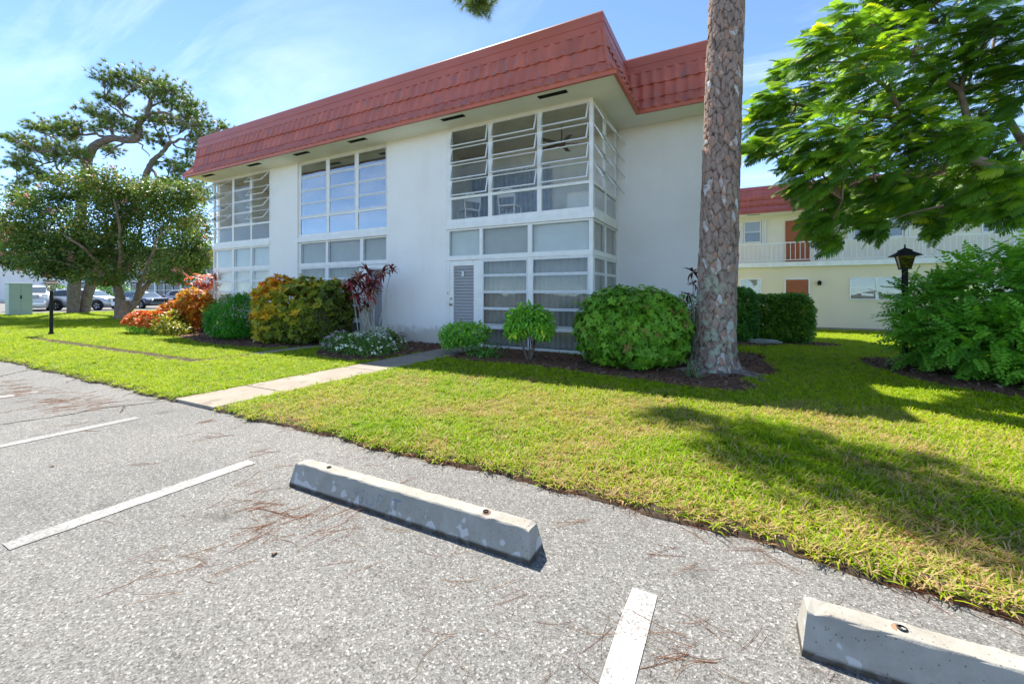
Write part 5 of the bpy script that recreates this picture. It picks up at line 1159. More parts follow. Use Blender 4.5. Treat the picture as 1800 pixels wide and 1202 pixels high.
PINE_A_BRANCHES = [
    ([(-33.27, 12.97, 12.52), (-34.54, 12.87, 12.58), (-35.35, 12.78, 12.96), (-35.90, 12.72, 13.42), (-36.10, 12.61, 13.72), (-36.33, 12.49, 14.21), (-36.93, 12.40, 14.83), (-37.26, 12.23, 15.33)]),
    ([(-34.62, 12.26, 12.99), (-34.23, 11.90, 13.16), (-33.47, 12.19, 13.72), (-33.16, 12.36, 14.25)]),
    ([(-33.05, 13.09, 13.13), (-33.24, 13.56, 13.58), (-32.94, 14.06, 13.75), (-32.68, 14.42, 14.21), (-32.41, 14.79, 14.08)]),
    ([(-33.05, 13.09, 12.74), (-31.51, 13.00, 12.47), (-30.65, 13.23, 12.17), (-29.80, 13.45, 11.81), (-28.96, 13.66, 11.25)]),
    ([(-32.92, 13.16, 13.61), (-33.89, 13.21, 14.42), (-34.59, 13.18, 15.13), (-35.40, 12.98, 15.49)]),
    ([(-32.73, 13.26, 14.00), (-31.71, 13.23, 14.02), (-30.89, 13.33, 13.80), (-30.19, 13.47, 13.36)]),
    ([(-31.83, 13.74, 13.39), (-31.77, 14.33, 13.32), (-31.34, 14.79, 13.03), (-31.12, 15.01, 12.51)]),
    ([(-35.20, 11.96, 11.11), (-36.63, 11.88, 11.58), (-37.86, 11.57, 11.77), (-38.94, 11.34, 11.65), (-39.75, 11.03, 11.77), (-40.73, 10.62, 12.26)]),
    ([(-36.48, 11.28, 9.66), (-36.14, 10.78, 9.65), (-36.21, 10.30, 9.87), (-36.39, 9.97, 10.08), (-36.71, 9.58, 10.01), (-37.18, 9.22, 9.84), (-37.78, 8.79, 10.35), (-38.18, 8.47, 10.49)]),
    ([(-38.08, 10.44, 10.49), (-36.92, 9.92, 10.74), (-37.59, 9.68, 11.09), (-38.04, 9.55, 11.48)]),
    ([(-36.67, 11.18, 8.46), (-38.11, 11.10, 8.91), (-39.19, 10.87, 9.18), (-39.97, 10.69, 10.00), (-41.09, 10.32, 9.79), (-42.08, 9.91, 9.97), (-42.80, 9.64, 9.93)]),
    ([(-37.92, 10.52, 8.93), (-39.99, 10.56, 8.95), (-40.63, 10.34, 8.86)]),
    ([(-34.23, 12.47, 11.03), (-34.23, 11.90, 10.46), (-34.38, 11.60, 9.90), (-34.62, 11.36, 9.58)]),
    ([(-33.75, 12.72, 11.00), (-33.99, 13.16, 10.66), (-33.78, 13.38, 10.17)]),
    ([(-35.04, 12.04, 11.14), (-35.98, 12.23, 12.06), (-36.57, 12.14, 12.63), (-37.20, 11.92, 13.00), (-37.83, 11.70, 13.35)]),
    ([(-33.63, 12.79, 11.72), (-33.47, 12.19, 11.35), (-33.84, 11.77, 11.41), (-34.33, 11.40, 11.44)]),
    ([(-34.33, 12.42, 12.63), (-34.97, 12.30, 13.00), (-35.59, 12.09, 13.41), (-35.98, 11.89, 13.89)]),
]
PINE_B_BRANCHES = [
    ([(-32.87, 13.87, 10.69), (-33.51, 13.98, 11.47), (-33.86, 13.91, 11.77), (-34.06, 13.80, 12.37), (-34.40, 13.63, 12.64)]),
    ([(-32.87, 13.87, 10.69), (-31.79, 13.87, 10.96), (-30.80, 14.05, 11.00), (-29.94, 14.28, 10.92), (-29.09, 14.50, 11.06), (-28.35, 14.78, 11.52)]),
    ([(-32.54, 14.04, 11.14), (-32.79, 14.47, 11.01), (-32.36, 14.93, 10.93), (-31.80, 15.34, 10.74)]),
    ([(-31.72, 14.47, 11.29), (-30.71, 14.33, 11.58), (-30.71, 14.33, 12.08), (-31.51, 13.90, 12.16)]),
    ([(-33.75, 13.40, 9.66), (-33.99, 14.18, 10.16), (-33.60, 14.50, 9.93), (-33.04, 14.91, 9.65), (-32.53, 15.18, 9.88)]),
    ([(-33.75, 13.40, 9.47), (-32.63, 13.31, 8.75), (-31.64, 13.50, 8.38), (-30.98, 13.73, 8.10), (-30.30, 13.98, 7.97), (-29.56, 14.26, 7.59)]),
    ([(-31.06, 14.82, 11.29), (-29.94, 14.51, 11.75), (-30.16, 14.39, 12.36)]),
    ([(-30.41, 15.16, 11.51), (-28.98, 14.68, 10.82), (-28.62, 14.75, 11.14)]),
    ([(-32.54, 14.04, 11.14), (-33.65, 14.36, 11.99), (-33.82, 14.27, 12.57)]),
    ([(-34.05, 13.25, 8.36), (-34.37, 13.86, 8.35), (-34.11, 14.23, 8.59)]),
]
PINE_A_CLUSTERS = [(-34.71, 11.44, 14.57, 0.49, 0.32), (-35.31, 12.03, 14.71, 0.36, 0.29), (-34.44, 11.98, 14.85, 0.54, 0.36), (-34.42, 12.68, 15.23, 0.73, 0.44), (-33.68, 13.13, 14.97, 0.66, 0.51), (-31.11, 12.84, 14.06, 0.52, 0.42), (-30.34, 13.09, 13.58, 0.69, 0.52), (-32.27, 14.50, 14.23, 0.56, 0.52), (-32.03, 12.92, 13.89, 0.78, 0.42), (-29.92, 13.96, 12.97, 0.49, 0.49), (-31.84, 15.19, 13.09, 0.53, 0.61), (-29.98, 14.62, 11.98, 0.43, 0.43), (-34.85, 13.13, 14.68, 0.52, 0.34), (-32.08, 13.54, 13.51, 0.43, 0.29), (-31.77, 14.18, 13.26, 0.44, 0.33), (-29.83, 13.76, 12.18, 0.42, 0.32), (-35.98, 11.94, 13.91, 0.37, 0.26), (-36.28, 12.47, 13.89, 0.38, 0.30), (-34.63, 12.33, 13.42, 0.29, 0.22), (-37.33, 11.55, 13.30, 0.45, 0.30), (-36.53, 11.76, 12.92, 0.59, 0.37), (-33.87, 11.38, 12.01, 0.62, 0.42), (-35.74, 12.43, 12.39, 0.52, 0.45), (-35.99, 11.81, 11.92, 0.44, 0.33), (-33.74, 12.15, 11.63, 0.36, 0.28), (-37.74, 9.24, 11.36, 0.48, 0.28), (-40.25, 10.37, 12.31, 0.60, 0.34), (-38.14, 10.33, 11.80, 0.65, 0.36), (-38.23, 11.00, 12.16, 0.52, 0.33), (-38.31, 11.43, 12.40, 0.53, 0.38), (-38.70, 10.74, 11.57, 0.52, 0.30), (-38.79, 11.30, 11.69, 0.38, 0.26), (-40.23, 8.99, 11.01, 0.47, 0.29), (-41.16, 9.70, 11.39, 0.56, 0.34), (-39.31, 9.63, 10.58, 0.58, 0.32), (-40.68, 10.35, 10.76, 0.60, 0.34), (-39.64, 10.73, 10.97, 0.53, 0.38), (-36.14, 10.28, 10.03, 0.56, 0.35), (-35.66, 10.64, 9.82, 0.49, 0.35), (-37.20, 10.07, 9.78, 0.49, 0.35), (-41.63, 9.93, 10.90, 0.38, 0.27), (-40.08, 9.20, 9.78, 0.65, 0.40), (-41.14, 9.20, 9.50, 0.37, 0.33), (-39.08, 9.33, 9.32, 0.36, 0.28), (-39.07, 9.94, 8.75, 0.65, 0.36), (-39.09, 9.57, 8.85, 0.36, 0.25), (-38.01, 10.04, 8.36, 0.36, 0.21), (-37.91, 10.78, 9.72, 0.51, 0.29), (-36.94, 11.29, 10.27, 0.29, 0.22), (-35.07, 13.22, 11.75, 0.60, 0.34), (-35.65, 12.26, 10.43, 0.30, 0.33), (-36.82, 12.37, 10.94, 0.30, 0.30), (-33.92, 13.68, 12.94, 0.45, 0.30), (-42.40, 9.60, 8.34, 0.53, 0.38), (-40.66, 9.58, 8.43, 0.37, 0.29)]
PINE_B_CLUSTERS = [(-32.46, 13.09, 12.08, 0.50, 0.36), (-33.98, 14.34, 12.93, 0.61, 0.38), (-33.62, 14.84, 12.92, 0.54, 0.39), (-32.76, 15.11, 12.59, 0.46, 0.38), (-31.10, 15.00, 11.57, 0.37, 0.37), (-31.69, 15.12, 11.34, 0.38, 0.30), (-28.94, 15.09, 11.77, 0.36, 0.32), (-31.02, 15.82, 12.02, 0.38, 0.27), (-33.59, 13.70, 11.21, 0.37, 0.30), (-31.88, 13.76, 9.49, 0.51, 0.33), (-30.73, 13.71, 8.96, 0.50, 0.36), (-32.61, 15.04, 9.93, 0.38, 0.34), (-33.01, 15.23, 10.62, 0.31, 0.27), (-30.96, 13.66, 8.26, 0.43, 0.36), (-32.28, 15.06, 8.56, 0.53, 0.38), (-30.80, 14.69, 7.93, 0.44, 0.29), (-29.57, 14.58, 7.59, 0.43, 0.36), (-32.23, 13.60, 8.40, 0.36, 0.29), (-34.03, 14.04, 11.84, 0.34, 0.27), (-32.15, 15.34, 10.91, 0.35, 0.27), (-29.10, 14.51, 10.72, 0.32, 0.25), (-33.39, 13.93, 8.43, 0.37, 0.26), (-29.42, 14.35, 7.10, 0.35, 0.28)]
POINCIANA_CLUSTERS = [(0.39, 9.03, 4.57, 0.25), (0.32, 8.08, 3.73, 0.19), (0.65, 9.56, 4.33, 0.37), (0.91, 9.93, 5.70, 0.31), (0.63, 8.65, 4.73, 0.30), (1.07, 10.06, 4.98, 0.51), (0.84, 8.30, 3.75, 0.39), (1.13, 7.90, 5.05, 0.36), (1.41, 9.29, 5.02, 0.56), (1.19, 7.82, 3.76, 0.51), (1.09, 8.17, 3.26, 0.43), (1.38, 8.82, 2.86, 0.44), (1.28, 9.25, 2.54, 0.26), (1.63, 8.35, 5.41, 0.52), (1.72, 8.13, 4.54, 0.51), (2.19, 10.34, 4.54, 0.65), (1.79, 8.81, 3.33, 0.56), (2.04, 10.48, 2.94, 0.50), (2.59, 10.62, 6.76, 0.66), (2.59, 9.38, 5.27, 0.62), (2.65, 9.61, 4.49, 0.54), (2.61, 9.73, 3.55, 0.55), (2.61, 10.03, 3.01, 0.47), (3.20, 10.23, 6.13, 0.71), (3.70, 10.40, 5.38, 0.60), (3.49, 10.44, 3.41, 0.46), (3.51, 11.21, 3.10, 0.47), (3.60, 10.23, 2.90, 0.36), (3.01, 9.74, 2.53, 0.21), (4.19, 11.04, 3.26, 0.44), (3.69, 9.63, 5.65, 0.68), (4.09, 10.00, 4.81, 0.51), (4.93, 12.04, 3.39, 0.45), (2.21, 9.53, 2.51, 0.24), (1.48, 9.20, 2.27, 0.18), (3.66, 9.08, 2.59, 0.22), (3.47, 9.94, 6.66, 0.67), (2.74, 9.95, 7.02, 0.71), (4.19, 9.38, 5.19, 0.60), (5.02, 11.23, 4.02, 0.61), (2.51, 9.95, 6.90, 0.51), (3.03, 8.86, 3.74, 0.36), (4.04, 10.74, 3.83, 0.43), (3.00, 9.81, 3.91, 0.39), (3.92, 10.80, 4.59, 0.47), (2.23, 9.14, 3.07, 0.38), (2.93, 10.35, 3.25, 0.40), (2.49, 10.19, 4.11, 0.47), (1.41, 7.92, 3.41, 0.38), (3.56, 9.15, 3.09, 0.31), (3.27, 10.45, 5.10, 0.52), (2.44, 10.70, 6.18, 0.56)]
POINCIANA_LIMBS = [[(6.11, 10.91, 2.19), (5.38, 10.64, 2.66), (4.71, 10.40, 3.01), (4.19, 10.24, 3.27), (3.65, 10.07, 3.54), (3.22, 9.95, 3.92), (3.01, 9.84, 4.06), (2.70, 9.79, 4.30), (2.20, 9.64, 4.49), (1.60, 9.44, 4.64), (0.97, 9.10, 4.69)], [(3.39, 9.93, 3.74), (3.53, 10.11, 4.21), (3.44, 10.07, 4.80), (3.58, 10.25, 5.34), (3.45, 10.30, 5.90), (3.09, 10.11, 6.40)], [(4.71, 10.40, 3.01), (4.51, 10.86, 3.99), (4.32, 11.10, 4.83), (4.25, 11.28, 5.78), (4.44, 11.38, 6.53)], [(3.65, 10.07, 3.54), (3.01, 9.39, 3.31), (2.48, 9.00, 3.28), (1.96, 8.61, 3.07), (1.49, 8.36, 2.80), (1.17, 8.19, 2.44)], [(2.70, 9.79, 4.30), (2.31, 9.47, 4.80), (1.85, 9.12, 5.23), (1.34, 8.85, 5.43), (0.91, 8.62, 5.23)], [(3.44, 10.07, 4.80), (2.95, 10.15, 5.45), (2.47, 10.12, 6.08), (2.01, 9.88, 6.40)], [(4.19, 10.24, 3.27), (3.45, 9.51, 3.01), (2.92, 9.12, 2.71)], [(4.51, 10.86, 3.99), (5.03, 11.24, 4.84), (5.21, 11.34, 5.76)]]
MYRTLE_CLUSTERS = [(-29.54, 6.87, 4.65, 0.87, 0.66), (-29.83, 7.68, 5.63, 0.96, 0.74), (-29.39, 8.56, 6.61, 1.05, 0.76), (-26.50, 8.80, 6.59, 1.00, 0.67), (-29.76, 7.29, 3.37, 1.12, 0.67), (-28.25, 7.84, 4.15, 1.22, 0.90), (-27.13, 8.70, 4.73, 1.34, 1.09), (-26.88, 9.90, 5.47, 1.29, 1.03), (-24.13, 9.95, 5.90, 0.93, 0.72), (-23.79, 10.50, 5.01, 1.01, 0.99), (-24.81, 11.84, 4.72, 0.68, 1.12), (-21.62, 9.98, 3.22, 0.83, 0.84), (-25.74, 10.38, 3.74, 1.28, 1.08), (-28.40, 9.76, 3.23, 1.45, 0.98), (-27.52, 8.21, 2.94, 1.22, 0.77), (-28.19, 7.44, 2.64, 0.91, 0.55), (-27.46, 10.59, 2.36, 1.34, 0.71), (-23.11, 10.20, 2.25, 0.87, 0.76), (-25.88, 8.49, 1.98, 0.86, 0.45), (-30.93, 7.01, 4.09, 0.68, 0.53), (-28.20, 9.69, 6.28, 1.20, 0.61), (-21.64, 10.32, 2.87, 0.51, 0.88), (-28.06, 7.98, 2.27, 0.80, 0.41), (-23.10, 10.66, 5.93, 0.53, 0.57), (-33.17, 7.71, 6.26, 0.44, 0.34), (-25.56, 9.85, 6.31, 0.77, 0.47), (-33.58, 7.61, 2.97, 0.69, 0.40)]
MYRTLE_LIMBS = [[(-26.90, 9.55, 0.02), (-26.95, 9.53, 0.62), (-27.05, 9.47, 1.32), (-27.08, 9.46, 2.02), (-27.38, 9.52, 2.89), (-28.15, 9.46, 4.06), (-29.06, 9.32, 5.27)], [(-27.00, 9.50, 1.18), (-26.85, 9.12, 1.87), (-26.61, 8.69, 2.53), (-26.60, 8.13, 3.29), (-26.97, 7.48, 4.03)], [(-26.98, 9.62, 0.19), (-26.70, 9.88, 0.75), (-26.43, 10.14, 1.32), (-26.19, 10.38, 1.89), (-25.85, 10.79, 2.62), (-25.44, 11.23, 3.51)], [(-27.05, 9.47, 1.74), (-27.13, 9.77, 2.38), (-27.08, 10.02, 3.20), (-27.12, 10.34, 4.39), (-27.11, 10.57, 5.60)], [(-26.50, 9.99, 1.04), (-25.85, 9.88, 1.74), (-25.26, 9.85, 2.34), (-24.53, 9.90, 3.35), (-23.93, 9.99, 4.41)], [(-26.19, 10.38, 1.89), (-25.37, 10.59, 2.09), (-24.51, 10.81, 2.36), (-23.66, 11.04, 3.00)], [(-28.15, 9.46, 4.06), (-29.84, 8.91, 4.69), (-31.29, 8.37, 5.31), (-32.35, 7.92, 5.62)], [(-26.85, 9.12, 1.87), (-26.90, 8.42, 2.26), (-27.16, 7.72, 2.63), (-27.65, 7.12, 2.87)], [(-27.08, 9.46, 2.02), (-26.18, 9.25, 3.10), (-25.72, 9.05, 4.41), (-25.69, 8.83, 5.71)]]
def tube_path(pts, r0, r1, sides, parent, mat, name, wig=0.0):
    P = [np.array(p[:3], float) for p in pts]; fine = []
    n = len(P)
    for i in range(n-1):
        p0, p1, p2, p3 = P[max(i-1, 0)], P[i], P[i+1], P[min(i+2, n-1)]
        for k in range(3):
            u = k/3; fine.append(0.5*((2*p1)+(-p0+p2)*u+(2*p0-5*p1+4*p2-p3)*u*u+(-p0+3*p1-3*p2+p3)*u**3))
    fine.append(P[-1]); fine = np.array(fine)
    if wig: fine[1:-1] += rng.normal(0, wig, (len(fine)-2, 3))
    rad = np.linspace(r0, r1, len(fine))*(1+rng.normal(0, 0.04, len(fine)))
    loc = np.array(parent.location); MB().tube([tuple(p-loc) for p in fine], list(rad), sides).build(name, mat, parent)
    return fine, rad
NEEDLE = [rosette(34, 0.26, 0.026, 0.05, 1.45, 0.25, 1, 0, 0.2, s) for s in (61, 62, 63)] if False else None
def needle_tuft(n, L, w, seed, e0=0.1, e1=1.45):
    r = np.random.default_rng(seed); V = []; F = []; T = []
    for i in range(n):
        el = e0+(e1-e0)*r.random(); az = r.random()*2*np.pi; l = L*(0.75+0.4*r.random()); d = np.array([math.cos(el)*math.cos(az), math.cos(el)*math.sin(az), math.sin(el)]); s_ = np.cross(d, [0.3, 0.5, 0.8]); s_ /= np.linalg.norm(s_)
        b = len(V); V += [s_*w/2, -s_*w/2, d*l]; T += [0, 0, 1]; F.append((b, b+1, b+2))
    return np.array(V), np.array(F), np.array(T, float)
NT = [needle_tuft(32, 0.26, 0.024, s) for s in (61, 62, 63, 64)]
def pine_tree(name, label, base, trunk, branches, clusters, r0, r1):
    e = empty(name, base, 0, label, 'tree', 'pines behind the crape myrtle')
    nodes = []
    f, r_ = tube_path(trunk, r0, r1, 12, e, M['bark_grey'], 'trunk', 0.02); nodes += [(p, rr) for p, rr in zip(f, r_) if p[2] > 7]
    for b in branches:
        L = np.linalg.norm(np.array(b[-1])-np.array(b[0])); f, r_ = tube_path(b, min(0.10, 0.04+0.018*L), 0.022, 7, e, M['bark_grey'], 'branch', 0.05); nodes += [(p, rr) for p, rr in zip(f, r_)]
    NP = np.array([n_[0] for n_ in nodes]); PP = []; AX = []; RN = []; mbt = MB(); loc = np.array(e.location)
    for (cx, cy, cz, a, b) in clusters:
        c = np.array([cx, cy, cz]); j = np.argmin(np.linalg.norm(NP-c, axis=1)+np.where(NP[:, 2] > cz+0.3, 0.4, 0)); q = NP[j]
        n = int(24+120*a*b); d = rng.normal(0, 0.62, (n, 3)); ax_ = rng.normal(0, 1, 2); ax_ /= np.linalg.norm(ax_); al = (d[:, 0]*ax_[0]+d[:, 1]*ax_[1])[:, None]*np.array([[*ax_, 0.0]])*0.45; d = d+al; p = c+d*np.array([a, a*0.95, b])
        p[:, 2] = c[2]+(p[:, 2]-c[2])*np.where(p[:, 2] < c[2], 0.6, 1.0)
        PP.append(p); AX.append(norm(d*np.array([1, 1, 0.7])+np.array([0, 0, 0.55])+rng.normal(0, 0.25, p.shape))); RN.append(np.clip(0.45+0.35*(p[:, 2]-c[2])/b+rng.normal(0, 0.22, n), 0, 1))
        mid = (q+c)/2+rng.normal(0, 0.12, 3)+np.array([0, 0, -0.1]); mbt.tube([tuple(x-loc) for x in (q, mid, c)], [0.035, 0.026, 0.014], 5, False)
        for k in range(0, n, 3):
            m2 = (c+p[k])/2+rng.normal(0, 0.05, 3); s0 = c if k % 2 else mid; mbt.tube([tuple(x-loc) for x in (s0, m2, p[k])], [0.018, 0.013, 0.008], 4, False)
    tw = mbt.build('twigs', M['bark_grey'], e); tw['kind'] = 'stuff'
    PP = np.concatenate(PP); AX = np.concatenate(AX); RN = np.concatenate(RN)
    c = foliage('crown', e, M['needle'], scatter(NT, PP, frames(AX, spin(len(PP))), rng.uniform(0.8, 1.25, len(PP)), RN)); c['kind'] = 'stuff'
    return e
pine_tree('pine_tree', 'tall gnarled pine with trunk sweeping right and flat crown', (-37.34, 10.83, 0.03), PINE_A_TRUNK, PINE_A_BRANCHES, PINE_A_CLUSTERS, 0.31, 0.10)
pine_tree('pine_tree', 'second pine leaning right with crown touching the roof corner', (-38.2, 11.6, 0.03), PINE_B_TRUNK, PINE_B_BRANCHES, PINE_B_CLUSTERS, 0.28, 0.10)

# --- crape myrtle
e = empty('crape_myrtle', (-26.93, 9.6, 0.03), 0, 'broad crape myrtle with a few pink blossoms on the left lawn', 'tree')
for i, b in enumerate(MYRTLE_LIMBS): tube_path(b, (0.27, 0.14, 0.19, 0.15, 0.13, 0.10, 0.09, 0.10, 0.11)[i], 0.035, 10, e, M['bark_myrtle'], 'trunk' if i == 0 else 'limb', 0.03)
MB().lathe([(0.42, -0.05), (0.34, 0.10), (0.28, 0.45), (0.25, 0.9)], 14).build('root_flare', M['bark_myrtle'], e)
bl = [(x, y, z, a, a*0.95, b) for x, y, z, a, b in MYRTLE_CLUSTERS]
PP = []; OO = []
for b in bl:                                                 # twig-end sprays: clumps inside each cluster, gaps between
    m = int(50+62*b[3]*b[5]); d = norm(rng.normal(size=(m, 3)))*(0.45+0.6*rng.random((m, 1))); c = np.array(b[:3])+d*np.array(b[3:])
    k = 26; q = np.repeat(c, k, 0)+rng.normal(0, 1, (m*k, 3))*np.array([0.24, 0.24, 0.15]); PP.append(q); OO.append(np.repeat(d, k, 0))
p = np.concatenate(PP); o = norm(np.concatenate(OO)); keep = p[:, 2] > 1.9+0.25*np.sin(p[:, 0]*2.0); p = p[keep]; o = o[keep]
d = norm(o+rng.normal(0, 0.7, p.shape)); nr = norm(np.array([0, 0, 0.7])+o*0.5+rng.normal(0, 0.5, p.shape))
rn = np.clip(0.50+0.30*lump(p, 0.9, 2.0)+rng.normal(0, 0.2, len(p)), 0, 1)
c = foliage('crown', e, M['myrtle'], scatter([blade(0.12, 0.07, 0.4, 2, 0.2), blade(0.10, 0.06, 0.6, 2, 0.2)], p, frames_dir(d, nr), rng.uniform(0.8, 1.35, len(p)), rn)); c['kind'] = 'stuff'
out_ = np.where(o[:, 1]*0.9-o[:, 0]*0.47 < 0.2)[0]; ii = rng.choice(out_, 60, False); q = np.repeat(p[ii]+o[ii]*0.15, 26, 0)+rng.normal(0, 0.07, (60*26, 3))
c = foliage('blossoms', e, M['pink'], scatter([blade(0.06, 0.055, 0.3, 2)], q, frames(norm(rng.normal(size=q.shape)), spin(len(q))), np.full(len(q), 1.0), rng.random(len(q)))); c['kind'] = 'stuff'

# --- big pine in the middle: plated bark as real relief
PB_X, PB_Y = -0.33, 7.75
e = empty('pine_tree', (PB_X, PB_Y, 0.03), 0, 'thick plated pine trunk standing in front of the white wall', 'tree')
def pine_axis(z): return np.array([0.035*z+0.010*np.sin(z*0.9), 0.004*z, z])
def bark_attrs(u, v, seed=5):
    """jittered cell pattern on the unrolled trunk: returns edge distance, cell number in 0..1 and a second random"""
    r_ = np.random.default_rng(seed); nu, nv = 16, 80; cu, cv = 1.0/nu, 0.165
    ju = r_.random((nv, nu))*0.9; jv = r_.random((nv, nu))*0.9; hh = r_.random((nv, nu)); h2 = r_.random((nv, nu))
    iu = np.floor(u/cu).astype(int); iv = np.floor(v/cv).astype(int); f1 = np.full(u.shape, 9.0); f2 = np.full(u.shape, 9.0); id1 = np.zeros(u.shape); id2 = np.zeros(u.shape)
    for a in (-1, 0, 1):
        for b in (-2, -1, 0, 1, 2):
            cu_i = (iu+a) % nu; cv_i = np.clip(iv+b, 0, nv-1); su = (iu+a)+ju[cv_i, cu_i]+0.5*((iv+b) % 2); sv = (iv+b)+jv[cv_i, cu_i]
            dd = np.sqrt(((u/cu-su)*1.15)**2+((v/cv-sv)*0.9)**2); c = dd < f1
            f2 = np.where(c, f1, np.minimum(f2, dd)); id1 = np.where(c, hh[cv_i, cu_i], id1); id2 = np.where(c, h2[cv_i, cu_i], id2); f1 = np.where(c, dd, f1)
    return f2-f1, id1, id2
ns, nr_ = 190, 560; zz = np.linspace(-0.06, 8.4, nr_); th = np.linspace(0, 2*np.pi, ns, endpoint=False)
ZZ, TH = np.meshgrid(zz, th, indexing='ij'); U = TH/(2*np.pi)
def fbm(a, b, f, seed, octs=5):                              # periodic-in-angle wavy noise
    r_ = np.random.default_rng(seed); o_ = 0
    for k in range(octs):
        for _ in range(3):
            m_ = r_.integers(1, 3+int(f*2**k)); o_ = o_+np.sin(a*m_+b*r_.uniform(0.5, 1.6)*f*2**k+r_.uniform(0, 6.28))*0.55**k
    return o_/4
wu = fbm(TH, ZZ, 5, 1); wv = fbm(TH, ZZ, 5, 2)
ed, c1, c2 = bark_attrs((U+0.024*wu+0.006*fbm(TH, ZZ, 22, 6, 3)) % 1.0, ZZ+0.5+0.085*wv+0.02*fbm(TH, ZZ, 22, 7, 3))
ed2, c3, _ = bark_attrs((U*1.0+0.37+0.02*fbm(TH, ZZ, 9, 3)) % 1.0, (ZZ+0.8)*1.9+0.06*wu, 9)
flake = fbm(TH, ZZ, 16, 4, 4)
ed = np.clip(ed+0.07*flake, 0, 1)
rad = 0.302-0.006*ZZ+0.11*np.exp(-np.maximum(ZZ, 0)/0.25)*(1+0.35*np.sin(TH*4+1)); ridge = sstep(ed/0.16)
rad = rad+0.018*ridge*(0.35+0.8*c1)+0.006*sstep(ed2/0.12)*(0.3+c3)+0.004*flake*ridge-0.014+rng.normal(0, 0.0014, rad.shape)
c1 = np.clip(0.18+0.38*c1+0.30*(c3-0.5)+0.28*flake+np.where(c2 > 0.90, 0.30, 0.0)+np.where(c2 < 0.10, 0.42, 0.0), 0, 1)
ed = np.minimum(ed, 0.07+ed2*1.5)
ax = np.stack([0.035*ZZ+0.010*np.sin(ZZ*0.9), 0.004*ZZ, ZZ], -1); V = ax+np.stack([rad*np.cos(TH), rad*np.sin(TH), 0*rad], -1)
idx = np.arange(ns*nr_).reshape(nr_, ns); a = idx[:-1, :]; b = np.roll(idx, -1, 1)[:-1, :]; c = np.roll(idx, -1, 1)[1:, :]; d = idx[1:, :]
F = np.concatenate([np.stack([a, b, c], -1).reshape(-1, 3), np.stack([a, c, d], -1).reshape(-1, 3)])
def pine_bark_mat():
    m, t, out = new_mat('plated_pine_bark'); b = N(t, 'ShaderNodeBsdfPrincipled'); b.inputs['Roughness'].default_value = 0.9; b.inputs['Specular IOR Level'].default_value = 0.15
    a1 = N(t, 'ShaderNodeAttribute', attribute_name='rnd'); a2 = N(t, 'ShaderNodeAttribute', attribute_name='edge'); a3 = N(t, 'ShaderNodeAttribute', attribute_name='tip')
    r = ramp(t, [(0.0, (0.20, 0.14, 0.112)), (0.3, (0.28, 0.195, 0.15)), (0.5, (0.34, 0.255, 0.21)), (0.66, (0.36, 0.20, 0.135)), (0.76, (0.42, 0.235, 0.15)), (0.84, (0.42, 0.385, 0.36)), (1.0, (0.56, 0.53, 0.50))])
    g = N(t, 'ShaderNodeNewGeometry'); n = N(t, 'ShaderNodeTexNoise'); n.inputs['Scale'].default_value = 28; n.inputs['Detail'].default_value = 8; n.inputs['Roughness'].default_value = 0.75; t.links.new(g.outputs['Position'], n.inputs['Vector'])
    ad = N(t, 'ShaderNodeMath', operation='MULTIPLY_ADD'); t.links.new(n.outputs['Fac'], ad.inputs[0]); ad.inputs[1].default_value = 0.5; sb = N(t, 'ShaderNodeMath', operation='SUBTRACT'); t.links.new(a1.outputs['Fac'], sb.inputs[0]); sb.inputs[1].default_value = 0.25; t.links.new(sb.outputs[0], ad.inputs[2]); t.links.new(ad.outputs[0], r.inputs[0])
    re = ramp(t, [(0.0, (0.26, 0.22, 0.20)), (0.09, (0.72, 0.70, 0.68)), (0.2, (1, 1, 1))]); t.links.new(a2.outputs['Fac'], re.inputs[0])
    mx = N(t, 'ShaderNodeMix', data_type='RGBA', blend_type='MULTIPLY'); mx.inputs['Factor'].default_value = 1; t.links.new(r.outputs[0], mx.inputs[6]); t.links.new(re.outputs[0], mx.inputs[7])
    # lichen low on the camera side
    n2 = N(t, 'ShaderNodeTexNoise'); n2.inputs['Scale'].default_value = 6.5; n2.inputs['Detail'].default_value = 9; n2.inputs['Roughness'].default_value = 0.7; t.links.new(g.outputs['Position'], n2.inputs['Vector'])
    ml = N(t, 'ShaderNodeMath', operation='MULTIPLY'); rl_ = ramp(t, [(0.50, (0, 0, 0)), (0.60, (1, 1, 1))]); t.links.new(n2.outputs['Fac'], rl_.inputs[0]); t.links.new(rl_.outputs[0], ml.inputs[0]); t.links.new(a3.outputs['Fac'], ml.inputs[1])
    m2 = N(t, 'ShaderNodeMix', data_type='RGBA'); t.links.new(ml.outputs[0], m2.inputs['Factor']); t.links.new(mx.outputs[2], m2.inputs[6]); m2.inputs[7].default_value = (0.36, 0.42, 0.30, 1)
    t.links.new(m2.outputs[2], b.inputs['Base Color'])
    bp = N(t, 'ShaderNodeBump'); bp.inputs['Strength'].default_value = 0.6; bp.inputs['Distance'].default_value = 0.012; t.links.new(n.outputs['Fac'], bp.inputs['Height']); t.links.new(bp.outputs[0], b.inputs['Normal'])
    t.links.new(b.outputs[0], out.inputs[0]); return m
lich = np.clip(sstep((2.3-ZZ)/1.6)*(0.5+0.5*np.cos(TH-4.2))*1.2, 0, 0.85)
me = tri_mesh('trunk', V.reshape(-1, 3), F, pine_bark_mat(), c1.ravel(), lich.ravel(), True)
me.attributes.new('edge', 'FLOAT', 'POINT').data.foreach_set('value', ed.astype(np.float32).ravel())
link('trunk', me, e)
tube_path([np.array((PB_X, PB_Y, 0.03))+pine_axis(z) for z in (8.3, 9.5, 10.8, 12.2, 13.6)], 0.27, 0.12, 14, e, M['bark_grey'], 'upper_trunk', 0.01)
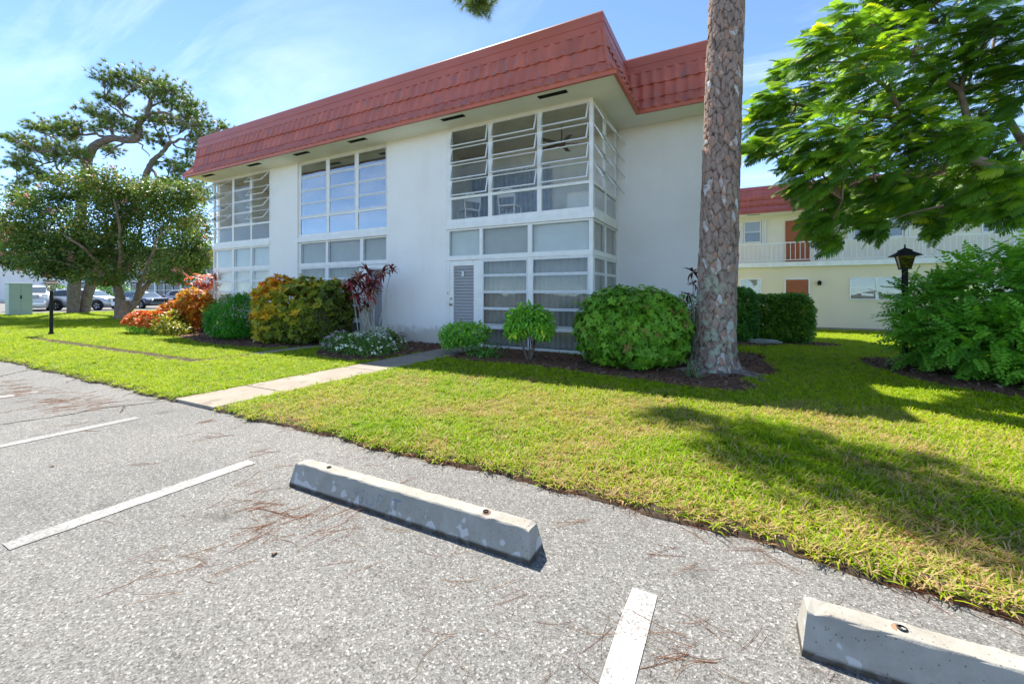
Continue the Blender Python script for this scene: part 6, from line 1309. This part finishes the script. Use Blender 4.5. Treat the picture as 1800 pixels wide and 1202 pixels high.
loc0 = np.array((PB_X, PB_Y, 0.03)); limbs = [[pine_axis(10.3)+loc0, (-1.6, 7.85, 10.5), (-2.9, 7.6, 10.0), (-3.7, 7.45, 9.3), (-4.25, 7.45, 8.4), (-4.7, 7.55, 7.5)], [pine_axis(11.6)+loc0, (1.8, 8.6, 12.2), (3.0, 9.0, 12.4)], [pine_axis(12.4)+loc0, (-0.5, 9.6, 13.4), (-0.9, 11.0, 13.9)], [pine_axis(13.4)+loc0, (0.6, 7.0, 14.6), (0.9, 6.6, 15.2)], [pine_axis(12.9)+loc0, (-1.2, 7.3, 13.9), (-2.0, 7.0, 14.4)]]
for l in limbs: tube_path(l, 0.10, 0.02, 8, e, M['bark_grey'], 'limb', 0.03)
cl = [(-4.7, 7.6, 7.38, 0.36), (-4.95, 7.55, 7.55, 0.34), (-4.45, 7.5, 7.75, 0.4), (-4.6, 7.2, 8.1, 0.4), (-4.2, 7.6, 8.3, 0.42), (-4.2, 7.2, 8.6, 0.42), (-3.9, 7.6, 8.9, 0.42), (-3.9, 7.1, 9.2, 0.42), (-3.6, 7.3, 9.5, 0.45), (-4.0, 6.9, 9.0, 0.4), (-3.4, 7.6, 9.8, 0.45), (-4.5, 6.9, 8.0, 0.4), (-4.3, 6.7, 8.4, 0.42), (-4.0, 6.6, 8.9, 0.42), (-3.7, 6.8, 9.3, 0.42), (-3.6, 6.5, 9.6, 0.42), (-3.3, 7.0, 9.9, 0.45), (-3.4, 6.6, 10.0, 0.45), (-4.15, 7.0, 8.8, 0.4)]
for i in range(46):
    bse = np.array(limbs[1+i % 4][-1])+rng.normal(0, 1, 3)*np.array([1.1, 1.1, 0.6]); cl.append((*bse, 0.55))
PP = []; AX = []
for (x, y, z, r_) in cl:
    n = 30; d = norm(rng.normal(size=(n, 3)))*rng.random((n, 1))**0.5; PP.append(np.array([x, y, z])+d*np.array([r_, r_, r_*0.6])); AX.append(norm(d+np.array([0, 0, 0.1])))
PP = np.concatenate(PP); AX = np.concatenate(AX); NT2 = [needle_tuft(60, 0.24, 0.007, s, -0.5, 1.4) for s in (71, 72)]
c = foliage('crown', e, M['needle'], scatter(NT2, PP, frames(AX, spin(len(PP))), rng.uniform(0.8, 1.2, len(PP)), np.clip(rng.normal(0.55, 0.25, len(PP)), 0, 1))); c['kind'] = 'stuff'
for i in range(9):                                          # surface roots
    a = -2.6+i*0.62+rng.normal(0, 0.1); L = rng.uniform(0.5, 1.1); pts = [(0.30*math.cos(a), 0.30*math.sin(a), 0.05)]
    for k in range(1, 6): a += rng.normal(0, 0.18); q = pts[-1]; pts.append((q[0]+L/5*math.cos(a), q[1]+L/5*math.sin(a), 0.045-0.012*k))
    MB().tube(pts, list(np.linspace(0.06, 0.012, 6)), 7).build('root', M['bark_grey'], e)

# --- royal poinciana hanging in from the right
e = empty('poinciana_tree', (6.6, 9.4, 0.0), 0, 'feathery-leaved tree reaching in from the upper right corner', 'tree')
for i, b in enumerate(POINCIANA_LIMBS):
    if i not in (3, 6): tube_path(b, (0.15, 0.065, 0.075, 0.028, 0.04, 0.038, 0.026, 0.05)[i], (0.022 if i == 0 else 0.014), 9, e, M['bark_myrtle'], 'limb', 0.012)
st = np.array(POINCIANA_LIMBS[0][0]); tube_path([(6.9, 9.5, -0.2), (6.7, 9.4, 0.8), (6.3, 9.1, 1.5), tuple(st)], 0.26, 0.15, 12, e, M['bark_myrtle'], 'trunk', 0.02)
def frond(n, L, pl, pw, bend, seed):
    r_ = np.random.default_rng(seed); parts = []
    for i in range(n):
        u = 0.16+0.84*i/(n-1); a = bend*u; x = L*u*math.cos(a*0.5); z = -L*u*math.sin(a*0.5); l = pl*(0.55+0.6*math.sin(math.pi*(0.12+0.80*u)))
        for sg in (-1, 1):
            v, f, t = blade(l, pw, 0.45, 2, 0.15, [0.8, 1.0, 0.25]); v = rotv(v, 'X', sg*0.12); v = rotv(v, 'Z', sg*(1.22-0.35*u+r_.normal(0, 0.05))); v = v+np.array([x, 0, z+r_.normal(0, 0.002)]); parts.append((v, f, t))
    v, f, t = blade(L*1.02, 0.007, bend, 4, 0, [1, 1, 1, 1, 0.5]); parts.append((v, f, t)); return join(parts)
FR = [frond(13, 0.33, 0.10, 0.021, 0.5, s) for s in (81, 82, 83)]
limbpts = np.concatenate([np.array(b) for b in POINCIANA_LIMBS])
PP = []; DD = []; NN = []; CR_ = []; mbt = MB(); loc = np.array(e.location); cen = np.array([5.2, 9.6, 4.2])
for (x, y, z, r_) in POINCIANA_CLUSTERS:
    c = np.array([x, y, z]); j = np.argmin(np.linalg.norm(limbpts-c, axis=1)); q = limbpts[j]; mid = (q+c)/2+rng.normal(0, 0.06, 3)+np.array([0, 0, 0.06])
    mbt.tube([tuple(k-loc) for k in (q, mid, c)], [0.02, 0.014, 0.008], 5, False)
    n = int(30+240*r_*r_); ph = norm(rng.normal(size=(n, 3)))*rng.random((n, 1))**0.45*np.array([r_, r_*1.1, r_])*1.0
    for k in range(0, n, 5): mbt.tube([tuple(w-loc) for w in (c, c+ph[k])], [0.007, 0.004], 4, False)
    dirn = norm(np.array([-0.885, -0.466, -0.12])*0.85+norm(c-cen)*0.35+norm(ph)*0.45+rng.normal(0, 0.32, (n, 3)))
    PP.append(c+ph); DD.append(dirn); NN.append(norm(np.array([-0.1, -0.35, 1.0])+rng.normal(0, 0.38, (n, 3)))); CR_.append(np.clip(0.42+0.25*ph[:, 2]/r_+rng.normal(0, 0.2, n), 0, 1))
mbt.build('twigs', M['bark_myrtle'], e)['kind'] = 'stuff'
PP = np.concatenate(PP); DD = np.concatenate(DD); NN = np.concatenate(NN); CR_ = np.concatenate(CR_)
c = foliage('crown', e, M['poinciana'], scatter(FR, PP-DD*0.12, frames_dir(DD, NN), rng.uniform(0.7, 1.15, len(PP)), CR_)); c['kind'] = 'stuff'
print('fronds', len(PP))
# --- background trees far left
def far_tree(x, y, h, r_, label, mat):
    e = empty('broadleaf_tree', (x, y, 0), 0, label, 'tree', 'trees behind the far left building')
    MB().tube([(0, 0, 0), (0.1, 0, h*0.3), (0, 0.1, h*0.7)], [0.35, 0.28, 0.1], 8).build('trunk', M['bark'], e)
    bl = [(x+rng.normal(0, r_*0.5), y+rng.normal(0, r_*0.5), h*0.70+rng.normal(0, h*0.10), r_*0.55, r_*0.55, h*0.16) for _ in range(9)]
    leafy(e, bl, 5200, M[mat], [blade(0.42, 0.26, 0.4, 2, 0.2)], 0.6, 0.2, 0.5, 1.0, sc=(0.8, 1.5), name='crown')['kind'] = 'stuff'
far_tree(-100, 22, 12.5, 5.5, 'yellow-green tree above the far left roof', 'hedge')
far_tree(-88, 36, 10.5, 5.0, 'dark green tree rising behind the far building', 'shrub_dark')
far_tree(-72, 48, 10.0, 5.0, 'pale green tree behind the crape myrtle crown', 'hedge')
e = shrub('shrub', 'sunlit yellow-green bush behind the utility cabinet', 'shrub', (-53.5, 14.5, 0.03))
leafy(e, [(-53.5, 14.5, 1.0, 1.3, 1.2, 1.0)], 1500, M['hedge'], [blade(0.2, 0.12, 0.4, 2, 0.2)], 0.5, 0.15, 1, 0.05)
e = shrub('shrub', 'dark clipped hedge right of the parked cars', 'hedge', (-44, 28.5, 0.03))
leafy(e, [(-44, 28.5, 0.7, 1.8, 0.8, 0.8)], 1500, M['shrub_dark'], [blade(0.2, 0.12, 0.4, 2, 0.2)], 0.4, 0.1, 1, 0.05)
e = shrub('shrub', 'dark green bush beside the silver crossover tail', 'shrub', (-51.0, 17.5, 0.03))
leafy(e, [(-51.0, 17.5, 1.3, 1.3, 1.2, 1.3)], 1500, M['shrub_dark'], [blade(0.2, 0.12, 0.4, 2, 0.2)], 0.5, 0.15, 1, 0.05)
print('tris', TRI[0])
# ================================================================== GRASS AND LITTER
def grass_mat():
    m, t, out = new_mat('st_augustine_grass')
    a = N(t, 'ShaderNodeAttribute', attribute_name='dry', attribute_type='INSTANCER'); a2 = N(t, 'ShaderNodeAttribute', attribute_name='hue', attribute_type='INSTANCER'); tp = N(t, 'ShaderNodeAttribute', attribute_name='tip'); bl_ = N(t, 'ShaderNodeAttribute', attribute_name='rnd')
    r = ramp(t, [(0, (0.17, 0.30, 0.008)), (0.5, (0.30, 0.42, 0.008)), (1, (0.43, 0.51, 0.010))]); t.links.new(a2.outputs['Fac'], r.inputs[0])
    rd = ramp(t, [(0.0, (0.40, 0.28, 0.11)), (1.0, (0.50, 0.36, 0.18))]); t.links.new(bl_.outputs['Fac'], rd.inputs[0])
    sm = N(t, 'ShaderNodeMath', operation='ADD'); t.links.new(a.outputs['Fac'], sm.inputs[0]); t.links.new(bl_.outputs['Fac'], sm.inputs[1])
    rs = ramp(t, [(0.92, (0, 0, 0)), (1.0, (1, 1, 1))]); half = N(t, 'ShaderNodeMath', operation='MULTIPLY'); half.inputs[1].default_value = 0.95; t.links.new(sm.outputs[0], half.inputs[0]); t.links.new(half.outputs[0], rs.inputs[0])
    mx = N(t, 'ShaderNodeMix', data_type='RGBA'); t.links.new(rs.outputs[0], mx.inputs['Factor']); t.links.new(r.outputs[0], mx.inputs[6]); t.links.new(rd.outputs[0], mx.inputs[7])
    b = N(t, 'ShaderNodeBsdfPrincipled'); b.inputs['Roughness'].default_value = 0.6; b.inputs['Specular IOR Level'].default_value = 0.12; t.links.new(mx.outputs[2], b.inputs['Base Color'])
    tr = N(t, 'ShaderNodeBsdfTranslucent'); hs = N(t, 'ShaderNodeMix', data_type='RGBA', blend_type='MULTIPLY'); hs.inputs['Factor'].default_value = 1; t.links.new(mx.outputs[2], hs.inputs[6]); hs.inputs[7].default_value = (1.4, 1.35, 0.6, 1); t.links.new(hs.outputs[2], tr.inputs[0])
    ms = N(t, 'ShaderNodeMixShader'); ms.inputs[0].default_value = 0.38; t.links.new(b.outputs[0], ms.inputs[1]); t.links.new(tr.outputs[0], ms.inputs[2]); t.links.new(ms.outputs[0], out.inputs[0]); return m
M['grass'] = grass_mat()
def tuft_mesh(k, n, L, w, R_):
    r_ = np.random.default_rng(k); parts = []; rn = []
    for i in range(n):
        v, f, t = blade(L*(0.55+0.7*r_.random()), w*(0.7+0.6*r_.random()), 0.4+1.2*r_.random(), 3, 0.25, [0.7, 1.0, 0.8, 0.0])
        v = rotv(v, 'Y', -(0.5+0.95*r_.random())); v = rotv(v, 'Z', r_.random()*6.283); v = v+np.array([*(r_.normal(0, R_, 2)), 0]); parts.append((v, f, t)); rn.append(np.full(len(v), r_.random()))
    V, F, T = join(parts); return tri_mesh('grass_tuft', V, F, M['grass'], np.concatenate(rn), T)
tufts = [bpy.data.objects.new('grass_tuft', tuft_mesh(100+k, 13, 0.085, 0.0075, 0.028)) for k in range(5)]
def in_poly(x, y, P):
    c = np.zeros(x.shape, bool); n = len(P)
    for i in range(n):
        x0, y0 = P[i]; x1, y1 = P[(i+1) % n]; k = ((y0 > y) != (y1 > y)) & (x < (x1-x0)*(y-y0)/(y1-y0+1e-12)+x0); c ^= k
    return c
CF = np.array([-0.4664, 0.8846]); CR2 = np.array([0.8846, 0.4664])
def lawn_ok(x, y):
    n1 = 0.03*np.sin(y*9)+0.03*np.sin(y*23+2); n2 = 0.025*np.sin(x*8+1)+0.02*np.sin(x*21)
    ok = y > edge_y(x)+0.045*(np.sin(x*13)+np.sin(x*29+1))*0.5
    ok &= ~((x > -6.05+n1) & (x < -5.17+n1*0.7) & (y < 8.6)); ok &= ~((x > -6.5) & (x < -4.9) & (y > 7.95))
    ok &= ~((x > -9.22+n1*0.6) & (x < -8.82+n1*0.6) & (y > 5.4+n2) & (y < 8.6)); ok &= ~((x > -9.10+n1*0.6) & (x < -8.90+n1*0.6) & (y > 4.15+n2) & (y < 5.5)); ok &= ~((x < -8.9) & (x > -17.8) & (y > 4.17+n2) & (y < 4.42+n2*0.7))
    ok &= ~((x > XL-0.1) & (x < XW+0.05) & (y > 8.5) & (y < 20)) | ((x > XR) & (x < XW+0.3) & (y < 10.5) & (y > 8.5))
    for P in BEDS: ok &= ~in_poly(x+n1*0.7, y+n2*0.7, P)
    ok &= ~((x < -36.5) & (x < -40.5+(y-3.1)*0.2-0.1)); ok &= y < 25.7
    return ok
pts = []; 
for (x0, x1, y0, y1) in ((-12, 11, 2.3, 8), (-12, 17, 8, 26), (-45, -12, 2.4, 26)):
    m = int((x1-x0)*(y1-y0)*900); x = rng.uniform(x0, x1, m); y = rng.uniform(y0, y1, m); d = np.maximum(x*CF[0]+y*CF[1], 0.75*np.hypot(x, y)); l = x*CR2[0]+y*CR2[1]
    dens = np.clip(900*(3.6/np.maximum(d, 0.5))**1.5, 26, 900)/900; k = (rng.random(m) < dens) & (np.abs(l) < d*1.3+6.0); x, y, d = x[k], y[k], d[k]
    k = lawn_ok(x, y); pts.append(np.stack([x[k], y[k], d[k]], 1))
pts = np.concatenate(pts); x, y, d = pts.T; n = len(pts); print('grass tufts', n)
co = np.stack([x, y, ground_z(x, y)-0.004], 1)
big = (np.sin(x*1.7+y*0.9)+np.sin(x*0.8-y*2.3+1)+np.sin(x*3.9+y*3.1+2)*0.7+np.sin(x*6.3-y*4.7)*0.6+np.sin(x*11+y*9+1)*0.4)/3.7
front = sstep((x+5.6)/1.5)*sstep((6.3-y)/1.5)                 # the sunny front lawn is the worn one
dry = np.clip(0.04+front*(0.17+0.42*big)+0.22*np.exp(-np.maximum(y-edge_y(x), 0)/0.25)*front+rng.normal(0, 0.05, n), 0, 0.95)
for _ in range(70):                                            # worn spots
    sx_, sy_, sr = rng.uniform(-4.8, 1.6), rng.uniform(2.7, 6.0), rng.uniform(0.06, 0.26); dry = dry+0.5*np.exp(-((x-sx_)**2+(y-sy_)**2)/(sr*sr))*rng.uniform(0.4, 1)
dry = np.clip(dry, 0, 0.95)
hue = np.clip(0.5+0.2*big+rng.normal(0, 0.22, n)-0.15*front, 0, 1)
scl = rng.uniform(0.7, 1.15, n)*(1-0.35*np.clip(dry-0.2, 0, 1))*np.clip((d/9)**0.35, 0.95, 1.5)
sparse = rng.random(n) < np.clip((dry-0.45)*1.2, 0, 0.55); scl = np.where(sparse, scl*0.45, scl)
gm = bpy.data.meshes.new('grass'); gm.vertices.add(n); gm.vertices.foreach_set('co', co.astype(np.float32).ravel())
for nm, arr in (('dry', dry), ('hue', hue), ('scl', scl), ('yaw', rng.random(n)*6.283)): gm.attributes.new(nm, 'FLOAT', 'POINT').data.foreach_set('value', arr.astype(np.float32))
gm.attributes.new('pick', 'INT', 'POINT').data.foreach_set('value', rng.integers(0, 5, n).astype(np.int32))
def scatter_nodes(name, objs):
    ng = bpy.data.node_groups.new(name, 'GeometryNodeTree'); ng.interface.new_socket('Geometry', in_out='INPUT', socket_type='NodeSocketGeometry'); ng.interface.new_socket('Geometry', in_out='OUTPUT', socket_type='NodeSocketGeometry')
    gi = ng.nodes.new('NodeGroupInput'); go = ng.nodes.new('NodeGroupOutput'); iop = ng.nodes.new('GeometryNodeInstanceOnPoints'); jn = ng.nodes.new('GeometryNodeJoinGeometry')
    for o in reversed(objs):
        oi = ng.nodes.new('GeometryNodeObjectInfo'); oi.inputs['Object'].default_value = o; oi.inputs['As Instance'].default_value = True; ng.links.new(oi.outputs['Geometry'], jn.inputs[0])
    def attr(nm, ty='FLOAT'):
        a = ng.nodes.new('GeometryNodeInputNamedAttribute'); a.data_type = ty; a.inputs['Name'].default_value = nm; return a.outputs['Attribute']
    cb = ng.nodes.new('ShaderNodeCombineXYZ'); ng.links.new(attr('yaw'), cb.inputs[2]); e2r = ng.nodes.new('FunctionNodeEulerToRotation'); ng.links.new(cb.outputs[0], e2r.inputs[0])
    iop.inputs['Pick Instance'].default_value = True
    ng.links.new(gi.outputs[0], iop.inputs['Points']); ng.links.new(jn.outputs[0], iop.inputs['Instance']); ng.links.new(attr('pick', 'INT'), iop.inputs['Instance Index']); ng.links.new(e2r.outputs[0], iop.inputs['Rotation']); ng.links.new(attr('scl'), iop.inputs['Scale']); ng.links.new(iop.outputs[0], go.inputs[0])
    return ng
go_ = link('grass', gm); tag(go_, 'yellow-green lawn grass with dry tan patches near the asphalt', 'grass', kind='stuff')
md = go_.modifiers.new('tufts', 'NODES'); md.node_group = scatter_nodes('grass_scatter', tufts)

# pine needle litter: thin curved brown needles, in drifts on asphalt, beds and lawn
M['litter'] = leaf_mat('dead_pine_needle', [(0, (0.28, 0.085, 0.035)), (0.6, (0.44, 0.16, 0.07)), (1, (0.52, 0.29, 0.15))], 0.1)
ND = [blade(0.22, 0.0028, b, 5, 0.0, [1, 1, 1, 1, 1, 0.3]) for b in (0.25, -0.5, 0.9, -1.2, 0.1)]
def needles(name, label, P, Lx, yaw=None, flat=0.006):
    n = len(P); P = P.copy(); yaw = spin(n) if yaw is None else yaw; d = np.stack([np.cos(yaw), np.sin(yaw), rng.normal(0, flat, n)], 1); nr = np.stack([-np.sin(yaw), np.cos(yaw), rng.normal(0, 0.05, n)], 1)
    o = foliage(name, None, M['litter'], scatter(ND, P, frames_dir(d, nr), Lx, rng.random(n))); tag(o, label, 'pine needles', kind='stuff')
drift = [(-2.46, 1.55, 0.13, 90), (-2.2, 1.65, 0.16, 40), (-1.9, 1.57, 0.15, 30), (-2.42, 1.09, 0.10, 26), (-8.36, 1.94, 0.18, 60), (-7.6, 2.05, 0.22, 70), (-7.0, 2.0, 0.25, 80), (-6.7, 2.2, 0.2, 50), (-9.2, 2.0, 0.25, 60), (-1.0, 1.6, 0.3, 30), (-0.4, 1.5, 0.18, 32), (-0.1, 1.65, 0.2, 30), (0.1, 1.75, 0.18, 26), (-0.3, 2.4, 0.25, 36), (0.1, 2.35, 0.2, 24), (-1.5, 1.72, 0.25, 30), (-3.0, 1.7, 0.3, 22), (-0.5, 1.35, 0.2, 22), (-4.3, 2.3, 0.4, 26), (-2.8, 2.3, 0.4, 20)]
P = np.concatenate([np.stack([rng.normal(x, s*1.3, k), rng.normal(y, s*0.6, k), rng.uniform(0.002, 0.007, k)], 1) for x, y, s, k in drift]+[np.stack([rng.uniform(-9, 1.8, 120), rng.uniform(-0.3, 2.55, 120), np.full(120, 0.003)], 1)])
P = P[P[:, 1] < edge_y(P[:, 0])]
P = P[~((np.abs(P[:, 1]-1.937) < 0.09) & (((P[:, 0] > -2.75) & (P[:, 0] < -0.85)) | (P[:, 0] > 0.15)))]
P = P[rng.random(len(P)) < 0.36]; P = np.repeat(P, 2, 0); yw = np.repeat(spin(len(P)//2), 2)+rng.normal(0, 0.16, len(P)); P[:, :2] += rng.normal(0, 0.012, (len(P), 2))
needles('needle_litter', 'reddish brown pine needles drifted over the asphalt', P, rng.uniform(0.5, 1.15, len(P)), yw)
xs = rng.uniform(-4, 1.6, 420); P = np.stack([xs, edge_y(xs)-0.03+rng.normal(0, 0.035, 420), rng.uniform(0.006, 0.03, 420)], 1)
needles('needle_litter', 'pine needles caught along the ragged edge of the front lawn', P, rng.uniform(0.5, 1.0, 420), rng.normal(0, 0.5, 420))
k = 2600; x = rng.uniform(-5, 0.6, k); y = rng.uniform(5.9, 9.5, k); s = in_poly(x, y, BEDS[0]); x, y = x[s], y[s]
needles('needle_litter', 'pine needles covering the mulch around the pine trunk', np.stack([x, y, 0.05+rng.uniform(0, 0.02, len(x))], 1), rng.uniform(0.5, 1.0, len(x)))
k = 260; x = rng.uniform(-2.5, 1.8, k); y = edge_y(x)+rng.exponential(1.0, k); needles('needle_litter', 'scattered tan pine needles lying in the front lawn grass', np.stack([x, y, 0.05+rng.uniform(0, 0.02, k)], 1), rng.uniform(0.6, 1.1, k))
# bark chips in the beds
CH = [blade(0.05, 0.022, 0.3, 2, 0.3, [0.7, 1.0, 0.4])]
M['chip'] = leaf_mat('bark_chip', [(0, (0.06, 0.032, 0.022)), (0.6, (0.14, 0.075, 0.05)), (1, (0.28, 0.20, 0.15))], 0.0, 0.9, 0.1)
PPc = []
for i, (x0, x1, y0, y1, k) in enumerate(((-5.2, 0.6, 5.9, 10.5, 5200), (-8.6, -6.1, 5.7, 8.5, 1800), (-17, -9.3, 5.9, 8.5, 2600), (2.1, 6.4, 7, 11, 3600), (-0.4, 2.5, 12, 15.2, 1500))):
    x = rng.uniform(x0, x1, k); y = rng.uniform(y0, y1, k); s = in_poly(x, y, BEDS[i]); PPc.append(np.stack([x[s], y[s], ground_z(x[s], y[s])+0.025+rng.uniform(0, 0.02, s.sum())], 1))
PPc = np.concatenate(PPc); o = foliage('bark_chips', None, M['chip'], scatter(CH, PPc, frames(norm(np.array([0, 0, 1.0])+rng.normal(0, 0.5, PPc.shape)), spin(len(PPc))), rng.uniform(0.6, 1.5, len(PPc)), rng.random(len(PPc)))); tag(o, 'loose bark chips scattered over the planting beds', 'bark chips', kind='stuff')
# a few fallen leaves and twigs on the asphalt
for x, y, lb_ in ((-2.05, 1.32, 'brown curled leaf on the asphalt below the stencilled wheel stop'), (-4.6, 1.2, 'brown leaf on the asphalt between the left parking lines'), (-1.1, 0.9, 'brown leaf near the bright parking line in the foreground')):
    v, f, t = blade(0.06, 0.028, 0.8, 3, 0.4); v = rotv(v, 'Z', rng.random()*6.28)+np.array([x, y, 0.008])
    o = link('fallen_leaf', tri_mesh('fallen_leaf', v, f, M['chip'], np.full(len(v), rng.random()), t)); tag(o, lb_, 'leaf', 'fallen leaves on the asphalt')
print('total tris', TRI[0])
